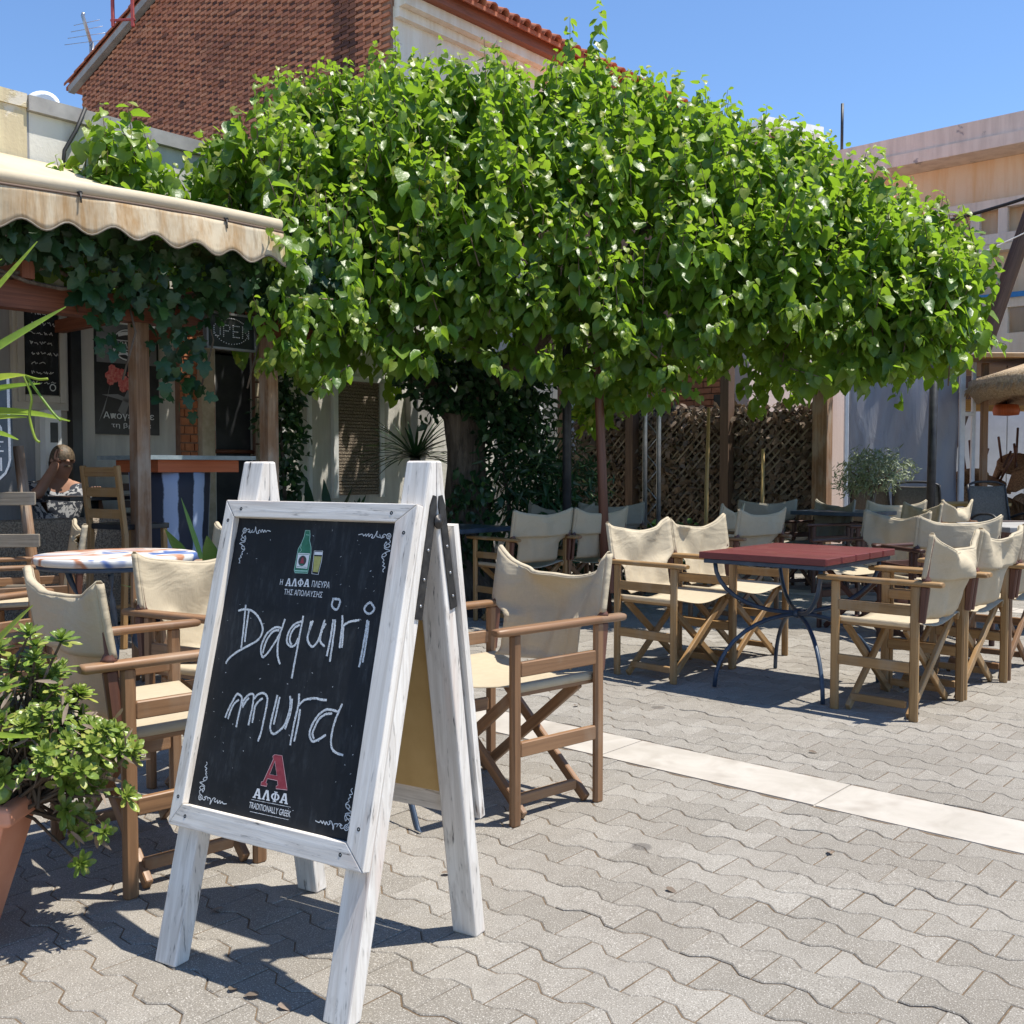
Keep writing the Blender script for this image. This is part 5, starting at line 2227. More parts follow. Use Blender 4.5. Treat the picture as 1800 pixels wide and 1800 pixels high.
for body_, x, y, w, h in (('λος', .035, .53, .13, .085), ('ρου', .04, .41, .10, .05), ('800', .055, .305, .14, .07), ('ΕΙΣ', .06, .215, .14, .06), ('ΤΡΙ', .055, .115, .13, .075), ('ρα', .06, .03, .085, .06)):
    o = place_text(body_, rs_, f3(x, y, .0215), ed, (0, 0, 1), w, h, .012, 'chalk')

# ---------------------------------------------------------------- folding director chairs
XS = .288      # half distance between the side frames


def back_fabric(seed, sag=.05, bulge=.045, wr=.012, width=.288):
    rg = random.Random(seed)
    ph = [rg.uniform(0, 6.28) for _ in range(8)]
    nt, ns = 26, 25
    rows = []
    for i in range(nt):
        t = i / (nt - 1)
        row = []
        for j in range(ns):
            s = -1 + 2 * j / (ns - 1)
            z = .45 + .388 * t
            k = min(1, max(0, (t - .36) / .16))
            k = k * k * (3 - 2 * k)
            hw = .205 + (width - .205) * k
            x = s * hw
            lean = -.190 - .066 * max(0, t - .1)
            y = lean - bulge * (1 - s * s) * (0.35 + .65 * math.sin(math.pi * min(1, .18 + t * .82)))
            zz = z - sag * (1 - s * s) ** 1.0 * (t ** 3) + .012 * abs(s) ** 6 * t ** 4
            # slack folds
            y += wr * math.sin(3.1 * s + 5 * t + ph[0]) * (1 - s * s) * t + wr * .8 * math.sin(6 * (abs(s) - t) + ph[1]) * (1 - s ** 4) * t * .8
            y += wr * .35 * math.sin(11 * s + 3 * t + ph[2]) * (1 - s ** 4)
            zz += wr * .3 * math.sin(5 * s + ph[3]) * t
            if t < .08:
                y += .03 * (1 - t / .08) ** 2
            row.append((x, y, zz))
        rows.append(row)
    m = MB()
    m.grid(rows)
    # sleeve: second layer on the outside of the band
    i0 = int(nt * .50)
    rows2 = [[(x, y - .024 - .004 * math.sin(9 * x + ph[4]), z) for x, y, z in rows[i]] for i in range(i0, nt)]
    m.grid(rows2)
    top = rows[-1]
    m.grid([rows2[-1], [(x, y - .019, z + .008) for x, y, z in top], [(x, y - .006, z + .008) for x, y, z in top], top])
    for e, sg in ((0, -1), (ns - 1, 1)):       # the sleeve closes round the stick at both edges
        m.grid([[rows[i][e] for i in range(i0, nt)], [(rows[i][e][0] + sg * .009, rows[i][e][1] - .004, rows[i][e][2]) for i in range(i0, nt)],
                [(rows[i][e][0] + sg * .009, rows[i][e][1] - .020, rows[i][e][2]) for i in range(i0, nt)], [rows2[i - i0][e] for i in range(i0, nt)]])
    return m


def seat_fabric(seed):
    rg = random.Random(seed)
    ph = rg.uniform(0, 6)
    rows = []
    for i in range(11):
        y = -.19 + .385 * i / 10
        row = []
        for j in range(17):
            s = -1 + 2 * j / 16
            x = s * .262
            z = .447 - .032 * (1 - s * s) - .004 * math.sin(4 * s + ph)
            row.append((x, y, z))
        r0, r1 = row[0], row[-1]
        row = [(r0[0] - .012, y, .425), (r0[0] - .010, y, .446)] + row + [(r1[0] + .010, y, .446), (r1[0] + .012, y, .425)]
        rows.append(row)
    m = MB()
    m.grid(rows)
    return m


BACKS = {}
for key, cm in (('n', 'canvas_natural'), ('g', 'canvas_grey')):
    BACKS[key] = [back_fabric(k, sg, bl, w).mesh('back_fabric', cm) for k, sg, bl, w in ((1, .045, .04, .012), (2, .06, .06, .022), (3, .035, .03, .009), (4, .085, .07, .03), (5, .05, .045, .018))]


def make_chair(mat, cloth):
    r = empty('director_chair', (0, 0, 0))
    dark = 'wood_redbrown' if mat != 'wood_walnut' else 'wood_walnut'
    for s in (-1, 1):
        x = s * XS
        for y, nm in ((.19, 'front_post'), (-.19, 'rear_post')):
            m = MB()
            m.beam((x, y, 0), (x, y, .618), .027, .040, (1, 0, 0), .3)
            m.build(nm, mat, r, world=False)
        for z, nm in ((.505, 'upper_rail'), (.245, 'lower_rail')):
            m = MB()
            m.beam((x, -.171, z), (x, .171, z), .020, .048, (1, 0, 0), .15)
            m.build(nm, mat, r, world=False)
        m = MB()
        rings = []
        for y, w, h in ((-.315, .036, .020), (-.305, .046, .026), (-.1, .048, .027), (.22, .050, .027), (.268, .047, .025), (.278, .036, .018)):
            ring = []
            for k in range(12):
                q = 2 * math.pi * k / 12
                ring.append((x + w / 2 * math.copysign(abs(math.cos(q)) ** .6, math.cos(q)), y, .632 + h / 2 * math.copysign(abs(math.sin(q)) ** .6, math.sin(q))))
            rings.append(ring)
        m.loft(rings)
        m.build('arm', mat, r, world=False)
        m = MB()   # back post: tail below the arm, turned neck, sleeve stick
        m.beam((x, -.222, .455), (x, -.236, .618), .022, .030, (1, 0, 0), .3, False, .026, .040)
        m.tube([(x * .98, -.236, .642), (x * .98, -.236, .652), (x * .98, -.234, .668), (x * .98, -.244, .74), (x * .98, -.261, .836)], [.024, .019, .0135, .010, .009], 10)
        m.build('back_post', dark, r, world=False)
        m = MB()
        m.beam((s * .259, -.19, .425), (s * .259, .19, .425), .022, .030, (1, 0, 0), .2)
        m.build('seat_rail', mat, r, world=False)
    for yi, y in enumerate((.145, -.145)):
        for s in (-1, 1):
            m = MB()
            yy = y + s * .0125
            m.beam((s * .264, yy, .012), (-s * .249, yy, .415), .036, .022, (0, 0, 1), .15)
            m.build('cross_leg', mat if yi else mat, r, world=False)
    for s in (-1, 1):
        m = MB()
        m.beam((s * .232, -.132, .060), (s * .232, .132, .060), .022, .034, (1, 0, 0), .15)
        m.build('foot_rail', mat, r, world=False)
    o = link('back_fabric', BACKS[cloth][0], r)
    o.modifiers.new('thick', 'SOLIDIFY').thickness = .0022
    m = seat_fabric(3)
    o = m.build('seat_fabric', 'canvas_natural' if cloth == 'n' else 'canvas_grey', r, world=False)
    o.modifiers.new('thick', 'SOLIDIFY').thickness = .0022
    return r


PROTO = {}
CHAIRS = [
    ('teak', 'n', (-1.073, 3.041), 42, 0, 'nearest wooden director chair at left, seen from behind beside the terracotta planter'),
    ('teak', 'n', (-.99, 3.80), -30, 4, 'director chair facing right, directly behind the left edge of the chalkboard'),
    ('teak', 'n', (-2.66, 5.62), 208, 2, 'director chair with torn fabric hanging from its back, behind the round table'),
    ('teak', 'n', (-1.72, 5.38), 214, 1, 'director chair right of the round table, half hidden by the chalkboard'),
    ('teak', 'n', (-2.34, 4.22), 62, 2, 'director chair cut by the left edge, left of the round table'),
    ('teak', 'n', (-.036, 3.595), 221, 3, 'director chair just right of the chalkboard with shadow-crossed backrest'),
    ('oak', 'n', (.925, 5.766), -44, 4, 'left one of the two sunlit chairs facing right at the red table'),
    ('oak', 'n', (1.345, 6.21), -45, 1, 'right one of the two sunlit chairs facing right behind the red table'),
    ('oak', 'n', (1.881, 4.95), 137, 3, 'front chair right of the red table, seen from behind'),
    ('oak', 'n', (2.31, 5.40), 136, 4, 'second chair right of the red table, beside the front one'),
    ('teak', 'n', (2.75, 5.87), 137, 2, 'chair cut by the right edge, third in the row right of the red table'),
    ('walnut', 'n', (2.80, 6.75), 100, 0, 'dark framed chair seen squarely from behind, beyond the row right of the red table'),
    ('walnut', 'n', (2.53, 7.22), 208, 4, 'dark framed chair facing the camera right behind the red table'),
    ('oak', 'n', (.065, 7.775), 131, 2, 'shaded chair seen from behind, the left of a pair under the tree'),
    ('teak', 'n', (.53, 8.18), 131, 0, 'shaded chair seen from behind, the right of a pair under the tree'),
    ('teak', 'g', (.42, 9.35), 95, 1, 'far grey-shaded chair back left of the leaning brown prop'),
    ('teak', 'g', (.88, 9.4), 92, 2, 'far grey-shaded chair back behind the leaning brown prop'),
    ('teak', 'n', (1.72, 7.91), 131, 0, 'chair seen from behind above the left corner of the red table'),
    ('teak', 'n', (1.66, 8.85), 150, 3, 'partly sunlit chair back left of the chair behind the red table'),
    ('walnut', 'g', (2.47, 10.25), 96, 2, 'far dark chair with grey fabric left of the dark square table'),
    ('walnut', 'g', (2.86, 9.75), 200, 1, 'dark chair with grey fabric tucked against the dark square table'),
    ('walnut', 'n', (3.35, 8.95), 190, 4, 'dark brown chair right of the dark square table'),
    ('walnut', 'n', (3.62, 9.95), 95, 0, 'far dark framed chair directly below the olive tree'),
    ('teak', 'n', (4.1, 10.0), 130, 3, 'far sunlit chair back right of the olive tree'),
    ('walnut', 'n', (4.95, 9.7), 170, 2, 'far chair cut by the right edge near the wooden cafe table'),
]
for wood, cloth, (x, y), hd, var, label in CHAIRS:
    key = (wood, cloth)
    rz = math.radians(hd - 90)
    if key not in PROTO:
        PROTO[key] = make_chair('wood_' + wood, cloth)
        o = PROTO[key]
        o.location = (x, y, 0)
        o.rotation_euler = (0, 0, rz)
    else:
        o = copy_tree(PROTO[key], None, (x, y, 0), rz)
    o['wloc'] = (x, y, 0)
    tag(o, label, 'chair', 'folding director chairs on the terrace')
    for ch in o.children:
        if ch.name.startswith('back_fabric'):
            ch.data = BACKS[cloth][var]
        if 'shadow-crossed' in label and ch.name.startswith('back_'):
            ch.location.y += .02
        if ch.name.startswith('back_fabric'):
            if 'torn' in label:
                m = MB()
                rgt = random.Random(4)
                rows = []
                for i in range(8):
                    t = i / 7
                    row = []
                    for j in range(14):
                        s = -.75 + 1.35 * j / 13
                        fr = rgt.uniform(.0, .03) if i == 7 else 0
                        row.append((s * .25, -.235 - .05 * (1 - s * s) + .018 + .022 * math.sin(3 * t) + .010 * math.sin(16 * t + 3 * s), .818 - .05 * (1 - s * s) - .085 * t * (1 - .5 * s * s) - fr))
                    rows.append(row)
                m.grid(rows)
                tf = m.build('torn_flap', 'canvas_natural', o, world=False)
                tf.modifiers.new('thick', 'SOLIDIFY').thickness = .003

# ---------------------------------------------------------------- tables


def oriented(m, c, rz):
    M = Matrix.Rotation(rz, 4, 'Z')
    return m


rt = empty('red_table', (1.515, 5.40, 0), ANG, 'rectangular table with dark red top and curved blue iron legs', 'table')
lx, ly = .70, .86
npl = 5
for k in range(npl):
    m = MB()
    y0 = -ly / 2 + k * ly / npl
    m.beam((-lx / 2, y0 + ly / npl / 2, .703), (lx / 2, y0 + ly / npl / 2, .703 + random.uniform(-.0008, .0008)), ly / npl - .0012, .034, (0, 1, 0), .05)
    m.build('top_plank', 'wood_table_red', rt, world=False)
m = MB()
for s in (-1, 1):
    m.beam((-lx / 2 + .02, s * (ly / 2 - .035), .673), (lx / 2 - .02, s * (ly / 2 - .035), .673), .03, .022, (0, 1, 0))
    m.beam((s * (lx / 2 - .035), -ly / 2 + .05, .6725), (s * (lx / 2 - .035), ly / 2 - .05, .6725), .03, .021, (1, 0, 0))
m.build('top_frame', 'iron_blue', rt, world=False)
for sx, sy in ((1, 1), (1, -1), (-1, 1), (-1, -1)):
    d = Vector((sx * .29, sy * .36, 0))
    pts = []
    for t in np.linspace(0, math.pi / 2, 10):
        pts.append(d * math.cos(t) * 1.0 + Vector((0, 0, .66 - .27 * math.sin(t))))
    m = MB()
    m.tube(pts, .0115, 8)
    m.build('upper_arc', 'iron_blue', rt, world=False)
    pts = []
    dd_ = Vector((sx * .30, sy * .34, 0))
    for t in np.linspace(0, math.pi / 2, 10):
        pts.append(dd_ * math.cos(t) + Vector((0, 0, .005 + .375 * math.sin(t))))
    m = MB()
    m.tube(pts, .0115, 8)
    m.build('leg', 'iron_blue', rt, world=False)
m = MB()
m.lathe((0, 0, .36), [(.012, 0), (.03, .01), (.034, .025), (.03, .04), (.012, .05)], 12)
m.build('boss', 'iron_blue', rt, world=False)


def round_table(name, label, loc, r, rz=0.0, legs=3, fr=.34):
    t = empty(name, loc, rz, label, 'table', 'round painted cafe tables')
    m = MB()
    m.lathe((0, 0, .712), [(r - .01, 0), (r, .006), (r, .030), (r - .006, .036), (r * .5, .0365), (.001, .0365)], 40)
    m.build('table_top', 'table_paint', t, world=False)
    m = MB()
    m.lathe((0, 0, .690), [(r - .02, 0), (r - .015, .021), (r - .04, .021), (r - .04, 0)], 36)
    m.build('rim', 'iron_blue', t, world=False)
    for k in range(legs):
        an = 2 * math.pi * k / legs + .5
        d = Vector((math.cos(an), math.sin(an), 0))
        sd = Vector((-math.sin(an), math.cos(an), 0))
        m = MB()
        rings = []
        path = [(r * .78, .692), (r * .62, .56), (r * .32, .40), (r * .25, .30), (fr * .72, .17), (fr * 1.0, .07), (fr * 1.12, .02), (fr * 1.18, .006)]
        pp = smooth_poly([(a, z) for a, z in path], 5)
        for i, (a, z) in enumerate(pp):
            tw = i * .42 if i < 18 else 18 * .42
            c1, s1 = math.cos(tw), math.sin(tw)
            u = sd * c1 + d * s1
            v = d * c1 * .3 - sd * s1 + Vector((0, 0, .5))
            v = (v - u * v.dot(u)).normalized()
            c = d * a + Vector((0, 0, z))
            rings.append([c + u * .014 + v * .004, c - u * .014 + v * .004, c - u * .014 - v * .004, c + u * .014 - v * .004])
        m.loft(rings)
        m.build('leg', 'iron_blue', t, world=False)
    return t


round_table('round_table', 'round table with painted white, blue and orange top at left', (-1.87, 4.83, 0), .365, .3)
round_table('round_table', 'round painted table mostly hidden behind the chalkboard', (-.47, 3.55, 0), .30, -1.62 , 3, .34)


def square_table(name, label, loc, rz, l, w, h, top, mat, leg='pedestal'):
    t = empty(name, loc, rz, label, 'table')
    m = MB()
    m.beam((-l / 2, 0, h - .018), (l / 2, 0, h - .018), w, .036, (0, 1, 0), .1)
    m.build('table_top', top, t, world=False)
    if leg == 'pedestal':
        m = MB()
        m.tube([(0, 0, .02), (0, 0, h - .036)], .032)
        m.build('pedestal', mat, t, world=False)
        m = MB()
        m.beam((-.24, 0, .015), (.24, 0, .015), .06, .03)
        m.beam((0, -.24, .0155), (0, .24, .0155), .06, .029)
        m.build('foot', mat, t, world=False)
    else:
        for sx in (-1, 1):
            for sy in (-1, 1):
                m = MB()
                m.beam((sx * (l / 2 - .05), sy * (w / 2 - .05), 0), (sx * (l / 2 - .05), sy * (w / 2 - .05), h - .036), .05, .05)
                m.build('leg', mat, t, world=False)
    return t


square_table('dark_table', 'dark square table with steel pedestal before the lattice fence end', (3.18, 9.75, 0), ANG, .8, .7, .75, 'dark_blue_top', 'steel_pole')
square_table('dark_table', 'dark blue table under the tree left of the shaded chair pair', (-.42, 8.0, 0), ANG, .62, .62, .70, 'dark_blue_top', 'iron_black')
square_table('cafe_table', 'honey coloured wooden cafe table near the plastic tent', (5.35, 12.2, 0), .12, .85, .7, .75, 'wood_honey', 'wood_dark_brown', 'legs')
square_table('cafe_table', 'pale table at the right edge behind the chair row', (3.75, 7.35, 0), .1, .8, .7, .75, 'concrete_low', 'iron_black')


def mesh_chair(label, loc, rz):
    t = empty('sling_chair', loc, rz, label, 'chair', 'black sling chairs by the plastic tent')
    for s in (-1, 1):
        m = MB()
        m.tube(smooth_poly([(s * .25, .25, 0), (s * .26, .24, .35), (s * .27, .18, .62), (s * .27, -.05, .65), (s * .26, -.22, .6)], 4), .014, 8)
        m.build('arm_tube', 'iron_black', t, world=False)
        m = MB()
        m.tube(smooth_poly([(s * .26, -.36, 0), (s * .25, -.2, .4), (s * .25, -.24, .6), (s * .24, -.32, .97)], 4), .014, 8)
        m.build('rear_tube', 'iron_black', t, world=False)
    m = MB()
    m.tube(smooth_poly([(-.24, -.32, .965), (-.12, -.325, 1.0), (.12, -.325, 1.0), (.24, -.32, .965)], 4), .014, 8)
    m.build('top_tube', 'iron_black', t, world=False)
    rows = []
    for y, z in ((.24, .43), (.1, .42), (-.1, .405), (-.2, .43), (-.235, .55), (-.27, .72), (-.315, .96)):
        rows.append([(x, y, z - .01 * (1 - (x / .24) ** 2)) for x in np.linspace(-.238, .238, 7)])
    m = MB()
    m.grid(rows)
    o = m.build('sling', 'mesh_fabric', t, world=False)
    o.modifiers.new('thick', 'SOLIDIFY').thickness = .004
    return t


for (x, y), rz, lab in (((4.62, 11.6), -.5, 'black sling chair in front of the plastic tent, left of the honey table'), ((4.35, 12.0), -.9, 'black sling chair half hidden behind the olive tree'),
                        ((5.45, 11.3), -2.9, 'black sling chair with its back to us before the honey table'), ((5.95, 11.0), 1.2, 'black sling chair cut by the right edge')):
    mesh_chair(lab, (x, y, 0), rz)

# ---------------------------------------------------------------- lettering and drawing of the chalkboard (metres on the board)
CHALK = [[(-0.1906,0.8452),(-0.1872,0.8177),(-0.1832,0.7812),(-0.1806,0.7403)],[(-0.1765,0.8323),(-0.1757,0.8024),(-0.1727,0.7569)],[(-0.2108,0.8298),(-0.1913,0.8347),(-0.1688,0.8328),(-0.1477,0.8229),(-0.1298,0.806),(-0.1217,0.7907),(-0.1241,0.7747),(-0.1363,0.7612),(-0.1611,0.7477),(-0.1889,0.7327),(-0.2104,0.717),(-0.2191,0.707),(-0.2221,0.6999)],[(-0.0628,0.7988),(-0.0781,0.7999),(-0.0919,0.7943),(-0.1071,0.7806),(-0.115,0.7619),(-0.1169,0.7438),(-0.1108,0.7308),(-0.1053,0.7269),(-0.0939,0.7369),(-0.0826,0.7535),(-0.0718,0.7724),(-0.064,0.7909),(-0.0601,0.8069),(-0.0572,0.8206)],[(-0.0692,0.7938),(-0.0877,0.789),(-0.1005,0.7722),(-0.1069,0.7536),(-0.1088,0.7355)],[(-0.064,0.7909),(-0.0664,0.7684),(-0.0654,0.7506),(-0.0595,0.7312),(-0.0494,0.7156)],[(-0.0051,0.819),(-0.0188,0.8146),(-0.0314,0.8047),(-0.0396,0.7884),(-0.0406,0.7728),(-0.0355,0.7633),(-0.0213,0.759),(-0.0112,0.7665),(-0.0068,0.7801)],[(-0.0092,0.8109),(-0.0222,0.8032),(-0.0309,0.7892),(-0.0319,0.7736),(-0.0237,0.7632)],[(-0.0027,0.8324),(-0.0029,0.8158),(-0.0039,0.7936),(-0.0045,0.7693),(-0.005,0.7451),(-0.006,0.7165),(-0.0068,0.687)],[(0.0288,0.8237),(0.0256,0.8114),(0.0218,0.7957),(0.0209,0.7825),(0.0269,0.772),(0.04,0.7644),(0.0508,0.7741),(0.0565,0.7876),(0.0589,0.8031),(0.0614,0.8186),(0.0638,0.8275)],[(0.0233,0.8222),(0.0228,0.8046),(0.0213,0.7913)],[(0.0681,0.8202),(0.0613,0.8055),(0.0588,0.79),(0.0615,0.7772),(0.0747,0.7686)],[(0.0886,0.8305),(0.0891,0.8077),(0.0888,0.7817),(0.0862,0.747)],[(0.0941,0.8309),(0.096,0.8083),(0.0974,0.7739),(0.0976,0.7352)],[(0.076,0.8777),(0.0973,0.8769),(0.0993,0.8672),(0.0936,0.8537),(0.0798,0.8593),(0.077,0.869),(0.0804,0.8769)],[(0.1128,0.8421),(0.1162,0.825),(0.1178,0.8036),(0.1194,0.7683)],[(0.1207,0.8167),(0.1236,0.7955),(0.126,0.77)],[(0.1191,0.8177),(0.1299,0.8261),(0.1427,0.8309),(0.1637,0.8351)],[(0.1863,0.8368),(0.1863,0.8092),(0.1853,0.7731),(0.1832,0.7319)],[(0.1902,0.835),(0.1919,0.8012),(0.1919,0.7737),(0.1912,0.7432)],[(0.1866,0.8774),(0.1771,0.8704),(0.1726,0.8615),(0.1791,0.8534),(0.1902,0.8516),(0.1984,0.8579),(0.1994,0.8665),(0.1866,0.8774)],[(-0.1928,0.5744),(-0.1888,0.5905),(-0.1809,0.6094),(-0.1704,0.6307),(-0.1649,0.6335),(-0.1547,0.6302),(-0.1496,0.6219),(-0.1505,0.5996),(-0.1518,0.5795),(-0.1526,0.5573)],[(-0.1831,0.5734),(-0.1797,0.5916),(-0.1718,0.6104),(-0.1587,0.6208)],[(-0.148,0.6087),(-0.1411,0.6251),(-0.1285,0.6365),(-0.1183,0.6387),(-0.1138,0.6326),(-0.1126,0.6085),(-0.114,0.5885),(-0.1149,0.5665)],[(-0.144,0.6048),(-0.1366,0.6189),(-0.1282,0.6288)],[(-0.1113,0.6285),(-0.1017,0.6395),(-0.0877,0.6444),(-0.0764,0.6412),(-0.0696,0.631),(-0.0695,0.6048),(-0.0709,0.5786),(-0.0728,0.5545),(-0.0771,0.5344)],[(-0.1043,0.5733),(-0.1047,0.594),(-0.1043,0.6117),(-0.0964,0.6236),(-0.0849,0.6326)],[(-0.0415,0.6451),(-0.0435,0.621),(-0.0463,0.5946),(-0.0473,0.5729),(-0.0415,0.5607),(-0.032,0.5576),(-0.0192,0.5657),(-0.0073,0.5779),(-0.0002,0.5981),(0.0027,0.6242),(-0.0024,0.6474)],[(-0.0334,0.6417),(-0.0348,0.622),(-0.0358,0.6002),(-0.0382,0.5783)],[(0.0047,0.6417),(0.0069,0.6183),(0.0036,0.5943),(-0.0017,0.5722)],[(0.0233,0.6556),(0.0262,0.6291),(0.0237,0.6011),(0.0217,0.571),(0.0216,0.5392)],[(0.0336,0.6215),(0.0339,0.6002),(0.0329,0.5724),(0.0309,0.5489)],[(0.0276,0.6293),(0.0393,0.6414),(0.055,0.6474),(0.0741,0.6507),(0.0912,0.6494),(0.1064,0.6501)],[(0.1423,0.6292),(0.1283,0.6306),(0.1093,0.6294),(0.0923,0.6179),(0.0794,0.5995),(0.0724,0.5796),(0.0737,0.5672),(0.0795,0.5596),(0.0858,0.5563),(0.1012,0.5625),(0.1192,0.5753)],[(0.1271,0.6232),(0.1087,0.6188),(0.0921,0.6053),(0.0847,0.5875),(0.081,0.5724),(0.0872,0.5627)],[(0.1518,0.647),(0.1452,0.6285),(0.1387,0.6069),(0.1362,0.5858),(0.1364,0.5651),(0.1424,0.5494),(0.1519,0.5425),(0.1633,0.54),(0.1769,0.5388)]]
ORN = [[(0.0062,0.0014),(0.0136,0.004),(0.0182,-0.0018),(0.0117,-0.0016),(0.0205,-0.0049),(0.0266,0.0032),(0.0239,-0.0029),(0.0341,-0.0013),(0.0345,0.0106),(0.0383,0.0012),(0.0431,-0.0058),(0.0492,-0.0044),(0.0458,-0.001),(0.0507,0.0028),(0.0567,-0.003),(0.0582,0.0042),(0.0646,-0.0027),(0.0664,0.0032),(0.0722,-0.0018),(0.076,0.0024),(0.0874,0.0004)],[(-0.0018,-0.0061),(-0.0065,-0.0134),(0.0011,-0.018),(0.0047,-0.013),(0.0086,-0.0225),(-0.0001,-0.0264),(-0.0077,-0.0219),(-0.0005,-0.018),(0.0081,-0.0273),(-0.01,-0.0327),(-0.0011,-0.036),(0.0105,-0.0439),(0.005,-0.0477),(-0.0013,-0.0419),(0.0062,-0.0393),(0.0113,-0.0474),(0.0035,-0.0549),(0.0062,-0.0595),(0.0006,-0.0633),(0.005,-0.0679),(-0.0025,-0.0706),(0.0024,-0.0775),(-0.0003,-0.0823)]]
ORN_AT = [(-0.2375,1.0279),(0.2102,1.0289),(-0.2281,0.384),(0.2151,0.3917)]
BOTTLE = [(-0.0398,1.0341),(-0.0257,1.0345),(-0.0229,1.0243),(-0.0214,1.0106),(-0.0136,0.9949),(-0.0107,0.9814),(-0.0103,0.9519),(-0.0106,0.9327),(-0.0504,0.9317),(-0.054,0.9384),(-0.0529,0.9773),(-0.0524,0.9888),(-0.045,1.0029),(-0.0402,1.0191)]
BLABEL = [(-0.0504,0.9792),(-0.0139,0.9797),(-0.0143,0.9431),(-0.0494,0.9436)]
BOVAL = [(-0.033,0.961),(-0.0206,0.9616),(-0.0357,0.9735)]
GLASS = [(-0.0015,0.9863),(0.0247,0.987),(0.0254,0.9627),(0.0219,0.931),(0.0021,0.9322),(0.0004,0.957)]
BEER = [(0.0003,0.9739),(0.0242,0.9739),(0.0199,0.9365),(0.0047,0.9369)]
LOGO_A = [(-0.0193,0.5127),(0.0029,0.5134),(0.0317,0.4485),(0.0347,0.4421),(0.0005,0.4397),(0.0001,0.4458),(0.005,0.4478),(0.0006,0.4575),(-0.0292,0.4576),(-0.0318,0.4479),(-0.0275,0.4462),(-0.0284,0.4403),(-0.0461,0.4399),(-0.0462,0.4473),(-0.0404,0.4501),(-0.0216,0.5018),(-0.0247,0.5084)]
LOGO_AH = [(-0.0159,0.498),(-0.0027,0.4678),(-0.025,0.4675)]
TXT = {'H':((-0.0918,0.9073),(-0.0836,0.9076),0.014),'ALFA1':((-0.0746,0.9081),(0.0011,0.9097),0.0184),'PLEVRA':((0.0078,0.9085),(0.0619,0.9088),0.0149),'TIS':((-0.074,0.8849),(0.0446,0.8851),0.0137),'ALFA2':((-0.0644,0.4207),(0.043,0.4229),0.0222),'TRAD':((-0.0713,0.3916),(0.0557,0.3939),0.0136),'LINE1':((-0.0673,0.4051),(0.0518,0.4073),0.0008),'LINE2':((-0.0659,0.3786),(0.0516,0.3801),0.0009)}

# ---------------------------------------------------------------- the A-frame chalkboard
SG = empty('chalkboard_sign', (-.4513, 2.4247, 0), -.5373, 'white-washed A-frame chalkboard reading Daquiri mura in the foreground', 'chalkboard')
APEX, HT = .059, 1.168
FB, RB_ = -.264, .264
fsl = (APEX - .021 - FB) / HT
rsl = (RB_ - APEX - .021) / HT
ln_ = math.hypot(APEX - .021 - FB, HT)
pv = Vector((0, APEX - .021 - FB, HT)) / ln_
nv = Vector((0, -HT, APEX - .021 - FB)) / ln_


def bd3(a, s, o):
    return Vector((a, FB, 0)) + pv * s + nv * o


def leg_prism(poly, a0, a1, name, lean=0.0):
    m = MB()
    m.hexa([(a0, b, z) for b, z in poly], [(a1, b, z) for b, z in poly])
    off = random.random() * 5
    for fi in (0, 1):
        m.uv[fi] = [(m.v[i].z + off, m.v[i].y + off) for i in m.f[fi]]
    for fi in range(2, len(m.f)):
        m.uv[fi] = [(m.v[i].z * 1.0 + off + fi, m.v[i].x + m.v[i].y * .2 + off) for i in m.f[fi]]
    ob = m.build(name, 'wood_whitewashed', SG, world=False)
    bv = ob.modifiers.new('bevel', 'BEVEL')
    bv.width = .0045
    bv.segments = 2
    return ob


lt_ = .0435
zf = (APEX - (FB + lt_)) / fsl
zr = ((RB_ - lt_) - APEX - .001) / rsl
fpoly = [(FB, .0), (FB + lt_, .0), (APEX - .0005, zf), (APEX - .0005, HT), (APEX - .021, HT)]
rpoly = [(RB_, .0), (APEX + .021, HT), (APEX + .0008, HT), (APEX + .0008, zr), (RB_ - lt_, .0)]
for a0, a1 in ((-.2916, -.2216), (.2216, .2916)):
    leg_prism(fpoly, a0, a1, 'front_leg')
    leg_prism(rpoly, a0, a1, 'rear_leg')

FO = (-.300, .290, .312, 1.101)
FI = (-.264, .235, .364, 1.059)


def plank(pts, o0, o1, along, name='frame_plank'):
    m = MB()
    m.hexa([bd3(a, s, o0) for a, s in pts], [bd3(a, s, o1) for a, s in pts])
    off = random.random() * 5
    for fi in range(len(m.f)):
        uv = []
        for i in m.f[fi]:
            v = m.v[i]
            s = (v - Vector((0, FB, 0))).dot(pv)
            o = (v - Vector((0, FB, 0))).dot(nv)
            uv.append((v.x + off, s + o + off) if along == 'a' else (s + off, v.x + o + off))
        m.uv[fi] = uv
    ob = m.build(name, 'wood_whitewashed', SG, world=False)
    bv = ob.modifiers.new('bevel', 'BEVEL')
    bv.width = .0022
    bv.segments = 2
    return ob


g = .0006
oa, ob_, os0, os1 = FO
ia, ib, is0, is1 = FI
fr1, fr2 = .0015, .026
plank([(oa, os0 + g), (ia, is0 + g), (ia, is1 - g), (oa, os1 - g)][::-1], fr1, fr2, 's')
plank([(ob_, os0 + g), (ib, is0 + g), (ib, is1 - g), (ob_, os1 - g)], fr1, fr2, 's')
plank([(oa + g, os1), (ob_ - g, os1), (ib - g, is1), (ia + g, is1)][::-1], fr1, fr2, 'a')
plank([(oa + g, os0), (ob_ - g, os0), (ib - g, is0), (ia + g, is0)], fr1, fr2, 'a')
m = MB()
m.hexa([bd3(a, s, .0018) for a, s in ((ia - .02, is0 - .02), (ib + .02, is0 - .02), (ib + .02, is1 + .02), (ia - .02, is1 + .02))],
       [bd3(a, s, .0072) for a, s in ((ia - .02, is0 - .02), (ib + .02, is0 - .02), (ib + .02, is1 + .02), (ia - .02, is1 + .02))])
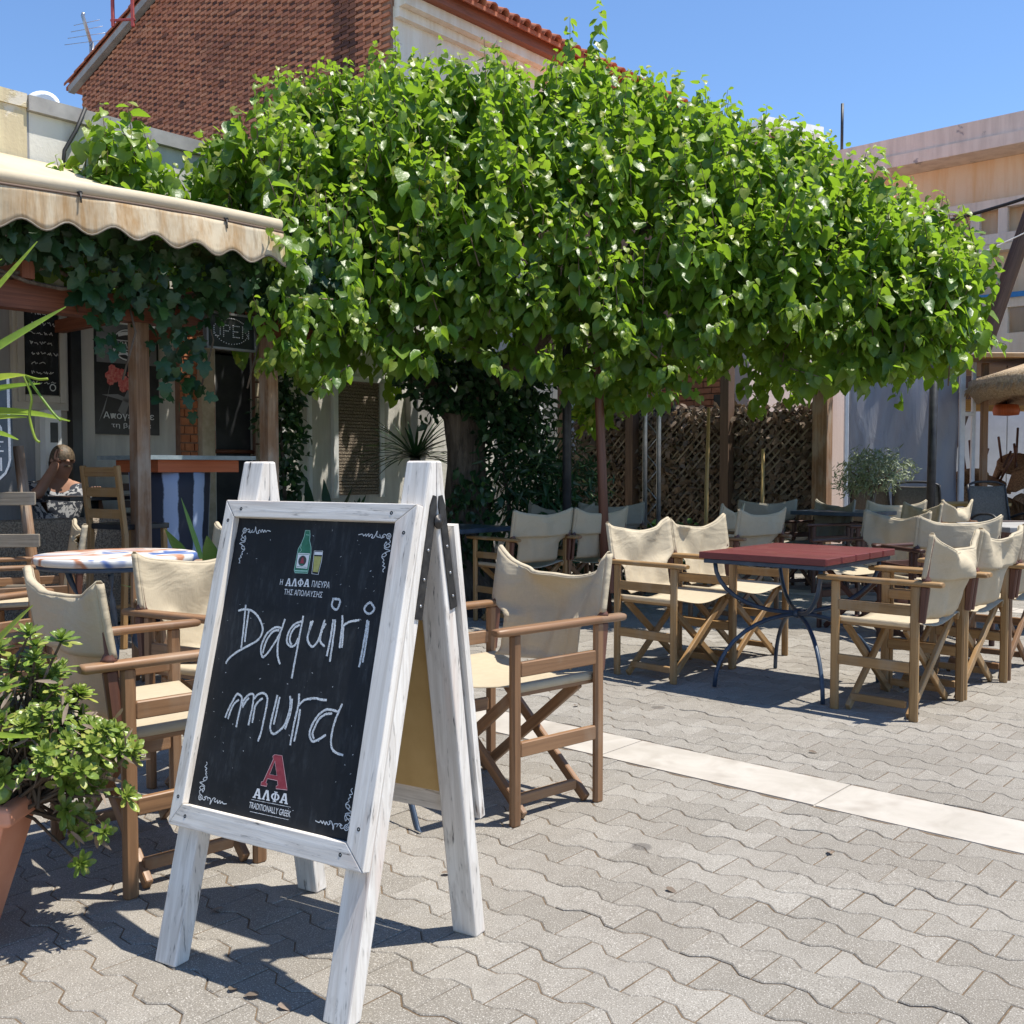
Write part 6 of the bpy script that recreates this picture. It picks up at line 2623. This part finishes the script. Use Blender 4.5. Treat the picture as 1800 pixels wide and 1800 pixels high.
board = m.build('board', 'chalkboard', SG, world=False)
# screws with countersunk dark heads
for a, s in ((oa + .018, os1 - .052), (oa + .056, os1 - .022), (ob_ - .026, os1 - .066), (ob_ - .068, os1 - .022), (oa + .018, os0 + .066), (oa + .052, os0 + .026), (ob_ - .028, os0 + .085), (ob_ - .066, os0 + .026)):
    m = MB()
    m.lathe(bd3(a, s, .0245), [(.0046, 0), (.0046, .0016), (.0022, .0022), (.001, .0008)], 10, True, nv)
    m.build('screw', 'screw_metal', SG, world=False)


def stroke_part(name, mat, fn):
    m = MB()
    fn(m)
    return m.build(name, mat, board, world=False)


def draw_chalk(m, strokes):
    for st in strokes:
        pts = smooth_poly(st, 6)
        ribbon(m, pts, .0052, bd3, .2, .0078)
        pts2 = [(x + random.uniform(-.0012, .0012), y + random.uniform(-.0012, .0012)) for x, y in pts]
        ribbon(m, pts2, .0024, bd3, .6, .0081)


for i0, i1 in ((0, 3), (3, 6), (6, 9), (9, 12), (12, 15), (15, 18), (18, 21), (21, 27), (27, 30), (30, 33), (33, 36)):
    stroke_part('chalk_letter', 'chalk', lambda m: draw_chalk(m, CHALK[i0:i1]))


def crumbs(m):
    for k in range(60):
        x, y = random.uniform(ia + .02, ib - .02), random.uniform(is0 + .02, is1 - .02)
        ribbon(m, [(x, y), (x + random.uniform(-.004, .004), y + random.uniform(-.003, .003))], random.uniform(.0006, .0014), bd3, .3, .0076)


stroke_part('chalk_crumbs', 'chalk', crumbs)['kind'] = 'stuff'


def draw_orn(m):
    for ci, (cx, cy) in enumerate(ORN_AT):
        sx, sy = (1, -1)[ci % 2], (1, -1)[ci // 2]
        for st in ORN:
            pts = smooth_poly([(cx + sx * x, cy + sy * y) for x, y in st], 4)
            ribbon(m, pts, .0020, bd3, .25, .0077)
        ribbon(m, [(cx + .006 * math.cos(t), cy + .006 * math.sin(t)) for t in np.linspace(0, 6.4, 12)], .0022, bd3, .2, .0077)
        ribbon(m, [(cx + .0022 * math.cos(t), cy + .0022 * math.sin(t)) for t in np.linspace(0, 6.4, 8)], .0018, bd3, .2, .0077)


stroke_part('corner_scroll', 'chalk', draw_orn)


def outline(m, poly, w, o):
    ribbon(m, list(poly) + [poly[0], poly[1]], w, bd3, .05, o)


def oriented_flat(m, poly, o):
    area = sum(poly[i - 1][0] * poly[i][1] - poly[i][0] * poly[i - 1][1] for i in range(len(poly)))
    flat_poly(m, poly if area > 0 else poly[::-1], bd3, o)


def tess(m, outer, holes, o):
    """fill an outline with holes"""
    from mathutils.geometry import tessellate_polygon
    loops = [[Vector((x, y, 0)) for x, y in outer]] + [[Vector((x, y, 0)) for x, y in h] for h in holes]
    flat = [p for l in loops for p in l]
    b = len(m.v)
    m.v.extend(bd3(p.x, p.y, o) for p in flat)
    for t in tessellate_polygon(loops):
        a, bb_, c = (flat[i] for i in t)
        if (bb_ - a).cross(c - a).z < 0:
            t = t[::-1]
        m.face([b + i for i in t])


stroke_part('bottle_drawing', 'print_green', lambda m: oriented_flat(m, BOTTLE, .0076))


def bottle_lines(m):
    outline(m, BOTTLE, .0016, .0079)
    ribbon(m, [(-.0443, 1.0), (-.046, .992), (-.0415, .986), (-.0463, .981)], .0013, bd3, .1, .0079)
    ribbon(m, [(-.052, .9365), (-.0125, .9375)], .003, bd3, .1, .0079)
    ribbon(m, [(-.036, 1.024), (-.0265, 1.0235)], .0012, bd3, .1, .0079)


stroke_part('bottle_outline', 'print_pale_green', bottle_lines)
stroke_part('bottle_label', 'print_white', lambda m: oriented_flat(m, BLABEL, .0082))
c0, rx, ry = BOVAL[0], abs(BOVAL[1][0] - BOVAL[0][0]), abs(BOVAL[2][1] - BOVAL[0][1])
stroke_part('label_oval', 'print_dark', lambda m: oriented_flat(m, [(c0[0] + rx * math.cos(t), c0[1] + ry * math.sin(t)) for t in np.linspace(0, 6.283, 22)[:-1]], .0085))
stroke_part('label_emblem', 'print_red', lambda m: oriented_flat(m, [(c0[0] - .006, c0[1] - .006), (c0[0] - .002, c0[1] + .008), (c0[0] + .002, c0[1] + .008), (c0[0] + .006, c0[1] - .006)], .0088))


def label_lines(m):
    ribbon(m, [(BLABEL[0][0] + .002, BLABEL[0][1] - .003), (BLABEL[1][0] - .002, BLABEL[1][1] - .003)], .001, bd3, 0, .0086)
    ribbon(m, [(BLABEL[3][0] + .002, BLABEL[3][1] + .003), (BLABEL[2][0] - .002, BLABEL[2][1] + .003)], .001, bd3, 0, .0086)
    ribbon(m, [(c0[0] - .006, c0[1] - .009), (c0[0] + .006, c0[1] - .009)], .0025, bd3, 0, .009)


stroke_part('label_lines', 'print_green', label_lines)
stroke_part('beer_drawing', 'print_beer', lambda m: oriented_flat(m, BEER, .0077))
stroke_part('glass_outline', 'print_white', lambda m: (outline(m, GLASS, .0014, .0079), ribbon(m, [(.0005, .9805), (.0246, .981)], .007, bd3, .1, .0081)))
stroke_part('letter_emblem', 'print_red', lambda m: tess(m, LOGO_A, [LOGO_AH], .0077))
stroke_part('letter_emblem_outline', 'print_pale_red', lambda m: (outline(m, LOGO_A, .0013, .0080), outline(m, LOGO_AH, .0012, .0080)))

# slab-serif capitals for the brand word, in a unit box
SER_A = ([(.36, 1), (.66, 1), (.92, .12), (1, .12), (1, 0), (.60, 0), (.60, .12), (.68, .12), (.64, .28), (.34, .28), (.29, .12), (.38, .12), (.38, 0), (0, 0), (0, .12), (.09, .12)], [[(.38, .42), (.60, .42), (.5, .80)]])
SER_L = ([(.36, 1), (.66, 1), (.92, .12), (1, .12), (1, 0), (.58, 0), (.58, .12), (.66, .12), (.49, .76), (.28, .12), (.37, .12), (.37, 0), (0, 0), (0, .12), (.09, .12)], [])
_c = [(.5 + .5 * math.cos(t), .5 + .36 * math.sin(t)) for t in np.linspace(0, 6.283, 25)[:-1]]
_ci = [(.5 + .30 * math.cos(t), .5 + .25 * math.sin(t)) for t in np.linspace(0, 6.283, 21)[:-1]]


def brand(m, key, o):
    (p, q, h) = TXT[key]
    w = q[0] - p[0]
    cw = w / 4.12
    for i, gph in enumerate(('A', 'L', 'F', 'A')):
        x0 = p[0] + i * (w - cw) / 3
        y0 = p[1] + (q[1] - p[1]) * i / 3 - h / 2
        f = lambda l: [(x0 + cw * .97 * x, y0 + h * y) for x, y in l]
        if gph == 'F':
            tess(m, f(_c), [f(_ci)], o)
            tess(m, f([(.41, 1), (.59, 1), (.59, 0), (.41, 0)]), [], o + .0002)
            tess(m, f([(.3, 1), (.7, 1), (.7, .91), (.3, .91)]), [], o + .0003)
            tess(m, f([(.3, 0), (.7, 0), (.7, .09), (.3, .09)]), [], o + .0003)
        else:
            ou, ho = SER_A if gph == 'A' else SER_L
            tess(m, f(ou), [f(h_) for h_ in ho], o)


stroke_part('brand_word', 'print_white', lambda m: brand(m, 'ALFA1', .0078))
stroke_part('brand_word', 'print_white', lambda m: brand(m, 'ALFA2', .0078))


def board_text(body, key, bold=0.004):
    (p, q, h) = TXT[key]
    me = text_mesh(body, q[0] - p[0], h, bold)
    o = link('lettering', me, board)
    c = bd3((p[0] + q[0]) / 2, (p[1] + q[1]) / 2, .0079)
    M = Matrix((Vector((1, 0, 0)), pv, nv)).transposed().to_4x4()
    M.translation = c
    o.matrix_local = M


board_text('Η', 'H')
board_text('ΠΛΕΥΡΑ', 'PLEVRA')
board_text('ΤΗΣ ΑΠΟΛΑΥΣΗΣ', 'TIS')
board_text('TRADITIONALLY GREEK', 'TRAD')


def rule(m):
    for k in ('LINE1', 'LINE2'):
        p, q, h = TXT[k]
        n = 40
        ribbon(m, [(p[0] + (q[0] - p[0]) * i / n, p[1] + (q[1] - p[1]) * i / n) for i in range(n + 1)], .0009, bd3, .5, .0078)


stroke_part('rule_line', 'print_white', rule)

# rear panel: plywood and white frame
rpv = Vector((0, -(RB_ - APEX - .021), HT)).normalized()
rnv = Vector((0, HT, RB_ - APEX - .021)).normalized()


def rb3(a, s, o):
    return Vector((a, RB_, 0)) + rpv * s + rnv * o


m = MB()
q = ((-.27, .355), (.27, .355), (.27, .99), (-.27, .99))
m.hexa([rb3(a, s, .0015) for a, s in q], [rb3(a, s, .007) for a, s in q])
m.build('rear_board', 'plywood', SG, world=False)
for pts in ([(-.302, .30), (-.25, .352), (-.25, 0.98), (-.302, 1.03)], [(.302, .30), (.25, .352), (.25, 0.98), (.302, 1.03)],
            [(-.301, 1.03), (.301, 1.03), (.249, 0.98), (-.249, 0.98)], [(-.301, .30), (.301, .30), (.249, .352), (-.249, .352)]):
    m = MB()
    m.hexa([rb3(a, s, .0075) for a, s in pts], [rb3(a, s, .028) for a, s in pts])
    m.build('rear_plank', 'wood_whitewashed', SG, world=False)
# steel hinge on each side
for sg in (1, -1):
    a0 = sg * .2920
    hin = empty('tmp')
    bpy.data.objects.remove(hin)
    m = MB()
    for (b0, z0), (b1, z1) in (((APEX - .012, 1.085), (APEX - .012 - .064, .815)), ((APEX + .012, 1.085), (APEX + .012 + .052, .825))):
        d = Vector((0, b1 - b0, z1 - z0)).normalized()
        s = Vector((0, d.z, -d.y)) * .0125
        c0_, c1_ = Vector((a0, b0, z0)), Vector((a0, b1, z1))
        pl = [c0_ + s * .5 + d * -.004, c0_ - s * .5 + d * -.004, c0_ - s + d * .02, c1_ - s, c1_ + s, c0_ + s + d * .02]
        m.hexa(pl, [p + Vector((sg * .003, 0, 0)) for p in pl])
    hg = m.build('hinge', 'hinge_metal', SG, world=False)
    for (b0, z0), (b1, z1) in (((APEX - .014, 1.075), (APEX - .072, .835)), ((APEX + .014, 1.075), (APEX + .060, .845))):
        for t in (.45, .72, .96):
            m = MB()
            m.lathe((a0 + sg * .003, b0 + (b1 - b0) * t, z0 + (z1 - z0) * t), [(.0042, 0), (.0036, .002), (.001, .003)], 8, True, (sg, 0, 0))
            m.build('rivet', 'rivet_metal', hg, world=False)
    m = MB()
    m.lathe((a0 + sg * .0032, APEX, 1.03), [(.017, 0), (.017, .003), (.007, .0035), (.007, .006), (.001, .007)], 16, True, (sg, 0, 0))
    m.build('pivot', 'hinge_metal', hg, world=False)

# ---------------------------------------------------------------- planter with succulents, yucca leaves (left foreground)
plr = empty('terracotta_planter', (-1.5, 2.5, 0), 0, 'terracotta trough planter cut by the left edge', 'planter')
m = MB()
x0, x1, y0, y1 = -2.0, -1.188, 2.37, 2.57


def ringp(dx, dy, z):
    return [Vector((x0 - dx, y0 - dy, z)), Vector((x1 + dx, y0 - dy, z)), Vector((x1 + dx, y1 + dy, z)), Vector((x0 - dx, y1 + dy, z))]


m.loft([ringp(-.10, -.05, 0), ringp(-.098, -.048, .01), ringp(-.012, -.012, .305), ringp(-.012, -.012, .309)], smooth=False)
pb = m.build('pot', 'terracotta', plr)
m = MB()
m.loft([ringp(.012, .012, .31), ringp(.02, .02, .318), ringp(.018, .018, .352), ringp(.006, .006, .360), ringp(-.016, -.016, .358), ringp(-.02, -.02, .33)], smooth=False)
rm = m.build('rim', 'terracotta', plr)
for ob in (pb, rm):
    bv = ob.modifiers.new('bevel', 'BEVEL')
    bv.width = .008
    bv.segments = 3
m = MB()
m.loft([ringp(-.021, -.021, .322), ringp(-.021, -.021, .325)], smooth=False)
m.build('soil', 'soil', plr)


def rosette_mesh(seed, n=19, ln=.046):
    rg = random.Random(seed)
    m = MB()
    for i in range(n):
        t = i / (n - 1)
        az = i * 2.399 + rg.uniform(-.2, .2)
        el = .12 + 1.25 * t ** 1.2 + rg.uniform(-.12, .12)
        l = ln * (1.05 - .55 * t) * rg.uniform(.8, 1.1)
        d = Vector((math.cos(az) * math.cos(el), math.sin(az) * math.cos(el), math.sin(el)))
        sd = Vector((-math.sin(az), math.cos(az), 0))
        nn = sd.cross(d) * -1
        rows = []
        for k, wd in ((0, .09), (.35, .13), (.68, .20), (.90, .13), (1.0, .01)):
            c = d * (l * k) + nn * (-.10 * l * k * k) + Vector((0, 0, -.006 + .012 * t))
            rows.append([c - sd * (l * wd) + nn * (l * .05), c, c + sd * (l * wd) + nn * (l * .05)])
        m.grid(rows)
    me = m.mesh('rosette', 'leaf_succulent')
    a = me.attributes.new('young', 'FLOAT', 'POINT')
    vals = []
    for i in range(n):
        vals += [(.55 if i < 3 and rg.random() < .6 else .25 * (i / n))] * 15
    a.data.foreach_set('value', vals)
    a = me.attributes.new('tint', 'FLOAT', 'POINT')
    a.data.foreach_set('value', [rg.random() * .35 for i in range(n) for _ in range(15)])
    return me


sroot_ = Vector((-1.2, 2.48, .33))
suc = empty('succulent_shrub', sroot_, 0, 'bushy green succulent shrub spilling over the terracotta planter', 'plant')
RM = [rosette_mesh(k) for k in range(6)]
RMd = [rosette_mesh(20 + k, 12, .04) for k in range(2)]
rg = random.Random(77)
stm = MB()
tips = []
zt = [(.20, .72), (.10, .78)]
for k in range(165):
    for _ in range(60):
        x = rg.uniform(-1.42, -.92)
        y = rg.uniform(2.33, 2.64)
        z = rg.uniform(.16, .76)
        u = (x + 1.19) / .255
        w = (z - .45) / .27
        lob = .82 + .22 * math.sin(5 * math.atan2(w, u) + 1.0) + .1 * math.sin(9 * math.atan2(w, u))
        u, w = u / lob, w / lob
        v_ = (y - 2.48) / .17
        if u * u + w * w + v_ * v_ < 1.0 and (u * u + w * w + v_ * v_ > .22) and not (z < .43 and x / y < -.445):
            break
    tips.append(Vector((x, y, z)))
for p in ((-1.16, 2.44, .755), (-1.09, 2.46, .735), (-1.22, 2.42, .72), (-.92, 2.46, .45), (-.93, 2.44, .36), (-.98, 2.42, .28), (-1.04, 2.43, .20)):
    tips.append(Vector(p))
for i, p in enumerate(tips):
    o = link('rosette', RM[i % 6] if rg.random() < .9 else RMd[i % 2], suc)
    out = (p - Vector((-1.2, 2.50, .42)))
    d = (out.normalized() * .8 + Vector((.1, -.25, .75))).normalized()
    q = d.to_track_quat('Z', 'X').to_matrix() @ Matrix.Rotation(rg.uniform(0, 6.28), 3, 'Z')
    o.matrix_local = Matrix.Translation(p - sroot_) @ q.to_4x4() @ Matrix.Scale(rg.uniform(.72, 1.15), 4)
    b0 = Vector((-1.2 + rg.uniform(-.12, .06), 2.49 + rg.uniform(-.05, .05), .33))
    mid = b0.lerp(p, .55) + Vector((rg.uniform(-.03, .03), rg.uniform(-.03, .03), rg.uniform(-.02, .04)))
    stm.tube([b0, mid, p - d * .006], [.0055, .0042, .003], 5, caps=False)
stm.build('stems', 'leaf_dry', suc, kind='stuff')
# withered bits among the rosettes
n = 520
ii = RNG.integers(0, len(tips), n)
tp_ = np.array([tuple(t) for t in tips])
P = tp_[ii] * .9 + np.array([-1.18, 2.49, .42]) * .1 + RNG.normal(0, .022, (n, 3))
me = stuff_mesh('withered_leaves', LANCE[0], LANCE[1], frames(RNG.normal(0, 1, (n, 3)), RNG.normal(0, 1, (n, 3))) * RNG.uniform(.03, .055, n)[:, None, None], P - np.array(sroot_), 'leaf_dry', RNG.random(n), {'young': RNG.random(n) * .5})
tag(link('withered_leaves', me, suc), kind='stuff')
# one fat round leaf at the rim
m = MB()
m.lathe((-1.19, 2.345, .40), [(.001, -.004), (.018, -.004), (.028, 0), (.018, .004), (.001, .004)], 14, True, (.3, -.8, .3))
m.build('round_leaf', 'leaf_succulent', suc)

yh = Vector((-1.40, 2.42, .33))
yuc = empty('yucca_plant', yh, 0, 'yellow-green strap leaves of a yucca reaching in from the left edge', 'yucca')
m = MB()
m.tube([(-1.40, 2.44, .32), (-1.42, 2.35, .8), (-1.40, 2.22, 1.22)], [.035, .03, .028], 9)
m.build('trunk', 'bark', yuc)
LV = [  # base, bend, tip, half width, material twist
    ((-1.37, 2.2, 1.24), (-1.12, 2.2, 1.395), (-.938, 2.17, 1.490), .016),
    ((-1.37, 2.2, 1.25), (-1.13, 2.18, 1.345), (-1.02, 2.16, 1.346), .017),
    ((-1.37, 2.2, 1.24), (-1.13, 2.2, 1.325), (-1.00, 2.18, 1.330), .012),
    ((-1.37, 2.2, 1.23), (-1.12, 2.2, 1.300), (-.930, 2.16, 1.250), .012),
    ((-1.37, 2.2, 1.22), (-1.13, 2.18, 1.265), (-1.015, 2.15, 1.257), .009),
    ((-1.37, 2.2, 1.22), (-1.14, 2.17, 1.255), (-1.025, 2.13, 1.210), .011),
    ((-1.37, 2.2, 1.25), (-1.20, 2.25, 1.45), (-1.055, 2.3, 1.655), .010),
    ((-1.37, 2.2, 1.26), (-1.23, 2.2, 1.52), (-1.095, 2.22, 1.60), .010),
    ((-1.37, 2.2, 1.20), (-1.19, 2.15, 1.12), (-1.085, 2.13, 1.09), .008),
    ((-1.30, 2.25, .55), (-1.16, 2.2, .74), (-1.025, 2.18, .858), .012),
    ((-1.30, 2.25, .55), (-1.17, 2.2, .66), (-1.045, 2.18, .69), .008),
    ((-1.30, 2.25, .60), (-1.17, 2.2, .565), (-1.02, 2.18, .575), .009)]
for k in range(16):
    an = math.pi * .5 + k * .24
    c = Vector((-1.40, 2.22, 1.22))
    d = Vector((math.cos(an) * .8, math.sin(an) * .6, random.uniform(-.1, .7)))
    LV.append((tuple(c), tuple(c + d * .25 + Vector((0, 0, .08))), tuple(c + d * .5)))
for lv in LV:
    p0, p1, p2 = (Vector(q) for q in lv[:3])
    hw = lv[3] if len(lv) > 3 else .012
    rows = []
    for i in range(13):
        t = i / 12
        c = p0 * (1 - t) ** 2 + p1 * 2 * t * (1 - t) * 1.0 + p2 * t * t
        tan = ((p1 - p0) * (1 - t) + (p2 - p1) * t).normalized()
        sd = tan.cross(Vector((.2, -.75, .65))).normalized()
        nn = sd.cross(tan)
        wv = hw * (.75 + .6 * t - 1.3 * t ** 3) + .0008
        rows.append([c - sd * wv + nn * wv * .35, c, c + sd * wv + nn * wv * .35])
    m = MB()
    m.grid(rows)
    o = m.build('leaf', 'leaf_yucca', yuc)
for pts in ([(-1.025, 2.16, 1.345), (-1.005, 2.15, 1.30), (-1.01, 2.15, 1.26), (-.995, 2.14, 1.215), (-.985, 2.14, 1.205)], [(-1.02, 2.16, 1.345), (-.985, 2.15, 1.30), (-.955, 2.14, 1.265), (-.94, 2.14, 1.25)], [(-1.02, 2.16, 1.345), (-.99, 2.15, 1.337), (-.97, 2.15, 1.338)]):
    m = MB()
    m.tube(smooth_poly(pts, 4), .0028, 5)
    m.build('leaf_strand', 'leaf_yucca', yuc)

# ---------------------------------------------------------------- tent, pergola bar and rattan stack (right background)
tent = empty('plastic_tent', (4.9, 12.8, 0), 0, 'grey clear-plastic tent wall in a white metal frame', 'tent')
rows = []
for i in range(26):
    z = .02 + 2.75 * i / 25
    row = []
    for j in range(34):
        x = 4.18 + 1.38 * j / 33
        y = 12.8 + .018 * math.sin(9 * x + 2 * z) + .012 * math.sin(23 * x - 6 * z) + .01 * math.sin(40 * (x - 4.2) + 14 * z) * math.exp(-(x - 4.2) * 5)
        row.append((x, y, z))
    rows.append(row)
m = MB()
m.grid(rows)
o = m.build('sheet', 'plastic_sheet', tent)
o.modifiers.new('thick', 'SOLIDIFY').thickness = .003
for x, w in ((4.16, .05), (5.60, .065), (5.74, .045)):
    m = MB()
    m.beam((x, 12.78, 0), (x, 12.78, 2.8), w, .05)
    m.build('upright', 'white_metal', tent)
for z in (1.83, 2.12):
    m = MB()
    m.beam((5.60, 12.775, z), (5.76, 12.775, z), .05, .05, (0, 0, 1))
    m.build('crossbar', 'white_metal', tent)
m = MB()
m.grid([[(4.18, 12.95, 0), (5.6, 12.95, 0)], [(4.18, 12.95, .62), (5.6, 12.95, .62)]], smooth=False)
m = MB()
m.beam((4.2, 12.95, .31), (5.58, 12.95, .31), .03, .62, (0, 1, 0))
m.build('kick_board', 'white_paint', tent)
m = MB()
m.beam((4.82, 13.3, 0), (4.82, 13.3, 2.7), .07, .07)
m.build('inner_post', 'wood_honey', tent)
per2 = empty('timber_shelter', (7.2, 14.0, 0), 0, 'open timber shelter with honey beams at the right edge', 'shelter')
for x, y, mt in ((5.84, 12.7, 'wood_teak'), (8.6, 12.9, 'wood_teak'), (6.75, 13.4, 'wood_dark_brown')):
    m = MB()
    m.beam((x, y, 0), (x, y, 2.45), .075, .075)
    m.build('post', mt, per2)
m = MB()
m.beam((5.6, 14.6, 2.05), (9.6, 14.6, 2.05), .1, .17, (0, 1, 0))
m.build('beam', 'wood_honey', per2)
m = MB()
m.beam((5.5, 13.4, 2.5), (9.6, 13.6, 2.5), 2.4, .06, (0, 1, 0))
m.build('ceiling', 'wood_oak', per2)
m = MB()
m.beam((6.75, 13.35, 1.52), (8.4, 13.35, 1.52), .03, .14, (0, 1, 0))
m.build('hanging_board', 'wood_walnut', per2)
m = MB()
m.box((5.7, 16.2, 0), (6.95, 16.3, 2.4))
m.build('dark_window', 'dark_interior', per2)
m = MB()
for k in range(6):
    m.box((6.96 + k * .42, 16.15, 0), (7.36 + k * .42, 16.2 + .02 * (k % 2), 2.3))
m.build('white_panel', 'white_paint', per2)
m = MB()
m.lathe((6.35, 13.2, 1.83), [(.05, 0), (.15, .01), (.165, .07), (.14, .14), (.04, .15)], 18)
o = m.build('rattan_lamp', 'wood_pine_orange')
tag(o, 'orange rattan lamp hanging in the timber shelter', 'lamp')
m = MB()
m.tube([(6.35, 13.2, 1.98), (6.35, 13.2, 2.47)], .006, 5)
m.build('cord', 'cable_black', o)
par = empty('straw_parasol', (6.95, 12.1, 0), 0, 'straw parasol with ragged pale fringe at the right edge', 'parasol')
pc = Vector((6.95, 12.1, 0))
rings = []
for i in range(7):
    t = i / 6
    rings.append([pc + Vector((max(.02, 1.45 * t) * math.cos(2 * math.pi * k / 36), max(.02, 1.45 * t) * math.sin(2 * math.pi * k / 36), 2.58 - .36 * t ** 1.4 + .012 * math.sin(k * 7 + i))) for k in range(36)])
rings += [[p + Vector((0, 0, -.10 - .02 * (k % 2))) for k, p in enumerate(rings[-1])]]
rings += [[pc + (p - pc) * .93 + Vector((0, 0, .0)) for p in rings[-1]]]
rings += [[pc + Vector((.02 * math.cos(2 * math.pi * k / 36), .02 * math.sin(2 * math.pi * k / 36), 2.46)) for k in range(36)]]
m = MB()
m.loft(rings)
m.build('canopy', 'thatch', par)
m = MB()
for k in range(420):
    an = random.uniform(0, 6.283)
    p = pc + Vector((1.44 * math.cos(an), 1.44 * math.sin(an), 2.15))
    m.tube([p, p + Vector((.05 * math.cos(an), .05 * math.sin(an), -random.uniform(.05, .14)))], [.009, .003], 3, caps=False)
m.build('fringe', 'thatch', par, kind='stuff')
m = MB()
m.tube([pc, pc + Vector((0, 0, 2.6))], .04)
m.build('pole', 'wood_dark_brown', par)


def rattan_chair(label, loc, rot):
    t = bpy.data.objects.new('rattan_chair', None)
    COL.objects.link(t)
    t.location = loc
    t.rotation_euler = rot
    tag(t, label, 'chair', 'stacked rattan chairs in the shelter')
    m = MB()
    m.lathe((0, 0, .40), [(.05, 0), (.22, .0), (.235, .02), (.23, .045), (.1, .05), (.01, .045)], 20)
    m.build('seat', 'rattan', t, world=False)
    rows = []
    for i in range(7):
        h = i / 6
        rows.append([((.24 + .05 * h) * math.sin(q), -(.22 + .08 * h) * math.cos(q), .44 + (.36 - .10 * abs(q)) * h) for q in np.linspace(-1.5, 1.5, 15)])
    m = MB()
    m.grid(rows)
    o = m.build('back', 'rattan', t, world=False)
    o.modifiers.new('thick', 'SOLIDIFY').thickness = .018
    for k in range(4):
        an = math.pi / 4 + k * math.pi / 2
        m = MB()
        m.tube([(.17 * math.cos(an), .17 * math.sin(an), .41), (.22 * math.cos(an), .22 * math.sin(an), 0)], .016, 7)
        m.build('leg', 'wood_redbrown', t, world=False)
    return t


names = ('bottom left', 'bottom second from left', 'bottom third from left', 'bottom right', 'upper left', 'upper second from left', 'upper third from left', 'upper right', 'topmost')
spots = [((5.95, 13.55, .02), (0, 0, 2.6)), ((6.45, 13.5, .02), (0, 0, 2.9)), ((6.95, 13.55, .02), (0, 0, 3.4)), ((7.5, 13.5, .02), (0, 0, 2.7)),
         ((5.98, 13.5, 1.42), (math.pi - .35, .3, .5)), ((6.42, 13.5, 1.40), (math.pi + .3, -.2, 1.2)), ((6.85, 13.5, 1.46), (math.pi + .4, .25, 2.1)), ((7.35, 13.5, 1.42), (math.pi - .2, .3, 2.6)), ((6.62, 13.45, 1.56), (math.pi + .5, -.4, .2))]
for nm, (l, r) in zip(names, spots):
    rattan_chair(nm + ' chair of the stacked rattan chairs in the timber shelter', l, r)

# dry leaves dropped on the pavers
lf = leaf_mesh('fallen_leaf', OVATE, 'leaf_dry', .2)
for x, y in ((-.55, 2.18), (-.50, 2.14), (-.62, 2.2), (.42, 2.75), (.95, 3.0), (-.2, 2.85), (1.2, 4.1), (.3, 4.9), (-.75, 2.62)):
    o = link('fallen_leaf', lf)
    o.location = (x, y, .008)
    o.rotation_euler = (random.uniform(-.2, .2), random.uniform(-.2, .2), random.uniform(0, 6))
    o.scale = (.035, .035, .035)
    tag(o, 'small dry brown leaf lying on the pavers', 'leaf', 'dry leaves fallen on the pavers')
